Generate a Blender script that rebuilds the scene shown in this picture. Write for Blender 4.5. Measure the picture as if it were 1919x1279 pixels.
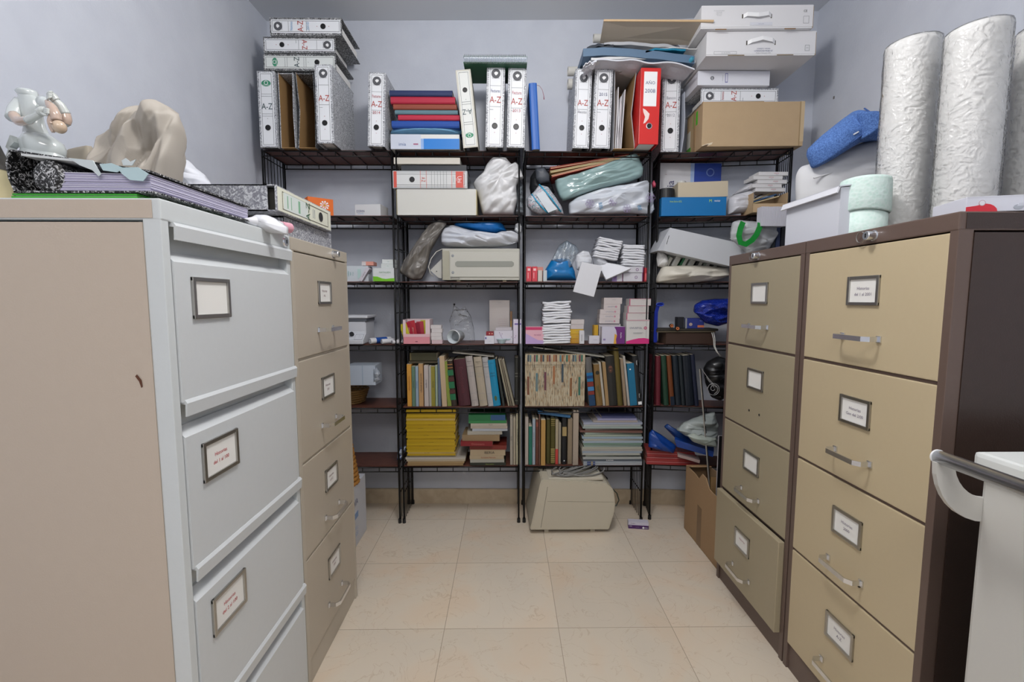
import bpy, bmesh, math, random
from mathutils import Vector, Matrix, Euler, noise
random.seed(7)
R = math.radians
for o in list(bpy.data.objects): bpy.data.objects.remove(o)
SC = bpy.context.scene
COL = SC.collection

# ------------------------------------------------------------- camera
FPX = 853.0; CX, CY = 959.5, 639.5
CAM_H = 1.15
PITCH = math.atan(77.5 / FPX); YAW = -math.atan(9.5 / FPX)
cam_data = bpy.data.cameras.new('camera'); cam_data.sensor_width = 36.0
cam_data.lens = FPX / 1919 * 36.0; cam_data.clip_start = 0.02
cam = bpy.data.objects.new('camera', cam_data); COL.objects.link(cam)
cam.location = (0, 0, CAM_H); cam.rotation_euler = (R(90) - PITCH, 0, YAW)
SC.camera = cam
# ------------------------------------------------------------- view + world
SC.view_settings.view_transform = 'Standard'; SC.view_settings.look = 'None'
SC.view_settings.gamma = 1.0; SC.view_settings.exposure = 0.0
SC.view_settings.use_curve_mapping = False
w = bpy.data.worlds.new('world'); SC.world = w; w.use_nodes = True
w.node_tree.nodes['Background'].inputs[0].default_value = (0.85, 0.88, 0.92, 1)
w.node_tree.nodes['Background'].inputs[1].default_value = 0.3
# ------------------------------------------------------------- room lamp and added fill
def area(name, loc, sx, sy, power, col, rot=(0, 0, 0)):
    l = bpy.data.lights.new(name, 'AREA'); l.shape = 'RECTANGLE'; l.size = sx; l.size_y = sy
    l.energy = power; l.color = col
    o = bpy.data.objects.new(name, l); COL.objects.link(o); o.location = loc; o.rotation_euler = rot
    return o
pl_ = bpy.data.lights.new('globe_lamp_light', 'POINT'); pl_.energy = 37; pl_.shadow_soft_size = .11; pl_.color = (1.0, .97, .95)
po_ = bpy.data.objects.new('globe_lamp_light', pl_); COL.objects.link(po_); po_.location = (.08, .95, 2.42)
area('added_fill_light', (0.0, -0.75, 2.54), 1.1, 0.8, 28, (1.0, 0.96, 0.92))  # added fill from behind the camera, not a known lamp of the room

# ------------------------------------------------------------- pixel to place
RM = cam.rotation_euler.to_matrix()
def ray(px, py): return RM @ Vector(((px - CX) / FPX, (CY - py) / FPX, -1))
def P(px, py, d):
    r = ray(px, py); t = d / r.y; return Vector((r.x * t, d, CAM_H + r.z * t))
def PXp(px, py, X):
    r = ray(px, py); t = X / r.x; return Vector((X, r.y * t, CAM_H + r.z * t))
def PZ(px, py, z):
    r = ray(px, py); t = (z - CAM_H) / r.z; return Vector((r.x * t, r.y * t, z))

# ------------------------------------------------------------- materials
def lin(c):
    c = c.lstrip('#'); v = [int(c[i:i + 2], 16) / 255 for i in (0, 2, 4)]
    return tuple(x / 12.92 if x <= 0.04045 else ((x + 0.055) / 1.055) ** 2.4 for x in v) + (1,)
_M = {}
def mat(hexc, rough=0.55, metal=0.0, bump=0.0, bs=60.0, var=0.0, coat=0.0, sss=0.0):
    key = (hexc, rough, metal, bump, bs, var, coat, sss)
    if key in _M: return _M[key]
    m = bpy.data.materials.new('surface_' + hexc.strip('#')); m.use_nodes = True
    nt = m.node_tree; b = nt.nodes['Principled BSDF']
    b.inputs['Base Color'].default_value = lin(hexc)
    b.inputs['Roughness'].default_value = rough; b.inputs['Metallic'].default_value = metal
    b.inputs['Coat Weight'].default_value = coat
    if bump or var:
        tc = nt.nodes.new('ShaderNodeTexCoord'); n = nt.nodes.new('ShaderNodeTexNoise')
        n.inputs['Scale'].default_value = bs; n.inputs['Detail'].default_value = 4
        nt.links.new(tc.outputs['Object'], n.inputs['Vector'])
        if bump:
            bp = nt.nodes.new('ShaderNodeBump'); bp.inputs['Strength'].default_value = bump
            bp.inputs['Distance'].default_value = 0.004
            nt.links.new(n.outputs['Fac'], bp.inputs['Height']); nt.links.new(bp.outputs['Normal'], b.inputs['Normal'])
        if var:
            n2 = nt.nodes.new('ShaderNodeTexNoise'); n2.inputs['Scale'].default_value = bs * 0.2
            n2.inputs['Detail'].default_value = 5
            nt.links.new(tc.outputs['Object'], n2.inputs['Vector'])
            mx = nt.nodes.new('ShaderNodeMix'); mx.data_type = 'RGBA'
            c = lin(hexc)
            mx.inputs[6].default_value = tuple(x * (1 - var) for x in c[:3]) + (1,)
            mx.inputs[7].default_value = tuple(min(1, x * (1 + var)) for x in c[:3]) + (1,)
            nt.links.new(n2.outputs['Fac'], mx.inputs[0]); nt.links.new(mx.outputs[2], b.inputs['Base Color'])
    _M[key] = m
    return m
def ramp_mat(name, stops, scale=120, detail=3, rough=0.6, dist=1.5, stretch=(1, 1, 1), bump=0, interp='LINEAR', kind='noise'):
    if name in _M: return _M[name]
    m = bpy.data.materials.new(name); m.use_nodes = True; nt = m.node_tree; b = nt.nodes['Principled BSDF']
    tc = nt.nodes.new('ShaderNodeTexCoord'); mp = nt.nodes.new('ShaderNodeMapping'); mp.inputs['Scale'].default_value = stretch
    oi = nt.nodes.new('ShaderNodeObjectInfo'); vm = nt.nodes.new('ShaderNodeVectorMath'); vm.operation = 'MULTIPLY_ADD'
    vm.inputs[1].default_value = (3.7, 3.7, 3.7); nt.links.new(oi.outputs['Location'], vm.inputs[0]); nt.links.new(tc.outputs['Object'], vm.inputs[2])
    nt.links.new(vm.outputs[0], mp.inputs[0])
    if kind == 'voronoi':
        n = nt.nodes.new('ShaderNodeTexVoronoi'); n.inputs['Scale'].default_value = scale; out = n.outputs['Distance']
    else:
        n = nt.nodes.new('ShaderNodeTexNoise'); n.inputs['Scale'].default_value = scale
        n.inputs['Detail'].default_value = detail; n.inputs['Distortion'].default_value = dist; out = n.outputs['Fac']
    nt.links.new(mp.outputs[0], n.inputs['Vector'])
    cr = nt.nodes.new('ShaderNodeValToRGB'); cr.color_ramp.interpolation = interp
    cr.color_ramp.elements[0].position = stops[0][0]; cr.color_ramp.elements[0].color = lin(stops[0][1])
    cr.color_ramp.elements[1].position = stops[-1][0]; cr.color_ramp.elements[1].color = lin(stops[-1][1])
    for p, c in stops[1:-1]:
        e = cr.color_ramp.elements.new(p); e.color = lin(c)
    nt.links.new(out, cr.inputs[0]); nt.links.new(cr.outputs[0], b.inputs['Base Color'])
    b.inputs['Roughness'].default_value = rough
    if bump:
        bp = nt.nodes.new('ShaderNodeBump'); bp.inputs['Strength'].default_value = bump; bp.inputs['Distance'].default_value = 0.003
        nt.links.new(out, bp.inputs['Height']); nt.links.new(bp.outputs['Normal'], b.inputs['Normal'])
    _M[name] = m
    return m
def clear_mat(name, tint='#ffffff', fac=0.18, rough=0.12, bs=40, bump=0.6, body=0.0, bodycol='#ffffff', ior=1.35):
    if name in _M: return _M[name]
    m = bpy.data.materials.new(name); m.use_nodes = True; nt = m.node_tree
    for n in list(nt.nodes):
        if n.type != 'OUTPUT_MATERIAL': nt.nodes.remove(n)
    out = [n for n in nt.nodes if n.type == 'OUTPUT_MATERIAL'][0]
    tr = nt.nodes.new('ShaderNodeBsdfTransparent'); tr.inputs[0].default_value = lin(tint)
    pr = nt.nodes.new('ShaderNodeBsdfPrincipled'); pr.inputs['Base Color'].default_value = lin(bodycol)
    pr.inputs['Roughness'].default_value = rough
    gl = nt.nodes.new('ShaderNodeBsdfGlossy'); gl.inputs['Roughness'].default_value = rough
    fr = nt.nodes.new('ShaderNodeFresnel'); fr.inputs[0].default_value = ior
    mth = nt.nodes.new('ShaderNodeMath'); mth.operation = 'ADD'; mth.inputs[1].default_value = fac * 0.3
    nt.links.new(fr.outputs[0], mth.inputs[0])
    m1 = nt.nodes.new('ShaderNodeMixShader'); m1.inputs[0].default_value = body
    nt.links.new(tr.outputs[0], m1.inputs[1]); nt.links.new(pr.outputs[0], m1.inputs[2])
    m2 = nt.nodes.new('ShaderNodeMixShader'); nt.links.new(mth.outputs[0], m2.inputs[0])
    nt.links.new(m1.outputs[0], m2.inputs[1]); nt.links.new(gl.outputs[0], m2.inputs[2])
    nt.links.new(m2.outputs[0], out.inputs[0])
    tc = nt.nodes.new('ShaderNodeTexCoord'); n = nt.nodes.new('ShaderNodeTexNoise'); n.inputs['Scale'].default_value = bs
    n.inputs['Distortion'].default_value = 1.5
    nt.links.new(tc.outputs['Object'], n.inputs['Vector'])
    bp = nt.nodes.new('ShaderNodeBump'); bp.inputs['Strength'].default_value = bump; bp.inputs['Distance'].default_value = 0.01
    nt.links.new(n.outputs['Fac'], bp.inputs['Height'])
    for s in (fr, gl, pr): nt.links.new(bp.outputs['Normal'], s.inputs['Normal'])
    _M[name] = m
    return m

WHITE = mat('#f0f1f2', .5); PAPER = mat('#e9e8e4', .8); BLACK = mat('#161618', .45); INK = mat('#2c2d33', .6)
GREY = mat('#8e9296', .5); CHROME = mat('#e2e4e8', .27, 1.0); STEEL = mat('#b5b3ae', .3, 1.0)
RED = mat('#c2232c', .5); LBLUE = mat('#8fc3dc', .5); CARD = mat('#b79e7c', .8, bump=.15, bs=90, var=.05)
KRAFT = mat('#9a7a50', .85, bump=.1, bs=90, var=.06)
MARB = ramp_mat('marbled_paper_light', [(.36, '#3c3f45'), (.46, '#8b8f97'), (.52, '#c3c6cc'), (.62, '#eceef0')], 190, 3, .55, 2.2)
MARBD = ramp_mat('marbled_paper_dark', [(.42, '#17181a'), (.5, '#4a4d50'), (.56, '#b8babd'), (.64, '#dadcde')], 170, 3, .55, 2.4)
MARBB = ramp_mat('marbled_paper_black', [(.44, '#0c0c0d'), (.53, '#2c2d2e'), (.6, '#c5c6c8')], 120, 3, .5, 2.4)
MARBG = ramp_mat('marbled_paper_grey', [(.4, '#7c7d86'), (.52, '#989aa2'), (.6, '#c9cbcf')], 95, 3, .6, 2.0)
REDW = ramp_mat('shelf_board_wood', [(.3, '#46281f'), (.5, '#5f382d'), (.7, '#6e4638')], 30, 5, .45, .6, (1, 12, 12))
MYEL = mat('#e2b914', .5, bump=.1, bs=40)

# ------------------------------------------------------------- mesh helpers
def link(name, bm, m, parent=None, smooth=False):
    me = bpy.data.meshes.new(name); bm.normal_update(); bm.to_mesh(me); bm.free()
    if smooth: me.polygons.foreach_set('use_smooth', [True] * len(me.polygons))
    for x in (m if isinstance(m, (list, tuple)) else [m]): me.materials.append(x)
    o = bpy.data.objects.new(name, me); COL.objects.link(o)
    if parent: o.parent = parent
    return o
def tag(o, label, cat, group=None):
    o['label'] = label; o['category'] = cat
    if group: o['group'] = group
    return o
def T(name, label, cat, loc, rot=(0, 0, 0), group=None):
    o = bpy.data.objects.new(name, None); COL.objects.link(o); o.empty_display_size = .02
    o.location = loc; o.rotation_euler = rot
    return tag(o, label, cat, group)
def S(name, bm, m, smooth=False):
    o = link(name, bm, m, None, smooth); o['kind'] = 'structure'; return o
def B(bm, x0, x1, y0, y1, z0, z1, bev=0.0, M4=None, mi=0):
    vs = [bm.verts.new(c) for c in ((x0, y0, z0), (x1, y0, z0), (x1, y1, z0), (x0, y1, z0), (x0, y0, z1), (x1, y0, z1), (x1, y1, z1), (x0, y1, z1))]
    fs = [bm.faces.new([vs[i] for i in f]) for f in ((0, 3, 2, 1), (4, 5, 6, 7), (0, 1, 5, 4), (1, 2, 6, 5), (2, 3, 7, 6), (3, 0, 4, 7))]
    for f in fs: f.material_index = mi
    if bev > 0:
        es = list({e for f in fs for e in f.edges})
        r = bmesh.ops.bevel(bm, geom=es, offset=bev, segments=2, affect='EDGES', profile=.6)
        vs = list({v for f in r['faces'] for v in f.verts} | {v for v in vs if v.is_valid})
    if M4 is not None: bmesh.ops.transform(bm, matrix=M4, verts=[v for v in vs if v.is_valid])
    return bm
def nb(): return bmesh.new()
def box(*a, **k): return B(nb(), *a, **k)
def tube(bm, pts, r, n=8, closed=False, cap=True):
    pts = [Vector(p) for p in pts]; rings = []; N = len(pts)
    up = None
    for i, p in enumerate(pts):
        a = pts[(i - 1) % N] if (i > 0 or closed) else p; b = pts[(i + 1) % N] if (i < N - 1 or closed) else p
        t = (b - a).normalized()
        if up is None:
            up = Vector((0, 0, 1)) if abs(t.z) < .9 else Vector((1, 0, 0))
        s = t.cross(up)
        if s.length < 1e-5: s = t.cross(Vector((0, 1, .01)))
        s.normalize(); u = s.cross(t).normalized(); up = u
        rr = r[i] if isinstance(r, (list, tuple)) else r
        rings.append([bm.verts.new(p + (s * math.cos(q) + u * math.sin(q)) * rr) for q in [2 * math.pi * k / n for k in range(n)]])
    L = N if closed else N - 1
    for i in range(L):
        A, C = rings[i], rings[(i + 1) % N]
        for k in range(n): bm.faces.new((A[k], A[(k + 1) % n], C[(k + 1) % n], C[k]))
    if cap and not closed:
        bm.faces.new(rings[0][::-1]); bm.faces.new(rings[-1])
    return bm
def rod(bm, a, b, r, n=6): return tube(bm, [a, b], r, n)
def lathe(bm, prof, n=32, c=(0, 0, 0), M4=None):
    rings = []; allv = []
    for (r, z) in prof:
        if r < 1e-6: rings.append([bm.verts.new((c[0], c[1], c[2] + z))])
        else: rings.append([bm.verts.new((c[0] + r * math.cos(2 * math.pi * k / n), c[1] + r * math.sin(2 * math.pi * k / n), c[2] + z)) for k in range(n)])
        allv += rings[-1]
    for A, C in zip(rings, rings[1:]):
        for k in range(n):
            k2 = (k + 1) % n
            if len(A) == 1 and len(C) == 1: continue
            if len(A) == 1: bm.faces.new((A[0], C[k2], C[k]))
            elif len(C) == 1: bm.faces.new((A[k], A[k2], C[0]))
            else: bm.faces.new((A[k], A[k2], C[k2], C[k]))
    if M4 is not None: bmesh.ops.transform(bm, matrix=M4, verts=allv)
    return bm
def prism(bm, pts, y0, y1, M4=None):
    """polygon in XZ extruded along Y"""
    a = [bm.verts.new((p[0], y0, p[1])) for p in pts]; b = [bm.verts.new((p[0], y1, p[1])) for p in pts]
    bm.faces.new(a); bm.faces.new(b[::-1]); n = len(pts)
    for i in range(n): bm.faces.new((a[(i + 1) % n], a[i], b[i], b[(i + 1) % n]))
    if M4 is not None: bmesh.ops.transform(bm, matrix=M4, verts=a + b)
    return bm
def wall_strip(bm, pts, y0, y1, th):
    """thin sheet following XZ polyline, extruded along Y, real thickness"""
    n = len(pts); L = []; Rr = []
    for i, p in enumerate(pts):
        a = Vector(pts[max(0, i - 1)]); b = Vector(pts[min(n - 1, i + 1)]); t = (b - a).normalized()
        nn = Vector((-t.y, t.x)) * th / 2; L.append(Vector(p) + nn); Rr.append(Vector(p) - nn)
    return prism(bm, [tuple(v) for v in L + Rr[::-1]], y0, y1)
_TX = {}
def text_pts(s, align='C'):
    k = (s, align)
    if k not in _TX:
        cu = bpy.data.curves.new('txt', 'FONT'); cu.body = s; cu.size = 1; cu.extrude = 0.0; cu.resolution_u = 2
        ob = bpy.data.objects.new('txt', cu)
        me = bpy.data.meshes.new_from_object(ob)
        v = [tuple(x.co) for x in me.vertices]; f = [tuple(p.vertices) for p in me.polygons]
        if v:
            x0 = min(a[0] for a in v); x1 = max(a[0] for a in v); y0 = min(a[1] for a in v); y1 = max(a[1] for a in v)
            h = max(y1 - y0, 1e-3); cx = (x0 + x1) / 2; cy = (y0 + y1) / 2
            v = [((a[0] - cx) / h, (a[1] - cy) / h) for a in v]
        _TX[k] = (v, f, (x1 - x0) / h if v else 1)
        bpy.data.objects.remove(ob); bpy.data.curves.remove(cu); bpy.data.meshes.remove(me)
    return _TX[k]
def deco(parent, items, w, h, M4=None, lift=0.0006):
    """items on a face: frame M4 maps local (u->x, v->z, out->-y). Grouped per material into children."""
    M4 = M4 or Matrix()
    g = {}
    lay = 0
    for it in items:
        k = it[0]; m = it[-1]
        nm = {'r': 'printed_panel', 't': 'lettering', 'T': 'lettering', 'd': 'emblem', 'o': 'emblem', 'f': 'printed_border', 'p': 'printed_panel'}[k]
        lay += 1
        key = (nm, m.name)
        if key not in g: g[key] = (nb(), m)
        bm = g[key][0]; y = -lift - 0.00012 * lay
        n0 = len(bm.verts)
        if k == 'r':
            _, u0, v0, u1, v1, _m = it; B(bm, u0 * w, u1 * w, y, 0, v0 * h, v1 * h)
        elif k == 'p':
            prism(bm, [(a * w, b * h) for a, b in it[1]], y, 0)
        elif k == 'f':
            _, u0, v0, u1, v1, t, _m = it
            x0, x1, z0, z1 = u0 * w, u1 * w, v0 * h, v1 * h
            B(bm, x0, x1, y, 0, z0, z0 + t); B(bm, x0, x1, y, 0, z1 - t, z1); B(bm, x0, x0 + t, y, 0, z0, z1); B(bm, x1 - t, x1, y, 0, z0, z1)
        elif k in ('d', 'o'):
            u, v, r = it[1:4]; asp = it[4] if len(it) > 5 else 1
            n = 20
            if k == 'd': prism(bm, [(u * w + r * asp * math.cos(2 * math.pi * i / n), v * h + r * math.sin(2 * math.pi * i / n)) for i in range(n)], y, 0)
            else:
                tube(bm, [(u * w + r * math.cos(2 * math.pi * i / n), y, v * h + r * math.sin(2 * math.pi * i / n)) for i in range(n)], r * .18, 5, True)
        else:
            u, v, sz, s, rot = it[1:6]; maxw = it[6] if k == 'T' else None
            vv, ff, asp = text_pts(s); c, sn = math.cos(R(rot)), math.sin(R(rot))
            sx = 1.0
            if maxw and asp * sz > maxw: sx = maxw / (asp * sz)
            vs = [bm.verts.new((u * w + (a * sx * c - b * sn) * sz, y, v * h + (a * sx * sn + b * c) * sz)) for a, b in vv]
            for f in ff:
                try: bm.faces.new([vs[i] for i in f])
                except ValueError: pass
        bm.verts.ensure_lookup_table()
        bmesh.ops.transform(bm, matrix=M4, verts=bm.verts[n0:])
    for (nm, _), (bm, m) in g.items(): link(nm, bm, m, parent)
ORD = ['first', 'second', 'third', 'fourth', 'fifth', 'sixth', 'seventh', 'eighth', 'ninth', 'tenth', 'eleventh', 'twelfth', 'thirteenth', 'fourteenth', 'fifteenth', 'sixteenth', 'seventeenth', 'eighteenth', 'nineteenth', 'twentieth', 'twenty-first', 'twenty-second', 'twenty-third', 'twenty-fourth', 'twenty-fifth', 'twenty-sixth', 'twenty-seventh', 'twenty-eighth', 'twenty-ninth', 'thirtieth']

def pillow(name, pts, m, d, D, label, cat, amp=0.006, freq=22, fold=(0, 0), fk=3.0, seed=0, back=.35, rings=26, n=150, px=True, q=.55, parent=None, group=None, edge=.25, backd=None):
    """stuffed / crumpled thing of real thickness around an outline standing at depth d"""
    amp *= 1.35
    W = [P(a, b, d) for a, b in pts] if px else [Vector((a, d, b)) for a, b in pts]
    c = sum(W, Vector()) / len(W)
    # resample
    seg = [(W[i], W[(i + 1) % len(W)]) for i in range(len(W))]; Ls = [(b - a).length for a, b in seg]; tot = sum(Ls)
    out = []
    for k in range(n):
        s = tot * k / n; i = 0
        while s > Ls[i] and i < len(Ls) - 1: s -= Ls[i]; i += 1
        out.append(seg[i][0].lerp(seg[i][1], s / Ls[i]))
    for _ in range(2): out = [(out[k - 1] + out[k] * 2 + out[(k + 1) % n]) / 4 for k in range(n)]
    bm = nb(); fa = R(fold[0]); sd = Vector((seed * 3.7, seed * 1.3, seed * 5.1))
    def nz(v):
        u = v.x * math.cos(fa) + v.z * math.sin(fa); t = -v.x * math.sin(fa) + v.z * math.cos(fa)
        q1 = Vector((u * freq / fk, v.y * 4, t * freq)) + sd
        a = 1 - 2.2 * abs(noise.noise(q1)); b = 1 - 2 * abs(noise.noise(q1 * 2.3 + Vector((5, 5, 5)))) 
        v2 = Vector((u * freq / fk * .8, v.y * 3, t * freq * .8)) + sd * 1.7
        dd = noise.voronoi(v2)[0]; e1 = dd[1] - dd[0]
        v3 = v2 * 2.1 + Vector((3, 1, 2)); dd = noise.voronoi(v3)[0]; e2 = dd[1] - dd[0]
        return a * .45 + b * .25 + min(e1, .6) * 1.3 + min(e2, .5) * .8 - .8
    base = W[0] * 0 + c
    zmin = min(o.z for o in out)
    def grid(sgn, DD):
        prev = None; first = None
        for ri in range(rings + 1):
            r = 1 - ri / rings
            if ri == rings: ring = [bm.verts.new(c + Vector((0, sgn * DD, 0)))]
            else:
                ring = []
                for o in out:
                    p = c.lerp(o, r); f = (1 - r ** 2.6) ** q
                    p.y = d + sgn * DD * f
                    k = nz(p) * amp * (edge + (1 - edge) * f)
                    p.y += sgn * k * 2; p.x += k * .5 * (1 if ri else .6); p.z += k * .5 * (1 if ri else .6)
                    if p.z < zmin: p.z = zmin
                    ring.append(p)
                if ri == 0 and outer: ring = outer[0]
                else: ring = [bm.verts.new(p) for p in ring]
                if ri == 0: outer.append(ring)
            if prev:
                for k in range(n):
                    k2 = (k + 1) % n
                    if len(ring) == 1: f = (prev[k], prev[k2], ring[0])
                    else: f = (prev[k], prev[k2], ring[k2], ring[k])
                    bm.faces.new(f if sgn < 0 else f[::-1])
            prev = ring
    outer = []
    grid(-1, D); grid(1, backd if backd is not None else D * back)
    org = Vector((c.x, d, zmin))
    bmesh.ops.translate(bm, verts=bm.verts, vec=-org)
    bmesh.ops.recalc_face_normals(bm, faces=bm.faces)
    o = link(name, bm, m, parent, smooth=True)
    o.location = org
    if not parent: tag(o, label, cat, group)
    o['_d'] = 0; del o['_d']
    return o
# ============================================================= ROOM
ZC = 2.59
WL = -1.245; WR = 1.56; YF = -1.5
BWP = [(WL, 2.515), (.86, 2.478), (WR, 2.40)]
wallm = ramp_mat('painted_plaster', [(.3, '#bcbecb'), (.7, '#c3c5d1')], 14, 6, .75, 0, (1, 1, 1), bump=.0)
def wallmat(name, a, b):
    m = ramp_mat(name, [(.3, a), (.7, b)], 9, 6, .78, 0)
    nt = m.node_tree; bs = nt.nodes['Principled BSDF']
    tc = nt.nodes.new('ShaderNodeTexCoord'); n = nt.nodes.new('ShaderNodeTexNoise'); n.inputs['Scale'].default_value = 140
    n.inputs['Detail'].default_value = 4
    nt.links.new(tc.outputs['Object'], n.inputs['Vector'])
    bp = nt.nodes.new('ShaderNodeBump'); bp.inputs['Strength'].default_value = .25; bp.inputs['Distance'].default_value = .003
    nt.links.new(n.outputs['Fac'], bp.inputs['Height']); nt.links.new(bp.outputs['Normal'], bs.inputs['Normal'])
    return m
wallm = wallmat('lavender_grey_paint', '#c6cbd6', '#cdd2dc')
# floor: cream marble tiles 0.40 m
fm = bpy.data.materials.new('cream_marble_tiles'); fm.use_nodes = True
nt = fm.node_tree; bs = nt.nodes['Principled BSDF']; bs.inputs['Roughness'].default_value = .22
bs.inputs['Specular IOR Level'].default_value = .35
tc = nt.nodes.new('ShaderNodeTexCoord'); L = nt.links.new
def N(t, **k):
    n = nt.nodes.new(t)
    for a, b in k.items(): setattr(n, a, b)
    return n
br = N('ShaderNodeTexBrick'); br.offset = 0; br.inputs['Scale'].default_value = 1.0
br.inputs['Mortar Size'].default_value = .0012; br.inputs['Brick Width'].default_value = .4; br.inputs['Row Height'].default_value = .4
br.inputs['Mortar Smooth'].default_value = .2
br.inputs['Color1'].default_value = (.42, .42, .42, 1); br.inputs['Color2'].default_value = (.62, .62, .62, 1); br.inputs['Mortar'].default_value = (0, 0, 0, 1)
mp = N('ShaderNodeMapping'); mp.inputs['Location'].default_value = (.22, .10, 0)
L(tc.outputs['Object'], mp.inputs[0]); L(mp.outputs[0], br.inputs['Vector'])
n1 = N('ShaderNodeTexNoise'); n1.inputs['Scale'].default_value = 3.2; n1.inputs['Detail'].default_value = 7; n1.inputs['Distortion'].default_value = .9
L(tc.outputs['Object'], n1.inputs['Vector'])
c1 = N('ShaderNodeValToRGB'); c1.color_ramp.elements[0].position = .3; c1.color_ramp.elements[0].color = lin('#d2c8b8')
c1.color_ramp.elements[1].position = .72; c1.color_ramp.elements[1].color = lin('#d8c3ab')
e = c1.color_ramp.elements.new(.5); e.color = lin('#d6cab8')
L(n1.outputs['Fac'], c1.inputs[0])
n2 = N('ShaderNodeTexNoise'); n2.inputs['Scale'].default_value = 5; n2.inputs['Detail'].default_value = 9; n2.inputs['Distortion'].default_value = 2.2
L(tc.outputs['Object'], n2.inputs['Vector'])
c2 = N('ShaderNodeValToRGB'); c2.color_ramp.elements[0].position = .492; c2.color_ramp.elements[0].color = (0, 0, 0, 1)
c2.color_ramp.elements[1].position = .508; c2.color_ramp.elements[1].color = (0, 0, 0, 1)
e = c2.color_ramp.elements.new(.5); e.color = (.32, .32, .32, 1)
L(n2.outputs['Fac'], c2.inputs[0])
mx = N('ShaderNodeMix', data_type='RGBA'); mx.inputs[7].default_value = lin('#a98c6b'); L(c2.outputs[0], mx.inputs[0]); L(c1.outputs[0], mx.inputs[6])
hue = N('ShaderNodeHueSaturation'); L(mx.outputs[2], hue.inputs['Color'])
mr = N('ShaderNodeMapRange'); mr.inputs['From Min'].default_value = .42; mr.inputs['From Max'].default_value = .62; mr.inputs['To Min'].default_value = .95; mr.inputs['To Max'].default_value = 1.04
L(br.outputs['Color'], mr.inputs['Value']); L(mr.outputs[0], hue.inputs['Value'])
mx2 = N('ShaderNodeMix', data_type='RGBA'); mx2.inputs[7].default_value = lin('#a39683'); L(br.outputs['Fac'], mx2.inputs[0]); L(hue.outputs[0], mx2.inputs[6])
L(mx2.outputs[2], bs.inputs['Base Color'])
S('floor', box(WL - .1, WR + .1, YF - .1, 2.75, -.06, 0), fm)
S('ceiling', box(WL - .1, WR + .1, YF - .1, 2.75, ZC, ZC + .06), mat('#dfe2e6', .85, bump=.1, bs=100))
S('wall_left', box(WL - .08, WL, YF, 2.75, 0, ZC), wallm)
S('wall_right', box(WR, WR + .08, YF, 2.75, 0, ZC), wallm)
S('wall_front', box(WL - .08, WR + .08, YF - .08, YF, 0, ZC), wallm)
def plan_prism(pts, z0, z1):
    bm = nb(); a = [bm.verts.new((p[0], p[1], z0)) for p in pts]; b = [bm.verts.new((p[0], p[1], z1)) for p in pts]
    bm.faces.new(a[::-1]); bm.faces.new(b); n = len(pts)
    for i in range(n): bm.faces.new((a[i], a[(i + 1) % n], b[(i + 1) % n], b[i]))
    return bm
S('wall_back', plan_prism(BWP + [(WR, 2.62), (WL, 2.62)], 0, ZC), wallm)
basem = ramp_mat('cream_marble_skirting', [(.3, '#b8a58a'), (.7, '#cdbda2')], 14, 6, .3, 1)
S('baseboard_back', plan_prism([(a, b - .013) for a, b in BWP] + [(WR, 2.402), (.86, 2.480), (WL, 2.517)], 0, .085), basem)
S('baseboard_left', box(WL, WL + .013, YF, 2.5, 0, .085), basem)
S('baseboard_right', box(WR - .013, WR, YF, 2.385, 0, .085), basem)
# grout line of dirt along skirting is left to real shade
# no lamp fittings are built; both lights stay out of the frame
# wall marks
for (px, py, X) in ((1563, 183, WR),):
    p = PXp(px, py, X); bm = box(-.002, 0, -.004, .004, -.006, .006); o = link('trim_1', bm, mat('#77746f', .9)); o.location = p; o['kind'] = 'structure'
p = P(851, 571, 2.49); bm = nb(); lathe(bm, [(0, -.002), (.006, -.0015), (.005, .001), (0, .002)], 10, M4=Matrix.Rotation(R(90), 4, 'X'))
o = link('wall_plug', bm, BLACK); o.location = (p.x, 2.497, p.z)
tag(o, 'small dark plug hole in the back wall above the clear plastic cup', 'wall plug')

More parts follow.
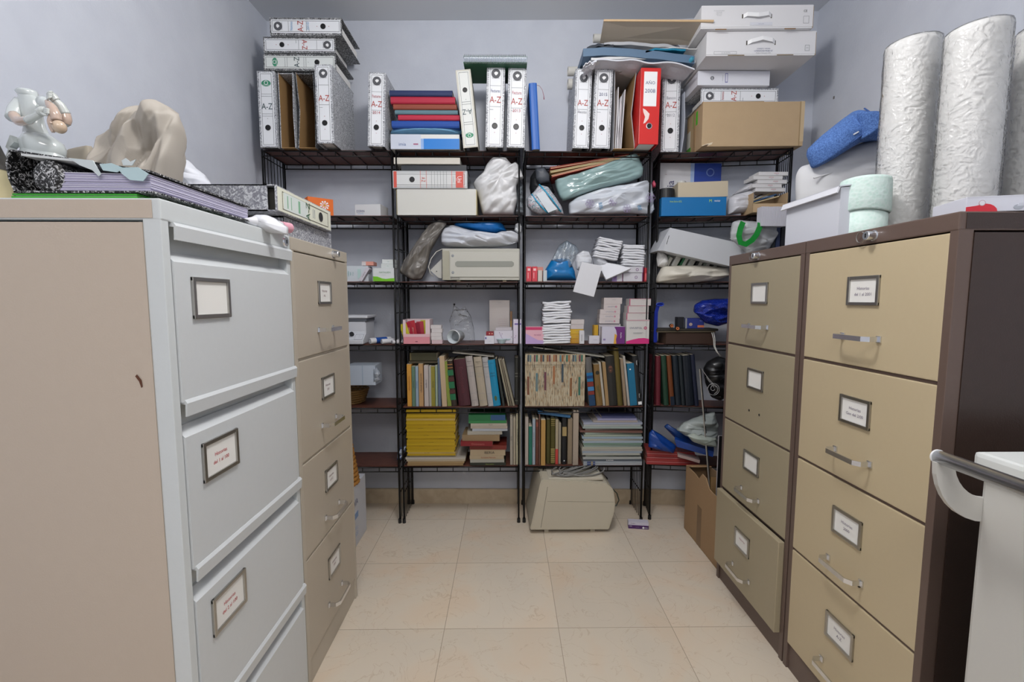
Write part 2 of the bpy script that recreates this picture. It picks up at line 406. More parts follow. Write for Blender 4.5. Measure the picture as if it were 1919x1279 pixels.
# ============================================================= WIRE SHELVING
RODM = mat('#141416', .38, .3)
TZ = [.304, .611, .929, 1.239, 1.558, 1.865]     # board tops
def shelving(label, x0, x1, y0, dep, rz=0, zs=TZ):
    """local frame: x along front, y into wall, origin at front left foot"""
    Wd = x1 - x0
    t = T('wire_shelving_unit', label, 'shelving unit', (x0, y0, 0), (0, 0, rz), 'black wire shelving units along the back wall')
    r = .0042
    top = zs[-1] + .002
    for sx in (0.006, Wd - .006):
        bm = nb()
        rod(bm, (sx, .004, .002), (sx, .004, top), r, 8); rod(bm, (sx, dep, .002), (sx, dep, top), r, 8)
        rod(bm, (sx, .022, .012), (sx, .022, top), .003); rod(bm, (sx, dep - .018, .012), (sx, dep - .018, top), .003)
        for k in range(1, 6):
            y = .02 + (dep - .036) * k / 6
            rod(bm, (sx, y, .012), (sx, y, top), .0019, 5)
        for z in [.155] + [(a + b) / 2 for a, b in zip(zs, zs[1:])]:
            rod(bm, (sx, .004, z), (sx, dep, z), .0026, 5)
        rod(bm, (sx, .004, top - .004), (sx, dep, top - .004), .003, 5)
        fr = link('side_frame', bm, RODM, t, True)
        for y in (.004, dep):
            link('foot', lathe(nb(), [(0, 0), (.009, 0), (.008, .022), (0, .022)], 10, (sx, y, 0)), BLACK, fr)
    for z in zs:
        bm = nb()
        for zz, rr in ((z - .007, .0034), (z - .030, .003)):
            for y in (.0, dep - .004):
                rod(bm, (.004, y, zz), (Wd - .004, y, zz), rr, 6)
        k = 0; n = int(Wd / .085)
        for k in range(n + 1):
            x = .02 + (Wd - .04) * k / n
            for y in (0, dep - .004): rod(bm, (x, y, z - .007), (x, y, z - .030), .0022, 5)
            rod(bm, (x, 0, z - .010), (x, dep - .004, z - .010), .0022, 5)
        rod(bm, (.006, 0, z - .030), (.006, dep, z - .030), .0026, 5); rod(bm, (Wd - .006, 0, z - .03), (Wd - .006, dep, z - .03), .0026, 5)
        link('shelf_frame', bm, RODM, t, True)
        link('shelf_board', box(.012, Wd - .012, .006, dep - .008, z - .007, z, .001), REDW, t)
    return t
DF = 2.262
shelving('black wire shelving unit beside the left wall, wicker basket and centrifuge on it', -1.178, -.548, DF, .225)
shelving('black wire shelving unit holding the yellow magazines and the three ivory volumes', -.538, .066, DF, .225)
shelving('black wire shelving unit above the beige printer, white matching paperbacks on it', .082, .702, DF, .210)
RRZ = -R(7.5)
shelving('black wire shelving unit in the right corner, angled, under the cardboard box', .742, 1.362, 2.288, .165, RRZ)

# ============================================================= FILING CABINETS
def mirror(s): return Matrix.Rotation(R(90) * s, 4, 'Z')
def card_holder(par, y, z, front, s, w=.10, h=.072, frame=STEEL, lines=(), ink=RED):
    """label holder on a front at local X=front, facing s (+1 = +X). children of drawer"""
    M4 = Matrix.Translation((front, y, z)) @ mirror(s)
    # local: u along width, out = -y
    bm = nb(); t = .008
    B(bm, -w / 2, w / 2, -.005, 0, h / 2 - t, h / 2, .0012, M4); B(bm, -w / 2, w / 2, -.005, 0, -h / 2, -h / 2 + t, .0012, M4)
    B(bm, -w / 2, -w / 2 + t, -.0055, 0, -h / 2, h / 2, .0012, M4); B(bm, w / 2 - t, w / 2, -.0055, 0, -h / 2, h / 2, .0012, M4)
    hd = link('label_holder', bm, frame, par)
    cb = B(nb(), -w / 2 + t * .8, w / 2 - t * .8, -.0015, 0, -h / 2 + t * .8, h / 2 - t * .8, M4=M4)
    link('card', cb, PAPER, hd)
    its = []
    for k, s_ in enumerate(lines):
        its.append(('T', 0, (.08 - .2 * k), .0075, s_, 0, w * .62, ink))
    if its: 
        g = nb()
        deco(hd, its, 1, h, M4 @ Matrix.Translation((0, -.0012, 0)))
def bow_handle(par, y, z, front, s, w=.115, out=.034, m=CHROME):
    M4 = Matrix.Translation((front, y, z)) @ mirror(s)
    bm = nb(); pts = [(-w / 2, 0, 0), (-w / 2, -out * .7, 0), (-w / 2 + .012, -out, 0), (w / 2 - .012, -out, 0), (w / 2, -out * .7, 0), (w / 2, 0, 0)]
    sec = []
    for i, p in enumerate(pts):
        a = Vector(pts[max(0, i - 1)]); b = Vector(pts[min(5, i + 1)]); t = (b - a).normalized(); nn = Vector((-t.y, t.x, 0)) * .0022
        sec.append([bm.verts.new(Vector(p) + nn + Vector((0, 0, q))) for q in (-.006, .006)] + [bm.verts.new(Vector(p) - nn + Vector((0, 0, q))) for q in (.006, -.006)])
    for A, C in zip(sec, sec[1:]):
        for k in range(4): bm.faces.new((A[k], A[(k + 1) % 4], C[(k + 1) % 4], C[k]))
    bm.faces.new(sec[0][::-1]); bm.faces.new(sec[-1])
    for sx in (-w / 2, w / 2): B(bm, sx - .007, sx + .007, -.004, 0, -.008, .008, .001)
    bmesh.ops.transform(bm, matrix=M4, verts=bm.verts)
    link('handle', bm, m, par)
def lock(par, y, z, front, s, key=False, flat=False):
    M4 = Matrix.Translation((front, y, z)) @ mirror(s) @ Matrix.Rotation(R(90), 4, 'X')
    if flat: pr = [(0, .004), (.008, .004), (.012, .0035), (.0145, 0), (0, 0)]
    else: pr = [(0, .02), (.0095, .02), (.0105, .018), (.0105, .001), (.013, 0), (0, 0)]
    bm = lathe(nb(), pr, 24, M4=M4)
    l = link('lock', bm, CHROME, par, False)
    MM = Matrix.Translation((front, y, z)) @ mirror(s)
    off = -.005 if flat else -.021
    link('keyhole', B(nb(), -.0012, .0012, off, off + .002, -.005, .005, M4=MM), BLACK, l)
    if key:
        b2 = nb(); cx = -.03
        tube(b2, [(cx + .013 * math.cos(a), -.008, .013 * math.sin(a)) for a in [k * math.pi / 8 for k in range(16)]], .0014, 6, True)
        B(b2, cx + .012, cx + .024, -.009, -.0075, -.003, .003)
        bmesh.ops.transform(b2, matrix=MM, verts=b2.verts); link('key', b2, STEEL, par)
def cabinet(label, X, s, y0, y1, bodym, frontm, lines, ink=RED, handles=(1, 1, 1, 1), ajar=-1, key=False, ky=.5, hm=CHROME, style='plain', lock_y=None, edge=None, dep=.615, pl=.085):
    """front plane at world X facing s; runs y0..y1"""
    w = y1 - y0; H = 1.32
    t = T('filing_cabinet', label, 'filing cabinet', (X, (y0 + y1) / 2, 0), group='tall four-drawer filing cabinets')
    hw = w / 2; bk = -s * dep
    def bx(bm, xa, xb, *r, **k):   # x measured outward from the front plane
        a, b = sorted((s * xa, s * xb)); return B(bm, a, b, *r, **k)
    bm = nb(); bx(bm, -dep, -.022, -hw + .0006, hw - .0006, .0, H - .040, bev=.002)
    for sy in (-1, 1):
        a, b = sorted((sy * hw, sy * (hw - .018))); bx(bm, -.03, 0, a, b, .0, H - .004, bev=.0015)
    link('body', bm, bodym, t)
    bm = nb(); bx(bm, -dep - .0006, .001, -hw - .0007, hw + .0007, H - .036, H, bev=.003); link('top_panel', bm, bodym, t)
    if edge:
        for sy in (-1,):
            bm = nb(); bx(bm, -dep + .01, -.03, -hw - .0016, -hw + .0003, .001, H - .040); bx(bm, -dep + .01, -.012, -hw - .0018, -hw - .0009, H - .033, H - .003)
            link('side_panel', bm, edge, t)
    bm = nb(); bx(bm, -.03, -.006, -hw + .016, hw - .016, 0, pl - .006); link('plinth', bm, bodym, t)
    if style == 'plain':
        zt = [1.281, .976, .676, .388]; zb = [.984, .684, .396, pl]
        for i in range(4):
            out = .02 if i == ajar else 0
            bm = nb(); bx(bm, -.02 + out, .0 + out, -hw + .016, hw - .016, zb[i], zt[i], bev=.0025)
            if out: bx(bm, -.3 + out, -.02 + out, -hw + .03, hw - .03, zb[i] + .02, zt[i] - .03)
            dr = link('drawer', bm, frontm, t)
            zc = 1.172 - .302 * i if i < 3 else .272
            if lines[i] is not None: card_holder(dr, 0, zc, s * out, s, lines=lines[i], ink=ink)
            if handles[i]: bow_handle(dr, 0, zc - .115, s * out, s, m=hm)
            else:
                for q in (-.033, .033):
                    MM = Matrix.Translation((s * (out + .0006), q, zc - .118)) @ mirror(s) @ Matrix.Rotation(R(90), 4, 'X')
                    link('screw_hole', lathe(nb(), [(0, .0005), (.004, .0004), (.0045, 0), (0, 0)], 10, M4=MM), BLACK, dr)
        for i in range(3):
            bm = nb(); bx(bm, -.03, -.004, -hw + .014, hw - .014, zt[i + 1] + .001, zb[i] - .001)
            link('drawer_rail', bm, bodym, t)
    else:
        zt = [1.228, .9135, .599, .2845]; zb = [.966, .652, .338, .024]
        for i in range(4):
            bm = nb()
            # drawer front, folded top edge slopes back into the grip recess
            ya, yb = -hw + .020, hw - .016
            pr = [(.003, zb[i]), (.003, zt[i] - .012), (-.016, zt[i] + .006), (-.03, zt[i] + .006), (-.03, zb[i])]
            va = [bm.verts.new((s * a, ya, b)) for a, b in pr]; vb = [bm.verts.new((s * a, yb, b)) for a, b in pr]
            bm.faces.new(va); bm.faces.new(vb[::-1])
            for k in range(5): bm.faces.new((va[(k + 1) % 5], va[k], vb[k], vb[(k + 1) % 5]))
            bmesh.ops.recalc_face_normals(bm, faces=bm.faces)
            dr = link('drawer', bm, frontm, t)
            # grip lip above
            zl = zt[i] + .056; bm = nb()
            pr = [(-.028, zl), (.004, zl), (.008, zl - .006), (.006, zl - .030), (.003, zl - .030), (.004, zl - .008), (-.028, zl - .004)]
            ya, yb = -hw + .024, hw - .002
            va = [bm.verts.new((s * a, ya, b)) for a, b in pr]; vb = [bm.verts.new((s * a, yb, b)) for a, b in pr]
            bm.faces.new(va); bm.faces.new(vb[::-1])
            for k in range(7): bm.faces.new((va[(k + 1) % 7], va[k], vb[k], vb[(k + 1) % 7]))
            bmesh.ops.recalc_face_normals(bm, faces=bm.faces)
            link('grip_lip', bm, frontm, dr)
            bm = nb(); bx(bm, -.05, -.030, -hw + .018, hw - .018, zt[i] - .0, zl); link('grip_recess', bm, bodym, dr)
            card_holder(dr, -hw + .115, zt[i] - .075, s * .003, s, w=.112, h=.078, frame=STEEL, lines=lines[i], ink=ink)
    lock(t, (lock_y if lock_y is not None else 0), H - .018, s * .001, s, key=key, flat=(style != 'plain'))
    return t
def metal_paint(h, rough=.42): return mat(h, rough, 0, .04, 400, .02)
cabinet('off-white filing cabinet nearest the camera on the left, with recessed grips', -.583, 1, .788, 1.245, metal_paint('#cdd2d3'), metal_paint('#ccd0d2'),
        [(), ('Historias', 'del 1 al 100'), ('Historias', 'del 2 al 100'), ()], style='lip', lock_y=.205, edge=mat('#bfb1a2', .6, bump=.05, bs=300, var=.02))
cabinet('beige filing cabinet with bow handles behind the off-white one', -.583, 1, 1.250, 1.683, metal_paint('#bab1a2'), metal_paint('#b6ac9c'),
        [('Historias', 'A-L'), ('Historias', '2/01'), ('Historias', 'A B C'), ('Historias', '2001')], ink=mat('#8a6a70', .7), lock_y=.085)
BRN = mat('#65544c', .38, .0, .05, 400, .03); 
cabinet('brown filing cabinet nearest the camera on the right, with tan drawer fronts', .874, -1, .886, 1.338, BRN, metal_paint('#c2b292'),
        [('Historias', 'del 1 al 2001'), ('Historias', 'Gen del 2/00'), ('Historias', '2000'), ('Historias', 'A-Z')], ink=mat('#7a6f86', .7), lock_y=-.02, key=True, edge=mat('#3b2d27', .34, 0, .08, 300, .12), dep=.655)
cabinet('brown filing cabinet with lowest drawer ajar, beside the torn cardboard box', .874, -1, 1.344, 1.798, BRN, metal_paint('#a3987f'),
        [(), (), (), ('Historias',)], ink=mat('#a5707c', .7), handles=(1, 0, 1, 1), ajar=3, lock_y=.02, key=True, dep=.655)
_fc = [o for o in COL.objects if o.get('label', '').startswith('brown filing cabinet nearest')][0]
_dr = [o for o in _fc.children if o.name.startswith('drawer') and 'rail' not in o.name][2]
link('lock_hole', lathe(nb(), [(0, .0008), (.0035, .0008), (.0055, .0012), (.0055, 0), (0, 0)], 14, M4=Matrix.Translation((-.0004, -.051, .443)) @ mirror(-1) @ Matrix.Rotation(R(90), 4, 'X')), BLACK, _dr)
# small chip and scratch on the white cabinet side
p = P(262, 715, .7865)
bm = prism(nb(), [(-.006, .009), (-.003, .012), (.004, .002), (.005, -.009), (.003, -.011), (0, 0)], -.0008, .0)
o = link('dead_leaf_scrap', bm, mat('#5b3420', .7)); o.location = (p.x, .7855, p.z)
tag(o, 'brown curved scrap stuck to the side of the off-white filing cabinet', 'scrap')

# ============================================================= TROLLEY
tx = .80; ty1 = .752
t = T('white_trolley', 'light grey metal trolley with chrome push bar in the lower right corner', 'trolley', (tx, ty1, 0))
GW = mat('#c6c5c0', .45, bump=.05, bs=200)
bm = nb(); B(bm, .012, .50, -.60, -.008, .07, .855, .006); link('body', bm, GW, t)
bm = nb(); B(bm, 0, .52, -.62, 0, .857, .892, .008); link('top', bm, mat('#d9dcda', .35), t)
bm = nb(); yb = -.004; zb_ = .0
pts_o = []; 
for k in range(9):
    a = R(180 + 90 * k / 8); pts_o.append((.02 + .094 * math.cos(a), .875 + .105 * math.sin(a)))
pts_i = [(.02 + .062 * math.cos(R(180 + 90 * k / 8)), .878 + .066 * math.sin(R(180 + 90 * k / 8))) for k in range(9)]
poly = pts_o + pts_i[::-1]
for (ya, yb) in ((-.012, -.004), (-.60, -.592)):
    b2 = prism(nb(), poly, ya, yb); link('bracket', b2, GW, t)
bm = nb(); rod(bm, (-.062, -.002, .882), (-.062, -.615, .882), .0115, 20); link('push_bar', bm, CHROME, t, True)
link('bar_cap', lathe(nb(), [(0, .004), (.012, .003), (.0125, 0), (0, 0)], 20, M4=Matrix.Translation((-.062, -.002, .882)) @ Matrix.Rotation(R(-90), 4, 'X')), WHITE, t)
for wx in (.04, .47):
    for wy in (-.05, -.56):
        link('caster', lathe(nb(), [(0, -.012), (.030, -.012), (.033, 0), (.030, .012), (0, .012)], 20, M4=Matrix.Translation((wx, wy, .034)) @ Matrix.Rotation(R(90), 4, 'Y')), BLACK, t)
        link('caster_fork', box(wx - .012, wx + .012, wy - .02, wy + .02, .036, .075), STEEL, t)
# ============================================================= GENERIC ITEMS
def zat(py, d, px=950): return P(px, py, d).z
def span(px0, px1, py, d): return P(px0, py, d).x, P(px1, py, d).x
def carton(name, label, cat, px0, px1, pyt, z0, d, dep, m, items=(), rz=0, ry=0, group=None, lid=None, side=None, pyb=None, h=None, seam=True, bev=.0012):
    """box with front face at depth d; local origin front-left-bottom centre"""
    pym = pyt + 8
    x0, x1 = span(px0, px1, pym, d); wd = x1 - x0
    if z0 is None: z0 = zat(pyb, d)
    if h is None: h = max(.004, zat(pyt, d) - z0)
    c = (x0 + x1) / 2
    t = T(name, label, cat, (c, d, z0), (0, ry, rz), group)
    link('body' if seam or items else 'body', box(-wd / 2, wd / 2, 0, dep, 0, h, bev), m, t)
    if seam:
        # closing flap: a thin board tucked along the top front edge
        link('flap', box(-wd / 2 + .001, wd / 2 - .001, -.0004, dep * .5, h - .0002, h + .0008), lid or m, t)
    if items: deco(t, list(items), wd, h, Matrix.Translation((-wd / 2, 0, 0)))
    return t, wd, h
def binder_parts(t, w, h, dep, cover, style, hand=(), papers=.7, tone='#eceef0', flipped=False):
    """standing lever arch file, spine at local y=0 facing -y, x in [0,w]"""
    c = .0028
    lab = mat(tone, .5)
    link('front_cover', box(0, c, .001, dep, 0, h, .0006), cover, t)
    link('back_cover', box(w - c, w, .001, dep, 0, h, .0006), cover, t)
    link('spine', box(0, w, -.002, .001, 0, h, .0012), cover, t)
    lb = link('spine_label', box(w * .12, w * .88, -.0026, -.0018, h * .02, h * .98), lab, t)
    M4 = Matrix.Translation((0, -.0026, 0))
    hy = .26 
    hr = w * .13
    its = [('f', .19, .035, .81, .965, .0011, INK)]
    if style == 'grey':
        its += [('d', .5, .885, w * .25, mat('#55575c', .6)), ('p', [(.40, .895), (.5, .91), (.62, .9), (.6, .88), (.5, .862), (.42, .88)], WHITE),
                ('T', .5, .835, w * .085, 'DocMio', 0, w * .45, mat('#4a4c50', .6)), ('T', .5, .575, w * .33, 'A-Z', 0, w * .62, mat('#b3473c', .6)),
                ('r', .2, .74, .8, .7425, GREY), ('r', .2, .49, .8, .4925, GREY), ('r', .2, .455, .4, .4575, GREY), ('d', .5, .345, .0013, mat('#b05050', .6)), ('d', .5, .18, .0013, mat('#b05050', .6))]
    elif style == 'green':
        its += [('d', .5, .84, w * .17, 1.55, mat('#3c8f6c', .6)), ('o', .5, .845, w * .10, WHITE), ('T', .5, .818, w * .06, 'documento', 0, w * .4, WHITE),
                ('T', .5, .54, w * .33, 'A-Z', 0, w * .62, mat('#3d5257', .6)), ('r', .2, .70, .8, .7025, GREY), ('r', .2, .67, .8, .6725, GREY), ('r', .2, .44, .8, .4425, GREY), ('r', .2, .41, .8, .4125, GREY), ('d', .5, .38, .0013, GREY)]
    for (v, s, mm) in hand: its.append(('T', .5, v, w * .16, s, 0, w * .5, mm))
    deco(t, its, w, h, M4)
    M5 = Matrix.Translation((w / 2, -.0032, h * hy)) @ Matrix.Rotation(R(90), 4, 'X')
    rg = link('finger_hole', lathe(nb(), [(hr, 0), (hr * 1.2, 0), (hr * 1.2, .0012), (hr * 1.02, .0016)], 24, M4=M5), BLACK, t)
    link('hole_back', lathe(nb(), [(0, .0001), (hr * 1.02, .0001), (hr * 1.02, -.0006), (0, -.0006)], 20, M4=M5), BLACK, rg)
    if papers:
        link('papers', box(c + .004, c + .004 + (w - 2 * c - .008) * papers, .03, dep - .012, .012, h - .03), PAPER, t)
def binder(label, px0, px1, pyt, pyb, d, dep=.245, style='grey', cover=MARB, lean=0, hand=(), group='marbled lever arch files', z=None, papers=.7, tone='#e9ecf0', upside=False, rz=0, w=None, h=None):
    """lean: degrees, positive leans top to the right"""
    pm = (pyt + pyb) / 2
    x0, x1 = span(px0, px1, pm, d); w = w or (x1 - x0) / math.cos(R(lean))
    z0 = z if z is not None else zat(pyb, d); h = h or zat(pyt, d) - z0
    if lean: h = (h - abs(math.sin(R(lean))) * w) / math.cos(R(lean))
    t = T('lever_arch_file', label, 'file binder', (0, d, z0), (0, R(lean), rz), group)
    # x0,x1 measured at mid height
    a = R(lean); sh = math.sin(a) * h / 2
    t.location.x = x0 - sh
    if lean > 0: t.location.z += math.sin(a) * w
    if upside:
        t.rotation_euler = (0, R(lean) + math.pi, rz)
        t.location = (x1 + sh, d, z0 + h * math.cos(a))
    binder_parts(t, w, h, dep, cover, style, hand, papers, tone)
    return t
def binder_flat(label, px0, px1, pyt, pyb, d, dep=.245, style='grey', cover=MARB, top='left', hand=(), z=None, group='marbled lever arch files', rz=0, papers=.7, tone='#e9ecf0', tilt=0):
    x0, x1 = span(px0, px1, (pyt + pyb) / 2, d); z0 = z if z is not None else zat(pyb, d); w = zat(pyt, d) - z0; h = x1 - x0
    if top == 'left': loc = (x1, d, z0); ry = -90
    else: loc = (x0, d, z0 + w); ry = 90
    t = T('lever_arch_file', label, 'file binder', loc, (0, R(ry + tilt), rz), group)
    binder_parts(t, w, h, dep, cover, style, hand, papers, tone)
    return t
def book(name, label, px0, px1, pyt, z, d, dep, m, lean=0, bands=(), txt=None, tm=None, group=None, pages='#d9cfb8', cat='book', rz=0, hard=True, h=None, spine_round=True, rot=-90, extra=()):
    """standing book; spine toward viewer; px at mid height"""
    pyb = None
    z0 = z; zt = zat(pyt, d); pm = (pyt + (639)) / 2
    hh = zt - z0
    # pixel row at mid height
    k = P(950, 600, d)
    def pyof(zv):
        # invert: project
        rv = RM.transposed() @ Vector((0, d, zv - CAM_H)); return CY - FPX * rv.y / -rv.z
    pm = pyof(z0 + hh / 2)
    x0, x1 = span(px0, px1, pm, d); a = R(lean)
    w = max(.003, (x1 - x0) * math.cos(a)); H = (hh - abs(math.sin(a)) * w) / math.cos(a)
    loc = Vector((x0 - math.sin(a) * H / 2, d, z0 + (math.sin(a) * w if lean > 0 else 0)))
    t = T(name, label, cat, loc, (0, a, rz), group)
    book_parts(t, w, H, dep, m, bands, txt, tm, pages, hard, rot, extra)
    return t
def book_parts(t, w, H, dep, m, bands=(), txt=None, tm=None, pages='#d9cfb8', hard=True, rot=-90, extra=()):
    c = .0022 if hard and w > .012 else .0006
    bm = nb()
    rd = min(.006, w * .22) if hard else .0
    poly = [(0, dep), (0, rd * .5), (w * .18, -rd * .2), (w * .5, -rd * .5), (w * .82, -rd * .2), (w, rd * .5), (w, dep), (w - c, dep), (w - c, .003), (c, .003), (c, dep)]
    a = [bm.verts.new((p[0], p[1], 0)) for p in poly]; b = [bm.verts.new((p[0], p[1], H)) for p in poly]
    n = len(poly)
    for i in range(n): bm.faces.new((a[i], a[(i + 1) % n], b[(i + 1) % n], b[i]))
    bm.faces.new(a[::-1]); bm.faces.new(b)
    bmesh.ops.recalc_face_normals(bm, faces=bm.faces)
    link('cover', bm, m, t)
    o = .002 if hard else .0005
    link('pages', box(c, w - c, .003, dep - o, o, H - o), mat(pages, .85), t)
    its = []
    for (v0, v1, mm) in bands: its.append(('r', .02, v0, .98, v1, mm))
    if txt: its.append(('T', .5, .55, w * .42, txt, rot, H * .62, tm or INK))
    its += list(extra)
    if its: deco(t, its, w, H, Matrix.Translation((0, -rd * .5 - .0003, 0)))
def flatbook(name, label, px0, px1, pyt, pyb, d, dep, m, txt=None, tm=None, group=None, cat='book', bands=(), pages='#d9cfb8', hard=False, tilt=0, rz=0, z0=None, z1=None, th=None):
    z0 = zat(pyb, d) if z0 is None else z0; z1 = zat(pyt, d) if z1 is None else z1
    x0, x1 = span(px0, px1, (pyt + pyb) / 2, d); w = max(.0025, z1 - z0); H = x1 - x0
    if th: w = th
    t = T(name, label, cat, (x0, d, z1), (0, R(90 + tilt), rz), group)
    book_parts(t, w, H, dep, m, bands, txt, tm, pages, hard, rot=90)
    return t
C = mat
# ============================================================= TOP OF THE SHELVES
Z6 = TZ[5] + .0005
inkr = mat('#b4555e', .6); inkb = mat('#5a5f86', .6); inkl = mat('#7fa9cf', .6); inkg = mat('#9a9ba3', .6)
binder('upright marbled file with green oval logo at the left end of the top shelf', 485, 518, 136, 279, 2.235, style='green', lean=.0, cover=MARB, z=Z6)
def open_case(label, px0, px1, pyt, pyb, d, kink, cov, papers=False, group=None, z=None, dep=.24):
    x0, x1 = span(px0, px1, (pyt + pyb) / 2, d); z0 = z or zat(pyb, d); h = zat(pyt, d) - z0; w = x1 - x0
    t = T('open_file_case', label, 'file case', (x0, d, z0), group=group)
    L1 = [(0.002, 0), (-.0 + kink[0], h * .5), (.002, h)]; L2 = [(w - .002, 0), (w - kink[1], h * .45), (w - .002, h)]
    link('side_board', wall_strip(nb(), L1, 0, dep, .003), cov, t)
    link('side_board', wall_strip(nb(), L2, 0, dep, .003), cov, t)
    link('inner_lining', wall_strip(nb(), [(a + .0022, b) for a, b in L1], .003, dep - .004, .0012), KRAFT, t)
    link('inner_lining', wall_strip(nb(), [(a - .0022, b) for a, b in L2], .003, dep - .004, .0012), KRAFT, t)
    link('back_board', box(.003, w - .003, dep - .003, dep, 0, h), KRAFT, t)
    link('base_board', box(.004, w - .004, .004, dep - .003, 0, .003), KRAFT, t)
    link('top_board', box(.004, w - .004, .004, dep - .003, h - .005, h - .002), cov, t)
    if papers:
        for k, (a, b, c_) in enumerate([(.012, .75, 2), (.02, .68, 4), (.028, .8, -1), (.036, .6, 1), (.043, .78, 3)]):
            M4 = Matrix.Translation((a, .01 + .004 * k, .003)) @ Matrix.Rotation(R(c_), 4, 'Y')
            link('loose_papers', B(nb(), 0, .0035, 0, .2, 0, h * b, M4=M4), mat('#dfe0e4', .8), t)
    return t
open_case('empty open marbled file case beside the green-logo file, brown inside', 523, 552, 138, 279, 2.238, (.004, .006), MARB, group='open marbled file cases', z=Z6)
open_case('empty open dark-speckled file case squeezed before the large grey file', 556, 590, 138, 279, 2.238, (.014, -.002), MARBD, group='open marbled file cases', z=Z6)
binder('large marbled file with red A-Z standing in front of the open cases', 592, 624, 123, 271, 2.175, dep=.29, cover=MARB, z=Z6, hand=[(.60, '', inkr)][:0])
binder('marbled file leaning alone between the open cases and the red and blue books', 690, 722, 137, 277, 2.22, dep=.24, lean=2.2, z=Z6, hand=[(.68, 'Facturas', inkr), (.46, '2014', inkr)])
ztop = zat(124, 2.19)
zt3 = Z6 + (zat(123, 2.175) - Z6)
binder_flat('lowest of the three stacked files, green oval logo on its spine', 494, 630, 104, 132, 2.235, dep=.24, style='green', top='left', cover=MARBD, z=zt3 + .001, tone='#dfe4e2')
z2 = zat(104, 2.235)
binder_flat('middle of the three stacked files, round logo at the right end', 494, 629, 72, 102, 2.225, dep=.25, style='grey', top='right', cover=MARBD)
binder_flat('topmost of the three stacked files, round logo at the left end', 506, 641, 36, 69, 2.205, dep=.255, style='grey', top='left', cover=MARBD, hand=[(.70, 'Nominas', inkl), (.47, '2010', inkl)])
# book pile
d = 2.245
bp = [('dark navy hardback lying on top of the short book pile', 730, 848, 170, 181, '#26335e', 1.2), ('thick crimson hardback second in the short book pile', 732, 853, 182, 195, '#b02540', 1.0),
      ('rust brown hardback in the middle of the short book pile', 737, 856, 196, 206, '#8e4634', .8), ('thin grey-teal hardback in the short book pile', 740, 858, 207, 215, '#5e7f8a', .4),
      ('thin crimson hardback low in the short book pile', 746, 862, 216, 226, '#b92a44', 0), ('royal blue book at the bottom of the short book pile', 734, 861, 227, 240, '#1c4b9e', 0)]
for k, (lb, a, b, t0, t1, c_, tl) in enumerate(bp):
    flatbook('hardback_book', lb, a, b, t0, t1, d, .17, mat(c_, .6), hard=True, group='hardbacks piled on the top shelf', rz=R(-4 if k < 3 else 0) * 0)
pillow('folded_blue_cloth', [(731, 252), (733, 245), (760, 243), (800, 243), (842, 242), (862, 240), (866, 246), (863, 253), (800, 252), (760, 252)], mat('#7db5dd', .6), 2.30, .05, 'light blue disposable cloth squashed under the short book pile', 'cloth', amp=.002, freq=40, back=.9)
mia = [('r', 0, 0, .44, 1, mat('#c9d0de', .5)), ('r', .47, 0, 1, .72, mat('#1f7cd0', .4)), ('r', .44, 0, .48, .72, mat('#8db0e2', .4)), ('T', .17, .33, .014, 'imia', 0, .05, mat('#27508f', .5)), ('r', .33, .3, .40, .38, mat('#a04a70', .5)), ('T', .17, .33, .0001, '.', 0, .01, INK)][:-1]
carton('cardboard_box', 'flat white and blue printed box under the short book pile', 'box', 732, 861, 253, Z6, 2.25, .2, mat('#dedfdc', .5), mia)
binder('upside-down yellowed file leaning left, green oval logo at its foot', 861, 889, 127, 275, 2.215, dep=.24, style='green', lean=-5.5, upside=True, z=Z6, tone='#dfe2df', cover=mat('#cfcdc2', .6, bump=.1, var=.1))
binder('marbled file with plain spine right of the upside-down file, under the spiral pads', 911, 945, 120, 274, 2.225, dep=.235, lean=1.6, z=Z6, hand=[(.68, 'Facturas', inkb)])
binder('marbled file marked 2013, under the spiral pads, next to the slim blue book', 951, 985, 125, 274, 2.228, dep=.235, lean=1.4, z=Z6, hand=[(.68, 'Factura', inkr), (.46, '2013', inkr)])
# spiral pads
x0, x1 = span(868, 988, 108, 2.17); zz = zat(116, 2.17)
t = T('spiral_pad', 'stack of green spiral-bound pads lying across two marbled files', 'notebook', ((x0 + x1) / 2, 2.17, zz))
wd = x1 - x0
link('cover', box(-wd / 2, wd / 2, .01, .21, 0, .004), mat('#1e5a3c', .5), t)
link('pages', box(-wd / 2 + .002, wd / 2 - .002, .012, .208, .004, .028), mat('#b8c4d2', .7), t)
link('cover', box(-wd / 2, wd / 2, .01, .21, .028, .031), mat('#9fb3ae', .5), t)
bm = nb(); pts = []; nturn = 44
for k in range(nturn * 10 + 1):
    a = 2 * math.pi * k / 10; pts.append((-wd / 2 + .004 + (wd - .008) * k / (nturn * 10), .008 + .016 * math.cos(a), .016 + .019 * math.sin(a)))
tube(bm, pts, .0011, 4); link('spiral_wire', bm, CHROME, t, True)
book('hardback_book', 'slim bright blue book leaning left on the top shelf, red ribbon marker', 994, 1009, 155, Z6, 2.25, .19, mat('#2f66b8', .45), lean=-3.2, rz=0)
b0 = P(1006, 160, 2.25); pts = [b0 + Vector((0, 0, 0)), b0 + Vector((.012, -.004, -.004)), b0 + Vector((.025, -.006, -.022)), b0 + Vector((.033, -.006, -.05)), b0 + Vector((.034, -.006, -.066))]
bo = [o for o in COL.objects if o.name.startswith('hardback_book')][-1]
bm = tube(nb(), [bo.matrix_basis.inverted() @ p for p in pts], [.0008, .0008, .0009, .0012, .0022], 6); link('ribbon_marker', bm, mat('#8e2440', .6), bo, True)

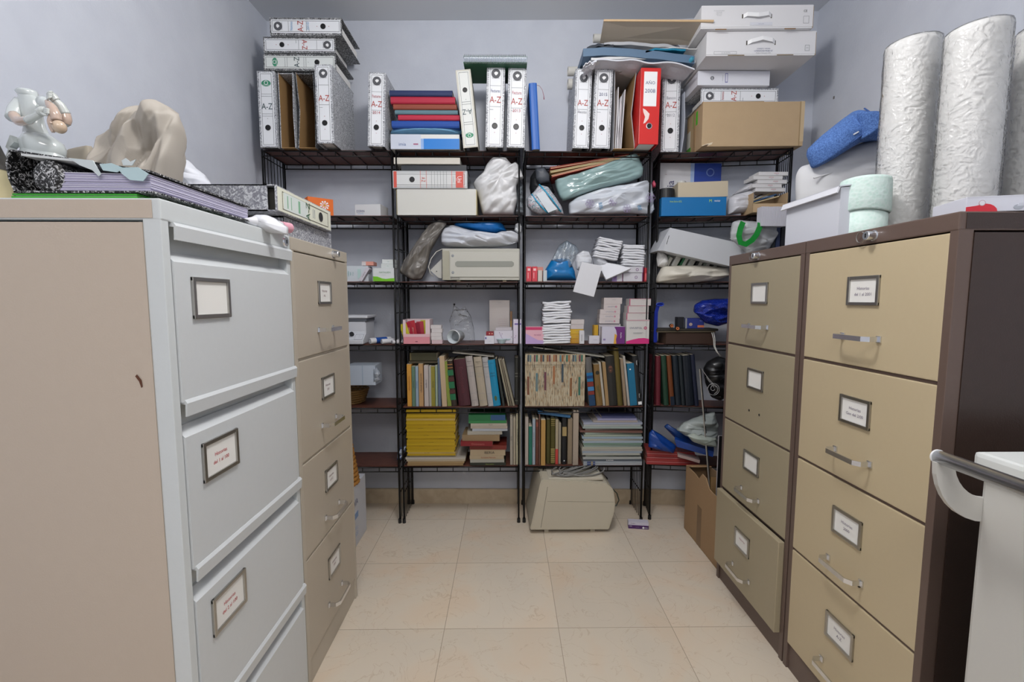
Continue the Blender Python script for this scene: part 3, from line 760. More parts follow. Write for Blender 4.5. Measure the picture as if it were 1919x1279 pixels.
binder('first of the two close marbled files under the paper heap, by the rolled sheets', 1076, 1107, 128, 277, 2.235, lean=1.8, z=Z6, dep=.24, hand=[(.46, 'Recetas', inkg)])
binder('marbled file handwritten 2015 under the paper heap', 1112, 1146, 128, 277, 2.235, lean=1.6, z=Z6, dep=.24, hand=[(.68, '2015', inkb)])
open_case('V-shaped open grey file stuffed with loose papers beside the red file', 1150, 1192, 130, 277, 2.235, (.005, .022), mat('#a7aab0', .6), papers=True, group=None, z=Z6)
# red file
x0, x1 = span(1198, 1235, 195, 2.17); z0 = Z6; h = zat(126, 2.17) - z0; w_ = x1 - x0; rdm = mat('#d32f2c', .32)
t = T('lever_arch_file', 'bright red lever arch file with white handwritten label', 'file binder', (x0, 2.17, z0 + .0), (0, R(.8), 0))
link('front_cover', box(0, .003, .001, .28, 0, h, .0006), rdm, t); link('back_cover', box(w_ - .003, w_, .001, .28, 0, h, .0006), rdm, t)
link('spine', box(0, w_, -.003, .001, .0, h, .0015), rdm, t)
link('spine_label', box(w_ * .16, w_ * .82, -.0038, -.002, h * .5, h * .95), WHITE, t)
deco(t, [('T', .48, .81, .017, 'AÑO', 0, .05, inkb), ('T', .48, .70, .017, '2008', 0, .05, inkb), ('p', [(.15, .47), (.3, .45), (.5, .4), (.45, .33), (.3, .28), (.2, .27), (.28, .36), (.18, .42)], mat('#f0d8d4', .6))], w_, h, Matrix.Translation((0, -.0038, 0)))
M5 = Matrix.Translation((w_ * .5, -.0036, h * .24)) @ Matrix.Rotation(R(90), 4, 'X')
rg = link('finger_hole', lathe(nb(), [(.010, 0), (.0135, 0), (.0135, .0016), (.011, .002)], 24, M4=M5), CHROME, t)
link('hole_back', lathe(nb(), [(0, .0001), (.0108, .0001), (.0108, -.0006), (0, -.0006)], 20, M4=M5), BLACK, rg)
link('papers', box(.006, w_ - .01, .02, .26, .006, h - .03), PAPER, t)
ZR = TZ[5] + .001
binder('marbled file between the red file and the cardboard box', 1240, 1273, 130, 289, 2.285, dep=.17, z=ZR, hand=[(.66, 'Bancos', inkg), (.45, '2012', inkg)], rz=RRZ * .5)
t = T('sheet_of_paper', 'curled white paper sheet standing right of the last marbled file', 'paper', P(1278, 288, 2.30))
t.location.z = ZR
link('sheet', wall_strip(nb(), [(-.004, 0), (.006, .08), (.009, .17), (.003, .29)], 0, .12, .002), mat('#cfd6e4', .7), t)

# paper heap over the files
zh = zat(126, 2.22)
def sheet(name, label, cat, pts, d, dep, th, m, lift=0, tiltx=0, rz=0, wob=.004, seed=0, ysk=0):
    """flat sheet seen edge on: polyline of front edge in pixels, going back dep, thickness th"""
    W = [P(a, b, d) for a, b in pts]; bm = nb(); n = 24; m_ = 8
    segs = [(a, b) for a, b in zip(W, W[1:])]; Ls = [(b - a).length for a, b in segs]; tot = sum(Ls); fr = []
    for k in range(n + 1):
        s = tot * k / n; i = 0
        while i < len(Ls) - 1 and s > Ls[i]: s -= Ls[i]; i += 1
        fr.append(segs[i][0].lerp(segs[i][1], min(1, s / Ls[i])))
    org = fr[n // 2].copy()
    top = []; bot = []
    for j in range(m_ + 1):
        y = dep * j / m_; rt = []; rb = []
        for k, p in enumerate(fr):
            z = noise.noise(Vector((k * .22 + seed, j * .4, seed * 2.3))) * wob + math.tan(R(tiltx)) * y
            q = p + Vector((ysk * y, y, z)) - org
            rt.append(bm.verts.new(q)); rb.append(bm.verts.new(q - Vector((0, 0, th))))
        top.append(rt); bot.append(rb)
    for j in range(m_):
        for k in range(n):
            bm.faces.new((top[j][k], top[j][k + 1], top[j + 1][k + 1], top[j + 1][k])); bm.faces.new((bot[j][k], bot[j + 1][k], bot[j + 1][k + 1], bot[j][k + 1]))
        bm.faces.new((top[j][0], top[j + 1][0], bot[j + 1][0], bot[j][0])); bm.faces.new((top[j][n], bot[j][n], bot[j + 1][n], top[j + 1][n]))
    for k in range(n):
        bm.faces.new((top[0][k], bot[0][k], bot[0][k + 1], top[0][k + 1])); bm.faces.new((top[m_][k], top[m_][k + 1], bot[m_][k + 1], bot[m_][k]))
    o = link(name, bm, m, None, False); o.location = org
    return tag(o, label, cat)
d = 2.15
sheet('large_envelope', 'crumpled white envelope at the bottom of the paper heap above the red file', 'envelope', [(1097, 124), (1118, 111), (1200, 113), (1260, 118), (1302, 126)], d, .22, .006, mat('#cfd2da', .7), wob=.012, seed=1)
sheet('paper_flap', 'folded white paper corner drooping at the left of the paper heap', 'paper', [(1093, 122), (1104, 116), (1112, 118), (1118, 113)], 2.135, .06, .004, mat('#dfe1e6', .7), wob=.01, seed=2, tiltx=0)
sheet('large_envelope', 'long white envelope under the slate blue folders in the paper heap', 'envelope', [(1108, 108), (1180, 105), (1250, 108), (1303, 114)], 2.16, .2, .010, mat('#d5d6d6', .7), wob=.008, seed=3)
sheet('slate_folder', 'slate blue folder drooping across the middle of the paper heap', 'folder', [(1093, 92), (1130, 88), (1180, 92), (1240, 97), (1302, 104)], 2.155, .2, .034, mat('#5c7690', .55, bump=.3, bs=25), wob=.005, seed=11)
sheet('teal_folder', 'teal blue plastic folder poking out at the right of the paper heap', 'folder', [(1210, 95), (1228, 90), (1262, 91), (1285, 92)], 2.155, .2, .008, mat('#187a9c', .4), wob=.003, seed=4)
bm = nb(); tube(bm, [(0, 0, 0), (.0, .16, .002)], .009, 16); o = link('rolled_brochure', bm, mat('#3f93ad', .4), None, True); o.location = P(1297, 110, 2.14); tag(o, 'small rolled teal brochure end at the right of the paper heap', 'brochure')
sheet('large_envelope', 'white envelope lying above the teal folder in the paper heap', 'envelope', [(1205, 97), (1240, 89), (1270, 89), (1306, 93)], 2.18, .18, .003, mat('#e0e1e0', .7), wob=.006, seed=9)
sheet('grey_folder', 'grey paper folder in the paper heap under the open beige folder', 'folder', [(1132, 82), (1160, 79), (1215, 82), (1275, 87)], 2.19, .2, .014, mat('#b5b8bd', .7), wob=.01, seed=5)
sheet('dark_folder', 'dark navy folder behind the slate folder at the left of the heap', 'folder', [(1100, 88), (1120, 82), (1150, 84)], 2.19, .15, .012, mat('#2a323d', .5), wob=.006, seed=6)
# open beige folder flap: raised board leaning back
a, b, c_, e_ = P(1124, 80, 2.22), P(1322, 84, 2.20), P(1337, 40, 2.05), P(1131, 39, 2.10)
bm = nb(); q = [a, b, c_, e_]; nn = Vector((0, -.3, -.95)).normalized() * .004
o4 = q[0].copy(); vt = [bm.verts.new(v - o4) for v in q]; vb = [bm.verts.new(v + nn - o4) for v in q]
bm.faces.new(vt); bm.faces.new(vb[::-1])
for i in range(4): bm.faces.new((vt[(i + 1) % 4], vt[i], vb[i], vb[(i + 1) % 4]))
bmesh.ops.recalc_face_normals(bm, faces=bm.faces)
fo = T('beige_folder', 'large beige card folder raised open on top of the paper heap', 'folder', o4)
link('board', bm, mat('#c0b5a5', .7), fo)
bm = nb(); tube(bm, [c_ - o4 + Vector((0, -.002, 0)), e_ - o4 + Vector((0, -.002, 0))], .0045, 6); link('folded_edge', bm, mat('#d2b48c', .7), fo)
sheet('letter', 'creased white letter sticking up under the open beige folder', 'paper', [(1190, 80), (1235, 76), (1262, 74), (1275, 86)], 2.20, .14, .002, mat('#ccd0dc', .7), wob=.012, seed=7)
for k, (px, py, r_, lb) in enumerate([(1064, 134, .021, 'upper rolled paper sheet sticking out left of the files'), (1064, 158, .024, 'lower rolled paper sheet sticking out left of the files'), (1112, 72, .019, 'rolled paper sheet poking out behind the beige folder')]):
    bm = nb(); dd = 2.36 if k < 2 else 2.33
    c0 = P(px, py, dd)
    bm = lathe(nb(), [(r_ * .82, 0), (r_ * .82, .14), (r_, .14), (r_, 0), (r_ * .82, 0)], 24, M4=Matrix.Rotation(R(90), 4, 'Y'))
    o = link('paper_roll', bm, mat('#c9c8c2', .7), None, False); o.location = c0; tag(o, lb, 'paper roll', 'rolled sheets on the top shelf')

# ---- box tower at the right end
d = 2.20; RZ = R(-3)
x0, x1 = span(1316, 1502, 240, d)
t = T('cardboard_box', 'brown cardboard box with green stickers at the right end of the top shelf', 'box', (x0, d, ZR), (0, 0, R(-2)))
w_ = x1 - x0; h_ = zat(190, d) - ZR; dp = .205
link('body', box(0, w_, 0, dp, 0, h_, .002), CARD, t)
link('flap', box(0, .0025, .0, dp, h_ * .98, h_ + .004), CARD, t)
link('flap', box(.002, w_ * .6, -.0006, .06, h_ - .002, h_ + .0015), CARD, t)
ML = Matrix.Rotation(R(-90), 4, 'Z') @ Matrix.Translation((-dp, 0, 0))
deco(t, [('r', .42, .62, .70, .93, mat('#4dbb2c', .6)), ('T', .56, .8, .02, '1', 0, .01, INK), ('r', .02, .0, .3, .22, mat('#4f9a3a', .6)), ('r', .0, .22, .25, .62, mat('#c9c9c2', .6)), ('r', .45, 0, .60, 1, mat('#a88c68', .6))], dp, h_, ML)
deco(t, [('p', [(.0, .02), (.05, .06), (.11, .1), (.1, .05), (.04, .0)], mat('#d8cbb2', .8)), ('p', [(.0, .0), (.04, .04), (.07, .05), (.05, .0)], mat('#5b4630', .8)), ('r', .955, 0, .965, 1, mat('#9d8662', .8)), ('r', .965, .1, 1, 1, mat('#c3ad8a', .5))], w_, h_)
zb = ZR + h_
binder_flat('marbled file lying on the brown cardboard box under the slim white carton', 1313, 1458, 163, 189, 2.225, dep=.18, style='grey', top='left', z=zb + .001, hand=[(.72, 'Autonomos', inkr)])
zb2 = zat(163, 2.225)
ge = [('o', .20, .5, .007, INK), ('T', .20, .5, .006, 'GE', 0, .01, INK), ('r', .38, .2, .415, .84, mat('#3a3f9a', .5)), ('r', .385, .24, .41, .8, mat('#dfe0ea', .5)), ('T', .345, .5, .004, 'Ultrasound gel', 90, .04, GREY)]
carton('white_carton', 'slim white carton with blue stamp between lying file and big white box', 'box', 1308, 1443, 131, zb2 + .001, 2.20, .18, mat('#dfe1e9', .5), ge)
zb3 = zat(130, 2.2) + .002
def handle_box(label, px0, px1, pyt, d, dep, z0, slots, its, strap):
    x0, x1 = span(px0, px1, pyt + 20, d); w_ = x1 - x0; h_ = zat(pyt, d) - z0
    t = T('white_handle_box', label, 'box', (x0, d, z0), (0, 0, R(-1.5)), 'white cardboard cases stacked by the ceiling')
    WB = mat('#dedee0', .6)
    link('body', box(0, w_, 0, dep, 0, h_, .002), WB, t)
    link('lid_flap', box(-.0, w_ * 1.0, -.0015, .0, .006, h_ + .001), WB, t)
    link('side_edge', box(w_, w_ + .003, .0, .02, .002, h_ - .004), mat('#a18a66', .7), t)
    deco(t, its, w_, h_, Matrix.Translation((0, -.0015, 0)))
    cx = w_ * .5
    pts = [(cx - .06, -.001, h_ * .52), (cx - .045, -.012, h_ * .57), (cx, -.018, h_ * (.66 if strap else .50)), (cx + .045, -.012, h_ * .60), (cx + .062, -.001, h_ * .55)]
    bm = nb(); 
    for (p, q) in zip(pts, pts[1:]):
        p, q = Vector(p), Vector(q); hw = .008
        v = [bm.verts.new(x) for x in (p - Vector((0, 0, hw)), q - Vector((0, 0, hw)), q + Vector((0, 0, hw)), p + Vector((0, 0, hw)))]
        u = [bm.verts.new(x.co + Vector((0, .003, 0))) for x in v]
        bm.faces.new(v); bm.faces.new(u[::-1])
        for i in range(4): bm.faces.new((v[(i + 1) % 4], v[i], u[i], u[(i + 1) % 4]))
    link('handle', bm, WHITE, t)
    for xx in (cx - .062, cx + .06): link('slot', box(xx - .002, xx + .003, -.0022, 0, h_ * .44, h_ * .62), mat('#4c4640', .8), t)
    return t, w_, h_
its2 = [('f', .07, .06, .28, .18, .0008, GREY), ('T', .18, .12, .004, 'ver. US 150 MHz', 0, .07, GREY), ('T', .525, .28, .006, 'LOGIQ E / VSCAN', 0, .07, inkb), ('T', .525, .19, .006, 'ULTRASOUND PROBE SET', 0, .08, inkb), ('T', .525, .10, .005, 'Made in Wisconsin, USA', 0, .07, GREY), ('f', .905, .18, .945, .42, .0008, GREY), ('T', .925, .3, .006, 'E1', 0, .01, GREY), ('r', .2, .0, .35, .03, mat('#8a7a5e', .8)), ('r', .65, .0, .80, .03, mat('#8a7a5e', .8))]
t2, w2, h2 = handle_box('big white case with arched plastic handle, lower of the pair near the ceiling', 1324, 1525, 58, 2.08, .31, zb3, 1, its2, True)
deco(t2, [('T', .12, .15, .018, 'CE', 0, .04, INK)], w2, .2, Matrix.Rotation(R(90), 4, 'X') @ Matrix.Translation((0, .002, 0)) @ Matrix.Rotation(R(180), 4, 'X'))
its1 = [('T', .93, .74, .009, 'CE', 0, .02, INK), ('f', .915, .2, .965, .52, .0008, GREY)] + [('T', .16, .78 - .07 * k, .003, s, 0, .06, GREY) for k, s in enumerate(['Kit ultrasound transducer', 'Ref. 545 2300', 'made in U.S.A.', 'fragile keep dry'])] + [('r', .44, .12, .64, .26, mat('#d3d5dc', .6)), ('T', .54, .19, .003, 'serial number', 0, .05, inkb), ('r', .13, -.06, .23, -.02, mat('#8a6d4c', .8)), ('r', .75, -.06, .85, -.02, mat('#8a6d4c', .8))]
handle_box('white case with folded handle and CE mark, topmost box near the ceiling', 1314, 1520, 9, 2.06, .31, zb3 + h2 + .002, 1, its1, False)
# ============================================================= FIFTH SHELF FROM THE FLOOR (z 1.558)
PLW = mat('#e2e4e8', .32, bump=.25, bs=35, coat=.2)
def cyl(name, label, cat, px, pyt, z0, d, wpx, m, prof=None, group=None, n=28):
    x0, x1 = span(px - wpx / 2, px + wpx / 2, pyt, d); r = (x1 - x0) / 2; h = zat(pyt, d - r) - z0
    bm = lathe(nb(), prof(r, h) if prof else [(0, 0), (r, 0), (r, h - .002), (r - .002, h), (0, h)], n)
    o = link(name, bm, m, None, False)
    o.location = ((x0 + x1) / 2, d + r, z0); return tag(o, label, cat, group)
Z = TZ[4] + .001
# orange tissue box
x0 = P(585, 390, 2.30).x; x1 = P(627, 390, 2.30).x
t = T('tissue_box', 'orange tissue box printed with white daisies on the upper left shelf', 'box', (x1, 2.285, Z), (0, 0, R(38)))
ORG = ramp_mat('orange_floral_card', [(.3, '#e06a12'), (.55, '#e87a16'), (.62, '#c7b13a'), (.7, '#b35a1a')], 34, 3, .5, 2)
link('body', box(-.118, 0, 0, .11, 0, .078, .002), mat('#ea6f14', .5), t)
def daisy(u, v, r, m1=None):
    its = []
    for k in range(9):
        a = k * 2 * math.pi / 9
        its.append(('d', u + 0, v, 0, INK)) if False else its.append(('p', [(u + r * .2 * math.cos(a), v + r * .2 * math.sin(a)), (u + r * math.cos(a - .22), v + r * math.sin(a - .22)), (u + r * 1.1 * math.cos(a), v + r * 1.1 * math.sin(a)), (u + r * math.cos(a + .22), v + r * math.sin(a + .22))], m1 or WHITE))
    its.append(('d', u, v, r * .25, mat('#d9a520', .5))); return its
deco(t, daisy(-.042, .045, .02) + daisy(-.095, .02, .018), 1, 1)
deco(t, daisy(.028, .045, .02, mat('#c9b23c', .5)) + daisy(.07, .025, .018, mat('#c9b23c', .5)) + daisy(.095, .055, .014, mat('#b7471c', .5)), 1, 1, Matrix.Rotation(R(90), 4, 'Z'))
link('top_slot', prism(nb(), [(-.09 + .035 * (1 + math.cos(k * math.pi / 8)) - .035 + .035, 0.055 + .018 * math.sin(k * math.pi / 8)) for k in range(16)], -.0012, 0, Matrix.Translation((0, 0, .078)) @ Matrix.Rotation(R(-90), 4, 'X')), mat('#b8541a', .6), t)
carton('white_carton', 'small white carton with blue lettering beside the orange tissue box', 'box', 664, 714, 384, Z, 2.30, .10, mat('#d3d4d6', .5), [('T', .22, .45, .012, 'ESSRIN', 0, .04, inkb), ('r', .1, .22, .34, .26, mat('#9fb3d0', .6))], rz=R(-7))
# mid-left
t, wd, h = carton('archive_box', 'plain white archive box under the file with red bands', 'box', 744, 892, 355, Z, 2.262, .21, mat('#cfcfc9', .6), (), lid=mat('#d4d4ce', .6))
link('side_edge', box(wd / 2, wd / 2 + .003, 0, .2, .002, h - .002), mat('#c4b98f', .6), t); link('side_edge', box(-wd / 2 - .003, -wd / 2, 0, .2, .002, h - .002), mat('#c4b98f', .6), t)
x0, x1 = span(736, 876, 338, 2.258); zb = Z + h + .002; w_ = zat(321, 2.258) - zb; hh = x1 - x0
t = T('lever_arch_file', 'white file with coral red bands lying on the plain archive box', 'file binder', (x0, 2.258, zb + w_), (0, R(90), 0))
CR = mat('#d05548', .5)
binder_parts(t, w_, hh, .21, mat('#b9bcbe', .5), 'none', tone='#d2d4d4')
deco(t, [('r', .04, .015, .96, .055, CR), ('r', .0, .37, 1, .374, CR), ('r', 0, .45, 1, .454, CR), ('T', .5, .412, .018, 'A Z', 0, .022, CR), ('r', 0, .79, 1, .794, CR), ('r', 0, .955, 1, .959, CR), ('r', .04, .845, .96, .945, CR), ('T', .5, .895, .020, 'Uni', 0, .03, WHITE), ('T', .5, .855, .004, 'system', 0, .02, WHITE), ('T', .5, .815, .006, 'CLASSIC', 0, .03, GREY)] + [('r', 0, .52 + .04 * k, 1, .522 + .04 * k, GREY) for k in range(6)], w_, hh, Matrix.Translation((0, -.0034, 0)))
flatbook('black_folder', 'black folder lying on the file with red bands', 752, 874, 310, 320, 2.275, .19, mat('#2b3036', .5), cat='folder', pages='#23272c', z0=zb + w_ + .001)
flatbook('desk_pad', 'cream edged pad topmost under the top shelf, above the black folder', 738, 862, 296, 308, 2.265, .2, mat('#cbc7bc', .6), cat='pad', pages='#d8d5cc')
pillow('knotted_plastic_bag', [(905, 404), (896, 370), (886, 345), (893, 335), (905, 325), (912, 308), (922, 297), (940, 293), (953, 300), (958, 308), (968, 303), (976, 318), (981, 336), (973, 338), (968, 350), (970, 375), (962, 404)], mat('#dadbdd', .38, bump=.3, bs=30), 2.32, .06, 'knotted white plastic bag beside the plain archive box', 'plastic bag', amp=.012, freq=14, fold=(35, 0), fk=2.2, seed=3, rings=30, n=170)
pillow('grey_plastic_bag', [(965, 404), (968, 360), (972, 335), (980, 345), (981, 404)], mat('#7d858c', .3, bump=.3, bs=30), 2.38, .04, 'grey translucent bag tucked behind the knotted white bag', 'plastic bag', amp=.008, freq=20, seed=4)
# mid-right
pillow('black_pouch', [(992, 352), (994, 332), (1003, 318), (1020, 314), (1030, 326), (1033, 345), (1040, 360), (1030, 375), (1010, 378), (996, 372)], mat('#1c1f23', .5, bump=.3, bs=40), 2.36, .05, 'black fabric pouch behind the flowered wash bag', 'pouch', amp=.006, freq=16, seed=5)
pillow('stiff_case', [(1003, 318), (1019, 314), (1030, 330), (1029, 342), (1012, 345), (1004, 338)], mat('#40454d', .5), 2.30, .03, 'dark grey stiff case tilted on top of the black pouch', 'case', amp=.001, freq=10, seed=6, q=.3)
FLO = ramp_mat('floral_fabric', [(.36, '#7a8f9c'), (.46, '#a9b6be'), (.54, '#d8dade'), (.62, '#b58c99'), (.7, '#6fa6bd')], 95, 2, .6, 1)
wb = pillow('wash_bag', [(987, 372), (1002, 358), (1010, 347), (1027, 350), (1040, 368), (1053, 388), (1057, 403), (1010, 403), (995, 396), (988, 388)], FLO, 2.30, .045, 'flowered wash bag with turquoise piping at the left of the second shelf down', 'bag', amp=.003, freq=18, seed=7)
org = wb.location
def onbag(px, py, off=-.045): return P(px, py, 2.30) + Vector((0, off, 0)) - org
bm = nb(); tube(bm, [onbag(1010, 348, -.02), onbag(1020, 362, -.045), onbag(1034, 380, -.05), onbag(1050, 400, -.035)], .0035, 8)
tube(bm, [onbag(996, 366, -.02), onbag(1004, 380, -.045), onbag(1018, 396, -.045), onbag(1026, 402, -.03)], .0035, 8)
link('piping', bm, mat('#2f9ec4', .4), wb, True)
bm = nb(); q = [onbag(1004, 370, -.048), onbag(1016, 362, -.05), onbag(1042, 396, -.05), onbag(1026, 402, -.045)]
v = [bm.verts.new(x) for x in q]; u = [bm.verts.new(x + Vector((0, .003, 0))) for x in q]; bm.faces.new(v); bm.faces.new(u[::-1])
for i in range(4): bm.faces.new((v[(i + 1) % 4], v[i], u[i], u[(i + 1) % 4]))
link('clear_pocket', bm, mat('#cfd6dc', .15), wb)
for k, (a, b, c_, lb, e_) in enumerate([((1031, 316), (1222, 284), '#a32c24', 'red folder on top of the tilted folders above the teal bag', 0), ((1031, 323), (1205, 289), '#c2b184', 'cream folder second in the tilted folders above the teal bag', .002), ((1034, 331), (1190, 293), '#d3a98a', 'peach folder lowest in the tilted folders above the teal bag', .004)]):
    p0 = P(a[0], a[1], 2.29); p1 = P(b[0], b[1], 2.29); L_ = (p1 - p0).length; an = math.atan2(p1.z - p0.z, p1.x - p0.x)
    t = T('card_folder', lb, 'folder', p0, (0, -an, 0), 'tilted card folders')
    link('cover', box(0, L_, 0, .15, .004, .0065), mat(c_, .6), t); link('cover', box(0, L_ * .97, 0, .15, -.003, -.001), mat('#a8372c' if k != 1 else c_, .6), t)
    link('papers', box(.004, L_ * .9, .004, .145, -.001, .004), mat('#cdbd98' if k < 2 else '#dcb695', .8), t)
pillow('teal_plastic_bag', [(1039, 338), (1080, 327), (1130, 310), (1170, 296), (1193, 288), (1198, 296), (1207, 318), (1204, 332), (1180, 342), (1120, 356), (1075, 372), (1054, 378), (1047, 370), (1041, 352)], mat('#8ea9a9', .18, bump=.35, bs=16, coat=.5), 2.315, .05, 'pale teal plastic bag wrapped round a long packet, tilted', 'plastic bag', amp=.0075, freq=17, fold=(17, 0), fk=4, seed=8, q=.4)
fb = pillow('printed_plastic_bag', [(1066, 403), (1065, 382), (1080, 370), (1122, 356), (1160, 348), (1190, 345), (1213, 338), (1222, 348), (1225, 370), (1228, 392), (1222, 402)], mat('#c9cfd8', .3, bump=.3, bs=20, coat=.2), 2.305, .05, 'white plastic bag with lilac flowers and blue letters under the teal bag', 'plastic bag', amp=.010, freq=13, fold=(12, 0), fk=2.6, seed=9)
org = fb.location
LIL = mat('#9a86b4', .5)
def flower(px, py, r, off):
    c0 = P(px, py, 2.305) - org; c0.y = off; bm = nb()
    for k in range(6):
        a = k * math.pi / 3; cc = c0 + Vector((r * .6 * math.cos(a), 0, r * .6 * math.sin(a)))
        tube(bm, [cc + Vector((r * .42 * math.cos(b * math.pi / 5), 0, r * .42 * math.sin(b * math.pi / 5))) for b in range(10)], .0008, 4, True)
    link('printed_flower', bm, LIL, fb)
for px, py, r_ in ((1102, 386, .021), (1144, 383, .019), (1170, 395, .02), (1213, 375, .022)): flower(px, py, r_, -.052)
for px, py, s_ in ((1122, 391, 'BEL'), (1193, 394, 'BE')):
    c0 = P(px, py, 2.305) - org; deco(fb, [('T', 0, 0, .016, s_, -75, .05, mat('#2f7fae', .5))], 1, 1, Matrix.Translation((c0.x, -.053, c0.z)))
pillow('pink_rubber_glove', [(1221, 345), (1225, 338), (1229, 345), (1228, 352), (1223, 352)], mat('#c8506a', .4), 2.33, .015, 'pink rubber tip showing behind the flowered plastic bag', 'glove', amp=.001, freq=10)
# right unit (angled) helper depth
def dr(px): return 2.288 - (px - 1236) / (1485 - 1236) * .078 + .012
mia2 = [('r', .55, 0, 1, 1, mat('#21409a', .35)), ('r', .5, 0, .56, 1, mat('#9fb6dc', .4)), ('T', .18, .55, .034, 'imia', 90, .11, mat('#2b2f5c', .5)), ('o', .82, 1.12 * .75, .018, mat('#6f88c6', .5)), ('o', .62, .55, .02, mat('#6f88c6', .5)), ('T', .1, .8, .01, ')', 90, .03, mat('#a04a60', .5))]
carton('cardboard_box', 'tall white and dark blue printed box standing at the back of the upper right shelf', 'box', 1237, 1352, 305, Z, 2.385, .035, mat('#c9c9cd', .5), mia2)
bt, bw, bh = carton('router_box', 'bright blue router box with small white logo on the upper right shelf', 'box', 1241, 1360, 369, Z, 2.262, .11, mat('#0f6fae', .4), [('T', .22, .78, .009, 'Home Station ADSL', 0, .058, mat('#a8cf5a', .5)), ('T', .86, .80, .009, 'movistar', 0, .028, WHITE), ('T', .755, .80, .013, 'M', 0, .014, mat('#a8d048', .5))], rz=RRZ * .4)
zz = Z + bh + .001
cyl('round_pot', 'black cylindrical pot standing on the bright blue router box', 'pot', 1254, 347, zz, 2.272, 31, BLACK, prof=lambda r, h: [(0, 0), (r, 0), (r, h * .85), (r * .97, h * .87), (r * .97, h - .002), (r * .9, h), (0, h)])
carton('beige_carton', 'beige unprinted carton lying on the bright blue router box', 'box', 1272, 1364, 340, zz, 2.268, .09, mat('#c3b79f', .6), (), ry=R(-1.5), rz=RRZ * .4, lid=mat('#c9bda6', .6))
cyl('paper_roll', 'small white paper roll resting behind the beige carton', 'paper roll', 1280, 335, zz, 2.36, 17, mat('#d5d5d2', .6))
# long white wrapped packs sloping
for k, (pts, lb) in enumerate([([(1364, 403), (1364, 372), (1380, 362), (1412, 352), (1414, 396), (1390, 400)], 'white plastic wrapped pack leaning in the upper right shelf, by the blue router box'), ([(1372, 366), (1385, 355), (1404, 344), (1412, 352), (1395, 362)], 'white crumpled wrapped pack lying above the first by the small pharmacy cartons')]):
    pillow('wrapped_pack', pts, mat('#c5c6cc', .3, bump=.3, bs=30), 2.27, .05, lb, 'wrapped pack', amp=.004, freq=20, seed=20 + k, group='plastic wrapped packs')
zc = zat(366, 2.20)
for k in range(5):
    a = [1416, 1410, 1420, 1412, 1422][k]; pyt = 357 - 8 * (k + 1) + 1
    z1_ = zat(358 - 7.6 * k, 2.2)
    hgt = .0175
    t, wd_, h_ = carton('pharmacy_carton', '%s from bottom in the pile of slim white red-printed cartons' % ORD[k], 'box', a, a + 55, pyt, z1_, 2.2, .09, mat('#d6d5d5', .5), [('T', .6, .62, .005, 'AMOXI', 0, .03, mat('#b85a62', .5)), ('T', .62, .25, .003, '1000 mg', 0, .02, inkb)], h=hgt - .001, group='slim white cartons at the right post')
# open brown box holding cards
z0 = Z; d = 2.175
x0, x1 = span(1411, 1474, 380, d); w_ = x1 - x0; h_ = zat(360, d) - z0
t = T('open_carton', 'small open brown carton full of pens and card bundles under the white cartons', 'box', (x0, d, z0), (0, 0, R(-3)))
for a in ((0, .002, 0, .12), (w_ - .002, w_, 0, .12), (0, w_, .118, .12)): link('side_board', box(a[0], a[1], a[2], a[3], 0, h_), CARD, t)
link('side_board', box(0, w_, 0, .002, 0, h_ * .45), CARD, t); link('base_board', box(0, w_, 0, .12, 0, .002), CARD, t)
for k in range(4):
    M4 = Matrix.Translation((.01, .02 + .02 * k, h_ * (.5 + .08 * k))) @ Matrix.Rotation(R(-15 - 3 * k), 4, 'Y')
    bm = lathe(nb(), [(0, 0), (.003, .004), (.003, w_ * .8), (0, w_ * .8 + .002)], 8, M4=M4 @ Matrix.Rotation(R(90), 4, 'Y'))
    o = link('pen', bm, mat(['#c9b78f', '#2f5c8a', '#d0c4a2', '#2a2a2c'][k], .4)); o.location = (x0, d, z0)
    tag(o, ['wooden pen lowest in the small open brown carton', 'blue pen in the small open brown carton', 'pale wooden pen in the small open brown carton', 'black pen at the back of the small open brown carton'][k], 'pen', 'pens in the open carton')
p0 = P(1426, 424, 2.13); z1_ = zat(386, 2.13); wd_ = P(1474, 400, 2.13).x - p0.x
t = T('card_bundle', 'bundle of white cards hanging upright in front of the small open brown carton', 'cards', p0)
for k in range(16): link('card', box(wd_ * k / 16 + .0004, wd_ * (k + 1) / 16 - .0004, 0, .04 + .004 * noise.noise(Vector((k * 1.7, 0, 0))), 0, z1_ - p0.z - .003 * abs(noise.noise(Vector((k * 2.1, 3, 0)))), .0002), mat('#cfcfd8', .7), t)

# ============================================================= FOURTH SHELF (z 1.239)
Z = TZ[3] + .001
tl = mat('#4fa39a', .5); grn = mat('#77c02c', .45)
carton('pharmacy_carton', 'pale carton with vertical teal lettering, by the beige cabinet', 'box', 640, 690, 499, Z, 2.30, .07, mat('#cdd5db', .5), [('T', .25 + .09 * k, .5, .0055, s, 90, .05, tl) for k, s in enumerate(['natalben', 'supra', '30 caps'])] + [('r', .6, .2, .72, .8, mat('#b7d3cf', .5))])
t = T('pharmacy_carton', 'slim white carton leaning diagonally beside the lime and white carton', 'box', P(674, 525, 2.27), (0, R(32), 0)); t.location.z = Z
link('body', box(-.009, .009, 0, .05, .004, .078, .001), mat('#cfcbd4', .5), t); deco(t, [('T', 0, .04, .005, 'progeffik 200', 90, .05, INK)], 1, 1)
carton('pharmacy_carton', 'small salmon and white carton lying on the pale carton with teal letters', 'box', 678, 700, 491, zat(498, 2.31), 2.31, .06, mat('#d99585', .5), [('r', 0, 0, .35, 1, mat('#d5cfcf', .5))])
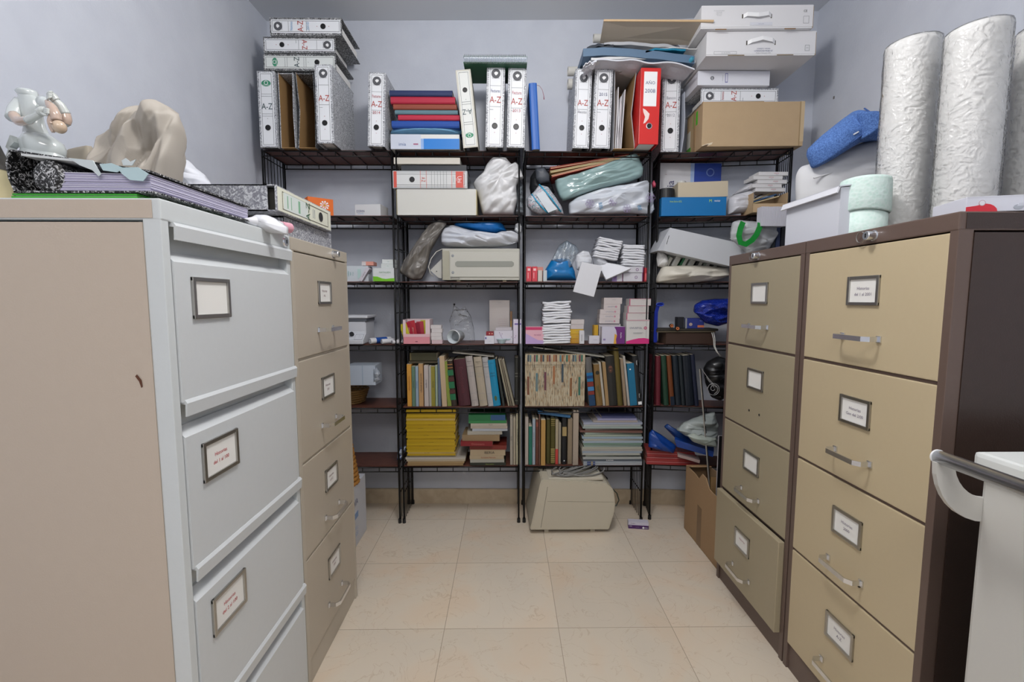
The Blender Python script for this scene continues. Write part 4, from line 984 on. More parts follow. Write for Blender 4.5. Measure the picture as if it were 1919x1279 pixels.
t, wd_, hh1 = carton('pharmacy_carton', 'white carton with a lime green wave at its foot', 'box', 699, 739, 503, Z, 2.262, .06, mat('#d5dadb', .5), [('p', [(0, 0), (1, 0), (1, .24), (.8, .22), (.6, .18), (.42, .22), (.2, .36), (0, .38)], grn), ('T', .56, .68, .008, 'NATALBEN', 0, .055, mat('#6d9c77', .5)), ('T', .5, .48, .003, 'preconceptivo', 0, .03, GREY)])
zz = Z + hh1 + .001
t, wd_, h2_ = carton('pharmacy_carton', 'lower of two slim white cartons on the lime and white carton', 'box', 714, 740, 495, zz, 2.268, .06, mat('#cfd5d4', .5), [('T', .5, .5, .003, 'folico', 0, .02, tl)])
carton('pharmacy_carton', 'upper of two slim white cartons on the lime and white carton', 'box', 716, 740, 487, zz + h2_ + .001, 2.272, .06, mat('#d3d9d8', .5), [('T', .5, .5, .003, 'folico', 0, .02, tl)])
# mid-left : grey cover, device
pillow('grey_dust_cover', [(752, 500), (757, 488), (775, 462), (790, 440), (803, 422), (825, 411), (839, 418), (828, 435), (818, 452), (808, 470), (803, 490), (798, 510), (790, 524), (772, 526), (757, 516), (748, 511)], mat('#77736e', .38, bump=.3, bs=18, coat=.2), 2.31, .045, 'crumpled grey plastic dust cover leaning left of the beige drive', 'dust cover', amp=.014, freq=15, fold=(60, 0), fk=2.2, seed=12)
x0, x1 = span(829, 974, 495, 2.258); w_ = x1 - x0; zf = Z + .006; h_ = zat(466, 2.258) - zf
t = T('disk_drive', 'beige rectangular drive unit with a long recessed slot', 'disk drive', (x0, 2.258, zf))
DV = mat('#b3b2a8', .5)
link('body', box(0, w_, .004, .215, 0, h_, .002), DV, t)
link('front_cap', box(0, w_ * .09, 0, .01, 0, h_ * .93, .001), mat('#a5a291', .5), t)
link('front_panel', box(w_ * .1, w_ * .99, 0, .008, h_ * .1, h_ * .88, .001), mat('#bcbbb2', .5), t)
M9 = Matrix.Translation((0, -.0004, 0))
bm = prism(nb(), [(w_ * .19, h_ * .42), (w_ * .9, h_ * .42), (w_ * .925, h_ * .47), (w_ * .925, h_ * .55), (w_ * .9, h_ * .60), (w_ * .19, h_ * .60), (w_ * .165, h_ * .55), (w_ * .165, h_ * .47)], -.0012, .002); link('recessed_slot', bm, mat('#8f9189', .6), t)
for v in (.77, .24): link('screw', lathe(nb(), [(0, .002), (.006, .0015), (.007, 0), (0, 0)], 16, M4=Matrix.Translation((w_ * .135, 0, h_ * v)) @ Matrix.Rotation(R(90), 4, 'X')), GREY, t)
deco(t, [('f', .108, .02, .215, .09, .0012, INK)], w_, h_)
for u in (.18, .78): link('foot', box(w_ * u, w_ * u + .018, .01, .19, -.006, 0), mat('#8d876b', .6), t)
# round horn and cable behind left of drive
c0 = P(818, 505, 2.33); bm = nb(); tube(bm, [P(829, 467, 2.275), P(818, 472, 2.27), P(808, 485, 2.265), P(803, 500, 2.265), P(806, 512, 2.27), P(812, 518, 2.28)], .0022, 8)
o = bm; bmesh.ops.translate(bm, verts=bm.verts, vec=-c0); o = link('cable', bm, mat('#c5c3bb', .5), None, True); o.location = c0; tag(o, 'thin cream cable looping out left of the beige drive', 'cable')
t = T('monitor_bracket', 'pale triangular bracket with screw holes left of the beige drive', 'bracket', P(805, 505, 2.29))
a = [P(806, 507, 2.29), P(828, 485, 2.29), P(828, 522, 2.29), P(822, 521, 2.29)]; o0 = Vector(t.location)
link('plate', prism(nb(), [(p.x - o0.x, p.z - o0.z) for p in a], 0, .01), mat('#b9b8b2', .5), t)
link('screw_hole', lathe(nb(), [(0, .001), (.003, .001), (.003, 0), (0, 0)], 10, M4=Matrix.Translation((.035, 0, -.01)) @ Matrix.Rotation(R(90), 4, 'X')), BLACK, t)
pillow('white_plastic_bag', [(826, 456), (826, 440), (832, 428), (845, 421), (870, 428), (905, 436), (935, 438), (962, 434), (975, 440), (976, 452), (955, 460), (920, 464), (850, 465), (835, 463)], mat('#c6cad2', .35, bump=.3, bs=25), 2.305, .06, 'white plastic bag stuffed on top of the beige drive', 'plastic bag', amp=.014, freq=15, fold=(-8, 0), fk=3, seed=14)
pillow('blue_plastic_bag', [(850, 426), (852, 419), (880, 421), (905, 415), (925, 414), (942, 420), (950, 434), (930, 440), (890, 436)], mat('#1673c2', .35, bump=.3, bs=25), 2.36, .06, 'blue plastic bag bulging behind the white bag on the drive', 'plastic bag', amp=.006, freq=14, seed=15)
pillow('white_plastic_bag', [(964, 432), (966, 420), (974, 417), (978, 425), (977, 436), (970, 438)], mat('#ccd0d4', .35), 2.30, .02, 'white twisted bag end by the centre post above the beige drive', 'plastic bag', amp=.005, freq=20, seed=16)
# mid-right
cr = mat('#d3434f', .5)
for k, (a, b) in enumerate(((986.5, 996), (997, 1007))):
    carton('pharmacy_carton', ['left', 'right'][k] + ' one of two upright coral red cartons by the centre post', 'box', a, b, 500, Z, 2.268, .06, mat('#cf3f4c', .5), [('r', .25, .72, .75, .88, mat('#f0c4c6', .5)), ('r', .3, .2, .4, .6, mat('#f0c4c6', .5))], group='coral red cartons')
carton('pharmacy_carton', 'peach topped small white carton, left of the pair by the coral ones', 'box', 1008, 1016, 507, Z, 2.268, .05, mat('#c7c0b9', .5))
carton('pharmacy_carton', 'small grey-white carton beside the blue gel bag', 'box', 1018, 1025, 507, Z, 2.268, .05, mat('#bfc6cb', .5))
carton('pharmacy_carton', 'peach carton standing behind the small white cartons', 'box', 1007, 1018, 501, Z, 2.33, .04, mat('#d98f80', .5))
gb = pillow('gel_bag', [(1021, 526), (1022, 505), (1033, 487), (1055, 483), (1068, 486), (1077, 508), (1080, 526)], mat('#0f72b4', .2, coat=.5), 2.32, .045, 'bag of bright blue gel with clear gathered neck', 'gel bag', amp=.003, freq=12, seed=17)
org = gb.location
CLR = clear_mat('clear_plastic', fac=.25, rough=.1, bs=30, bump=.7, body=.22, bodycol='#a9c4d6')
nk = pillow('clear_neck', [(1033, 488), (1040, 475), (1047, 460), (1062, 451), (1080, 461), (1086, 471), (1076, 490), (1068, 508), (1060, 510)], CLR, 2.30, .03, '', '', amp=.010, freq=16, fold=(80, 0), fk=3, seed=18, parent=gb)
nk.location = nk.location - org
# pads
PAD = mat('#dcdee4', .7, bump=.15, bs=60)
def pads(px0, px1, pytop, pybot, n, d, dep, lbl, group, tilt=0, z0=None, jit=3, name='gauze_pad', m=PAD, zt=None, cat='pad', slope=0):
    za = zat(pybot, d) if z0 is None else z0; zb_ = zat(pytop, d); th = (zb_ - za) / n
    for k in range(n):
        j0 = noise.noise(Vector((k * 1.9, px0, 0))) * jit; j1 = noise.noise(Vector((k * 2.3, px1, 4))) * jit
        sl = slope * (n / 2 - k)
        x0, x1 = span(px0 + j0 + sl, px1 + j1 + sl, (pytop + pybot) / 2, d); w_ = x1 - x0
        bm = nb(); nn_ = 12; rows = []
        # folded pad: rounded fold at the front with sagging profile
        prof = [(.0, .12), (-.002, .5), (0, .88), (.006, 1.0), (dep, .96), (dep, .04), (.006, 0)]
        for i in range(nn_ + 1):
            u = i / nn_; sag = noise.noise(Vector((u * 2.2, k * .8, px0))) * th * .5
            rows.append([bm.verts.new((w_ * (u - .5), y, v * th * .97 + sag * (1 if 0 < i < nn_ else 1) + math.tan(R(tilt)) * w_ * (u - .5))) for y, v in prof])
        for A, Cc in zip(rows, rows[1:]):
            for q in range(7): bm.faces.new((A[q], A[(q + 1) % 7], Cc[(q + 1) % 7], Cc[q]))
        bm.faces.new(rows[0][::-1]); bm.faces.new(rows[-1]); bmesh.ops.recalc_face_normals(bm, faces=bm.faces)
        o = link(name, bm, m, None, True); o.location = ((x0 + x1) / 2, d + .002 * noise.noise(Vector((k, 9, px1))), za + th * k)
        tag(o, lbl % ORD[k], cat, group)
pads(1168, 1208, 458, 499, 9, 2.275, .13, '%s white folded pad from the bottom of the right heap above the purple cartons', 'white folded pads, right heap', tilt=-3)
pads(1120, 1163, 447, 485, 9, 2.262, .13, '%s white folded pad from the bottom of the left slipping heap', 'white folded pads, left heap', tilt=-10, slope=-1.2)
def slab(name, label, cat, pts, d0, d1, th, m, items=(), group=None):
    """quad through 4 pixels with depths, th thick backwards"""
    q = [P(p[0], p[1], dd) for p, dd in zip(pts, (d0 if isinstance(d0, (list, tuple)) else [d0] * 4))]
    o0 = q[0].copy(); bm = nb(); n_ = (q[1] - q[0]).cross(q[3] - q[0]).normalized()
    if n_.y < 0: n_ = -n_
    v = [bm.verts.new(x - o0) for x in q]; u = [bm.verts.new(x - o0 + n_ * th) for x in q]
    bm.faces.new(v); bm.faces.new(u[::-1])
    for i in range(4): bm.faces.new((v[(i + 1) % 4], v[i], u[i], u[(i + 1) % 4]))
    bmesh.ops.recalc_face_normals(bm, faces=bm.faces)
    bmesh.ops.bevel(bm, geom=list(bm.edges), offset=min(th * .25, .0008), segments=1, affect='EDGES')
    o = link(name, bm, m); o.location = o0; return tag(o, label, cat, group)
slab('hanging_pad', 'white folded pad hanging down over the edge of the shelf', 'pad', [(1090, 491), (1129, 499), (1113, 557), (1074, 547)], [2.235, 2.235, 2.25, 2.25], 0, .010, PAD)
slab('gauze_pad', 'white pad lying askew with a purple emblem under the slipping heap', 'pad', [(1116, 488), (1160, 496), (1183, 503), (1136, 524)], [2.30, 2.28, 2.24, 2.245], 0, .012, PAD)
pillow('plastic_wrapper', [(1078, 490), (1080, 478), (1092, 470), (1104, 472), (1110, 486), (1108, 500), (1090, 510), (1080, 505)], mat('#cdd0d6', .35, bump=.3, bs=20), 2.28, .025, 'crumpled white wrapper between the gel bag and the slipping pads', 'wrapper', amp=.006, freq=16, seed=22)
pillow('plastic_wrapper', [(1110, 485), (1112, 472), (1122, 468), (1128, 480), (1150, 505), (1140, 522), (1120, 520), (1114, 505)], mat('#c9ccd3', .4, bump=.3, bs=20), 2.31, .03, 'white torn pad wrapper spilling below the slipping pads', 'wrapper', amp=.006, freq=16, seed=23)
wp = mat('#7b4a86', .5)
for k, (a, b, t0, t1, lb) in enumerate([(1147, 1167, 513, 526, 'white and purple carton under the askew pad'), (1168, 1205, 512, 526, 'white carton with a purple face drawing, lower of two by the red one'), (1172, 1206, 500, 511, 'white carton lying above the one with a purple face drawing')]):
    carton('pharmacy_carton', lb, 'box', a, b, t0, Z if t1 > 520 else zat(t1, 2.27), 2.27, .07, mat('#c9c8cf', .5), [('o', .25 if k < 1 else .65, .5, .006, wp)] + ([('r', 0, 0, .45, 1, mat('#8d78ac', .5))] if k == 0 else []) + [('r', .95, 0, 1, 1, mat('#7a3f6b', .5))])
carton('pharmacy_carton', 'narrow red carton standing by the right post', 'box', 1208, 1213, 502, Z, 2.27, .05, mat('#b02834', .5), [('r', .2, .1, .8, .6, mat('#d0626a', .5))])
# right unit
def tiltbox(name, label, cat, pts, d, dep, m, group=None):
    q = [P(p[0], p[1], d) for p in pts]; o0 = q[0].copy(); bm = nb()
    prism(bm, [(x.x - o0.x, x.z - o0.z) for x in q], 0, dep); bmesh.ops.recalc_face_normals(bm, faces=bm.faces)
    t = T(name, label, cat, o0, group=group); link('body', bm, m, t); return t, q, o0
t, q, o0 = tiltbox('white_carton', 'long white box slanting down to the right on the fourth shelf', 'box', [(1243, 470), (1256, 427), (1409, 461), (1407, 478), (1368, 499)], 2.20, .15, mat('#c4c7cc', .55))
link('end_flap', prism(nb(), [(0, 0), ((q[1] - q[0]).x, (q[1] - q[0]).z), ((q[1] - q[0]).x - .012, (q[1] - q[0]).z - .02), (-.028, -.0)], .002, .14), mat('#b7bac0', .55), t)
for s_ in (0.35, .55): link('slot', B(nb(), -.001, .001, -.001, 0, -.008, .012, M4=Matrix.Translation(((q[1] - q[0]).x * s_ + .006, 0, (q[1] - q[0]).z * s_)) @ Matrix.Rotation(R(17), 4, 'Y')), BLACK, t)
x0, x1 = span(1240, 1345, 485, 2.28)
for k in range(7):
    a = 1241 + k * 15; c_ = ['#6f7a70', '#c9cac4', '#2c6b44', '#c2c4bc', '#3a3d3a', '#8b9486', '#4a5046'][k]
    x0, _ = span(a, a + 1, 480, 2.29); w_ = .034
    t = T('booklet', '%s leaning booklet under the slanting white box, counted from the left' % ORD[k], 'booklet', (x0, 2.27, zat(497, 2.27)), (0, R(28), 0), 'leaning booklets under the slanting box')
    link('cover', box(0, .010, 0, .12, 0, .055), mat(c_, .5), t); link('pages', box(.010, .026, .002, .118, 0.001, .053), mat('#c3c2b8', .7), t)
pillow('white_cloth_bag', [(1232, 500), (1230, 485), (1232, 472), (1240, 471), (1250, 480), (1252, 496), (1244, 502)], mat('#cfcfcd', .5, bump=.3, bs=25), 2.27, .03, 'small white crumpled bag beside the leaning booklets', 'plastic bag', amp=.005, freq=14, seed=24)
pillow('cream_cloth_bag', [(1229, 530), (1230, 518), (1240, 500), (1280, 497), (1330, 498), (1366, 502), (1368, 517), (1340, 526), (1300, 530), (1260, 531)], mat('#cfcabd', .5, bump=.25, bs=25), 2.27, .07, 'cream folded cloth bag lying flat under the slanting white box', 'bag', amp=.012, freq=15, fold=(3, 0), fk=4, seed=25)
hb = pillow('handled_bag', [(1369, 448), (1368, 436), (1372, 417), (1385, 412), (1410, 414), (1450, 420), (1458, 440), (1440, 470), (1400, 478), (1385, 462)], mat('#b9bcbf', .35, bump=.3, bs=18), 2.20, .045, 'white plastic bag with broad green handles by the far brown cabinet', 'plastic bag', amp=.014, freq=14, seed=26)
org = hb.location
bm = nb(); 
def ribbon(bm, pts, w_, th=.003):
    pr = None
    for i, p in enumerate(pts):
        a = Vector(pts[max(0, i - 1)]); b = Vector(pts[min(len(pts) - 1, i + 1)]); t_ = (b - a).normalized(); n_ = t_.cross(Vector((0, 1, 0))).normalized() * w_ / 2
        y = Vector((0, th, 0)); p = Vector(p); r = [bm.verts.new(x) for x in (p + n_, p - n_, p - n_ + y, p + n_ + y)]
        if pr:
            for k in range(4): bm.faces.new((pr[k], pr[(k + 1) % 4], r[(k + 1) % 4], r[k]))
        else: bm.faces.new(r[::-1])
        pr = r
    bm.faces.new(pr)
ribbon(bm, [P(1393, 416, 2.14) - org, P(1388, 428, 2.135) - org, P(1385, 442, 2.13) - org, P(1388, 455, 2.13) - org, P(1398, 458, 2.13) - org, P(1410, 450, 2.13) - org, P(1418, 440, 2.13) - org, P(1424, 426, 2.135) - org, P(1425, 418, 2.14) - org], .025)
link('handle', bm, mat('#0f8a30', .45), hb)
for k in range(3):
    carton('dark_folder', '%s dark upright folder behind the green-handled bag, from the left' % ORD[k], 'folder', 1447 + 9 * k, 1454 + 9 * k, 420, Z, 2.20, .1, mat(['#20262a', '#2a3658', '#1b1e26'][k], .5), group='dark folders by the right wall')
# ============================================================= THIRD SHELF (z .929)
Z = TZ[2] + .001
# centrifuge
x0, x1 = span(630, 680, 615, 2.245)
t = T('centrifuge', 'white tabletop laboratory centrifuge with dark knob, partly behind the beige cabinet', 'centrifuge', (x1, 2.24, Z))
CW = mat('#d5d8df', .4)
bm = nb(); pr = [(0, .0), (0, .022), (.05, .055), (.05, .11), (.2, .125), (.2, 0)]
bm = nb(); va = [bm.verts.new((-.19, a, b)) for a, b in pr]; vb = [bm.verts.new((.0, a, b)) for a, b in pr]
bm.faces.new(va); bm.faces.new(vb[::-1])
for k in range(6): bm.faces.new((va[(k + 1) % 6], va[k], vb[k], vb[(k + 1) % 6]))
bmesh.ops.recalc_face_normals(bm, faces=bm.faces); bmesh.ops.bevel(bm, geom=list(bm.edges), offset=.004, segments=2, affect='EDGES')
link('body', bm, CW, t)
link('lid_gap', box(-.16, .005, .05, .19, .112, .128), mat('#5c6068', .6), t); link('lid', box(-.17, .012, .045, .195, .127, .142, .005), CW, t)
link('knob', lathe(nb(), [(0, .012), (.010, .011), (.011, 0), (0, 0)], 20, M4=Matrix.Translation((-.062, .028, .047)) @ Matrix.Rotation(R(55), 4, 'X')), BLACK, t)
MF = Matrix.Translation((-.10, 0.001, .022)) @ Matrix.Rotation(R(-56), 4, 'X')
deco(t, [('f', .55, .05, .95, .75, .0008, mat('#9fa3ad', .5)), ('T', .8, .5, .004, '4000 rpm', 0, .03, GREY), ('T', .8, .3, .004, 'timer', 0, .02, GREY)], .1, .06, MF, lift=.0015)
for k, (px, r_, lb, an, cc) in enumerate([(691, .015, 'white tube with blue lettering, leftmost lying by the centrifuge', 50, '#d9dade'), (713, .0125, 'white rolled tube lying in the middle by the centrifuge', 42, '#d2d3d8'), (733, .010, 'narrow white tube lying against the wire side frame', 38, '#d0cdd2')]):
    c0 = P(px, 633, 2.245 + .0 * k); M4 = Matrix.Rotation(R(90), 4, 'Y')
    t = T('plastic_tube', lb, 'tube', (c0.x, 2.262, Z + r_), (0, 0, R(an)), 'tubes lying beside the centrifuge')
    L_ = [.12, .10, .09][k]
    link('body', lathe(nb(), [(0, 0), (r_ * .9, 0), (r_, .004), (r_, L_), (0, L_)], 24, M4=M4), mat(cc, .4), t, False)
    link('cap_ring', lathe(nb(), [(r_ * .55, -.001), (r_ * .75, -.0015), (r_ * .8, .0), (r_ * .55, 0)], 24, M4=M4), mat('#9a9ca4', .5), t)
    if k == 0: link('blue_label', lathe(nb(), [(r_ + .0005, .03), (r_ + .0005, .095)], 24, M4=M4), mat('#1f4f9e', .4), t)
# pink display box with sachets
x0, x1 = span(756, 806, 620, 2.262); w_ = x1 - x0; h_ = zat(600, 2.262) - Z
t = T('display_box', 'pink and white open display box with a cut-out front', 'box', (x0, 2.255, Z))
PK = mat('#d98e98', .5)
u0, u1, v0 = w_ * .1, w_ * .84, h_ * .42
link('front_board', prism(nb(), [(0, 0), (w_, 0), (w_, h_), (u1, h_), (u1, v0 + .004), (u1 - .006, v0), (u0 + .006, v0), (u0, v0 + .004), (u0, h_), (0, h_)], 0, .0015), PK, t)
deco(t, [('r', 0, .42, .1, 1, mat('#dcc6cb', .5)), ('r', .84, .42, 1, 1, mat('#dcc6cb', .5)), ('r', .0, .3, 1, .42, mat('#dcb4bb', .5)), ('r', .45, .09, .54, .12, mat('#7b3a50', .5))], w_, h_)
for a in ((0, .0015, 0, .1), (w_ - .0015, w_, 0, .1), (0, w_, .0985, .1)): link('side_board', box(a[0], a[1], a[2], a[3], 0, h_ * 1.02), mat('#d9c5c8', .5), t)
link('base_board', box(0, w_, 0, .1, 0, .0015), PK, t)
for k in range(6):
    cc = ['#c9c23a', '#a8243a', '#b5333f', '#8e1f35', '#b63a4a', '#c5bd45'][k]
    M4 = Matrix.Translation((.022 + .014 * k, .012 + .012 * k, .006)) @ Matrix.Rotation(R(-16 + 3 * k), 4, 'Y')
    o = link('sachet', B(nb(), -.018, .018, 0, .006, .0, h_ * (.82 + .05 * (k % 3)), .002, M4), mat(cc, .25, coat=.4)); o.location = (x0, 2.258, Z)
    tag(o, '%s glossy %s sachet from the front in the pink display box' % (ORD[k], 'yellow' if k in (0, 5) else 'crimson'), 'sachet', 'sachets in the pink display box')
    if k < 3: deco(o, [('T', 0, .5, .008, 'DOLO', 80, .05, mat('#e8d9c8', .5))], 1, h_, M4)
zz = Z
for k in range(5):
    j = [1, 0, -.5, .5, -1][k]
    t, wd_, h_ = carton('pharmacy_carton', '%s from the bottom of small white cartons stacked right of the display box' % ORD[k], 'box', 808 + j, 828 + j, 635 - 7.2 * k, zz, 2.27, .045, mat('#cfcacb' if k else '#d0b6bc', .5), [('T', .4, .5, .002, 'comprimidos', 0, .02, GREY)], h=.0178, group='small white cartons right of the display box'); zz += .0188
# clear cup with bag
x0, x1 = span(836, 862, 625, 2.262); r_ = (x1 - x0) / 2
t = T('plastic_cup', 'milky plastic cup lying on its side inside a clear crumpled bag', 'cup', ((x0 + x1) / 2, 2.262, Z + r_ + .001), (0, 0, R(-20)))
M4 = Matrix.Rotation(R(-90), 4, 'X')
link('cup', lathe(nb(), [(r_ * .96, 0), (r_, .001), (r_, .012), (r_ * .95, .014), (r_ * .8, .075), (0, .075), (0, .073), (r_ * .77, .073), (r_ * .9, .004), (r_ * .96, 0)], 36, M4=M4), mat('#cbd3d8', .35), t, True)
link('rim', lathe(nb(), [(r_ * .98, -.001), (r_ * 1.03, .003), (r_ * .98, .006)], 36, M4=M4), WHITE, t, True)
pillow('clear_bag', [(846, 641), (846, 625), (842, 600), (848, 585), (850, 572), (862, 580), (872, 575), (882, 592), (888, 615), (890, 641)], clear_mat('very_clear_plastic', fac=.12, rough=.08, bs=35, bump=.8, body=.04, bodycol='#c9d4da'), 2.33, .03, 'clear crumpled plastic bag around the lying cup', 'plastic bag', amp=.008, freq=16, seed=30)
carton('white_carton', 'tall pale grey carton standing behind the small medicine boxes', 'box', 917, 955, 563, Z, 2.36, .03, mat('#b7b0ad', .5), [('T', .5, .94, .003, 'muestra', 0, .02, GREY), ('T', .6, .15, .010, 'FUCOVIA', 0, .055, mat('#5c5560', .5))] + [('r', .45, .55 - .05 * k, .9, .553 - .05 * k, mat('#b58f8c', .5)) for k in range(6)], rz=R(-3))
carton('pharmacy_carton', 'slim brown and cream carton edge right of the tall grey carton', 'box', 956, 960, 584, Z, 2.34, .03, mat('#7a5a3c', .5), [('r', .2, .1, .5, .7, mat('#b59a4c', .5))])
t, w_, h_ = carton('pharmacy_carton', 'little white carton with blue corner mark beside the tall grey carton', 'box', 908, 926, 630, Z, 2.262, .045, mat('#d3d3dc', .5), [('r', .08, .6, .2, .85, mat('#4a4f9a', .5)), ('T', .55, .35, .003, 'ovulos', 0, .02, GREY)])
carton('pharmacy_carton', 'little crimson carton with pale dots lying on the blue-cornered white one', 'box', 911, 925, 622, Z + h_ + .001, 2.27, .04, mat('#8c2330', .5), [('d', .45, .5, .003, mat('#e0b49a', .5)), ('d', .8, .5, .003, mat('#e0b49a', .5))])
t, w_, h_ = carton('pharmacy_carton', 'wide white carton printed with a purple flower sprig', 'box', 926, 961, 620, Z, 2.29, .04, mat('#cfccd6', .5), [('d', .28, .85, .0018, wp), ('d', .43, .75, .0018, wp), ('d', .93, .5, .0018, wp), ('p', [(.28, .83), (.29, .85), (.45, .35), (.44, .34)], wp), ('p', [(.43, .74), (.44, .75), (.36, .55), (.355, .56)], wp)])
carton('pharmacy_carton', 'flat grey-white carton lying on the one with the flower sprig', 'box', 929, 959, 614, Z + h_ + .001, 2.295, .04, mat('#bdb8be', .5))
carton('pharmacy_carton', 'upright white carton with purple band touching the centre post', 'box', 962, 977, 599, Z, 2.27, .05, mat('#cdc6d6', .5), [('r', .15, .78, .98, .84, mat('#6a5a9e', .5)), ('d', .75, .72, .002, wp), ('d', .3, .32, .002, wp), ('d', .2, .25, .002, wp)])
for k, (px, lb) in enumerate([(940, 'left of two small clear plastic dishes in front of the sprig carton'), (952, 'right of two small clear plastic dishes in front of the sprig carton')]):
    x0, x1 = span(px - 9, px + 9, 640, 2.262); r_ = (x1 - x0) / 2
    o = link('plastic_dish', lathe(nb(), [(r_ * .7, 0), (r_, .018), (r_ * 1.1, .020), (r_ * 1.1, .024), (0, .024), (0, 0), (r_ * .7, 0)], 20), mat('#bcd0d6', .2)); o.location = ((x0 + x1) / 2, 2.268 + r_ + (.02 if k else 0), Z); tag(o, lb, 'dish', 'small clear dishes')
# mid right
carton('pharmacy_carton', 'pink and lilac carton beside the tall heap of pads', 'box', 985, 1019, 613, Z, 2.262, .05, mat('#d9aab8', .5), [('r', 0, .82, .9, .98, mat('#c43a68', .5)), ('p', [(0, 0), (1, 0), (1, .2), (.7, .22), (.4, .38), (0, .62)], mat('#b69ccb', .5)), ('T', .66, .52, .007, 'MICINFEM', 0, .035, mat('#a0567c', .5))])
pads(1018, 1069, 565, 641, 17, 2.262, .12, '%s white folded pad from the bottom of the tall heap', 'white folded pads, tall heap', z0=Z, jit=5, tilt=2)
ye = '#c59a2c'
zz = Z
for k in range(5):
    cc = ['#c08e2a', '#c59a2c', '#cda62e', '#c4bcbc', '#c9c2c1'][k]; j = [0, 0, .5, 1, 2][k]
    t, w_, h_ = carton('pharmacy_carton', '%s box from the bottom of the yellow and white stack by the tall pad heap' % ORD[k], 'box', 1068 + j, 1093 + j, 632 - 9.5 * k, zz, 2.285, .05, mat(cc, .5), [('T', .5, .5, .003, 'vitamina' if k < 3 else 'capsulas', 0, .03, GREY)], h=.0232, group='yellow and white box stack'); zz += .0242
carton('pharmacy_carton', 'small white carton standing in front of the yellow boxes', 'box', 1086, 1095, 620, Z, 2.262, .02, mat('#cfcfd4', .5), [('r', .42, .2, .55, .7, GREY)])
carton('pharmacy_carton', 'narrow yellow carton standing alone mid-shelf', 'box', 1112, 1121, 610, Z, 2.30, .03, mat('#c59a24', .5), [('r', 0, 0, .2, 1, mat('#8d6a1c', .5))])
carton('pharmacy_carton', 'low white carton in front of the narrow yellow one', 'box', 1104, 1123, 630, Z, 2.264, .03, mat('#cccad4', .5), [('T', .6, .5, .004, 'Cutanea', 0, .02, inkb)])
pk = mat('#b34a6e', .5)
def ovu(px0, px1, py0, z, d, lb, h, dep=.07, dx=.0, txt=True, group='flat white boxes with a pink emblem'):
    t, w_, h_ = carton('supplement_carton', lb, 'box', px0, px1, py0, z, d, dep, mat('#c9c0bf', .5), ([('T', .48, .5, .006, 'OVUSITOL', 0, .042, mat('#6d7a94', .5)), ('d', .74, .5, .0045, pk), ('T', .74, .5, .005, 'D', 0, .01, WHITE)] if txt else [('T', .55, .7, .003, 'muestra', 0, .03, GREY)]), h=h, group=group)
    return t
zz = Z
carton('supplement_carton', 'white carton standing at the back left under the pink-emblem stack', 'box', 1123, 1163, 608, Z, 2.31, .06, mat('#c7c2c4', .5))
zz = zat(607, 2.31) + .001
for k, (a, b) in enumerate([(1123, 1161), (1123.5, 1161.5), (1124, 1162), (1131, 1162), (1131, 1165)]):
    hh_ = .0232 if k < 3 else (.026 if k == 3 else .031)
    ovu(a, b, 600, zz, 2.30, '%s from the bottom of the left stack of flat pink-emblem boxes' % ORD[k], hh_, txt=k != 4); zz += hh_ + .0008
carton('supplement_carton', 'purple, yellow and white carton lettered sideways in front of the left stack', 'box', 1128, 1171, 613, Z, 2.262, .045, mat('#c6c4d4', .5), [('p', [(.5, 0), (.66, 0), (.62, .3), (.64, .6), (.52, 1), (.6, 1)][:0] or [(.52, 0), (.68, 0), (.66, .5), (.56, .6)], mat('#d9a43a', .5)), ('p', [(.64, 0), (1, 0), (1, 1), (.54, 1), (.62, .8), (.66, .5), (.62, .25)], mat('#6c2c78', .5)), ('T', .83, .5, .009, 'Aquilea', -90, .05, WHITE), ('r', .06, .2, .16, .3, mat('#8a7ca8', .5))])
t, w_, h_ = carton('supplement_carton', 'largest white carton with grey-blue lettering and a pink wave at its foot', 'box', 1174, 1217, 600, Z, 2.262, .07, mat('#cfcdcb', .5), [('p', [(0, 0), (1, 0), (1, .2), (.8, .24), (.55, .23), (.3, .18), (0, .1)], mat('#d0337e', .5)), ('T', .42, .66, .010, 'OVUSITOL', 0, .062, mat('#4d5a78', .5)), ('d', .83, .66, .008, pk), ('T', .83, .66, .008, 'D', 0, .01, WHITE), ('r', .3, .46, .72, .47, GREY), ('r', .3, .42, .68, .43, GREY), ('r', 0, .96, 1, 1, mat('#c9a2ab', .5))])
zz = Z + h_ + .001
for k, (a, b) in enumerate([(1174, 1215), (1176, 1215), (1179, 1219)]):
    hh_ = .034
    t, w_, h_ = carton('supplement_carton', '%s from the bottom of three white boxes with pink edges by the right post' % ORD[k], 'box', a, b, 590, zz, 2.264, .07, mat('#cbc6c4', .5), [('r', 0, 0, .035, 1, mat('#b8446e', .5)), ('T', .65, .8, .003, 'Ovusitol', 0, .025, GREY), ('r', 0, .96, 1, 1, mat('#b8446e', .5))], h=hh_, group='white boxes with pink edges'); zz += hh_ + .001
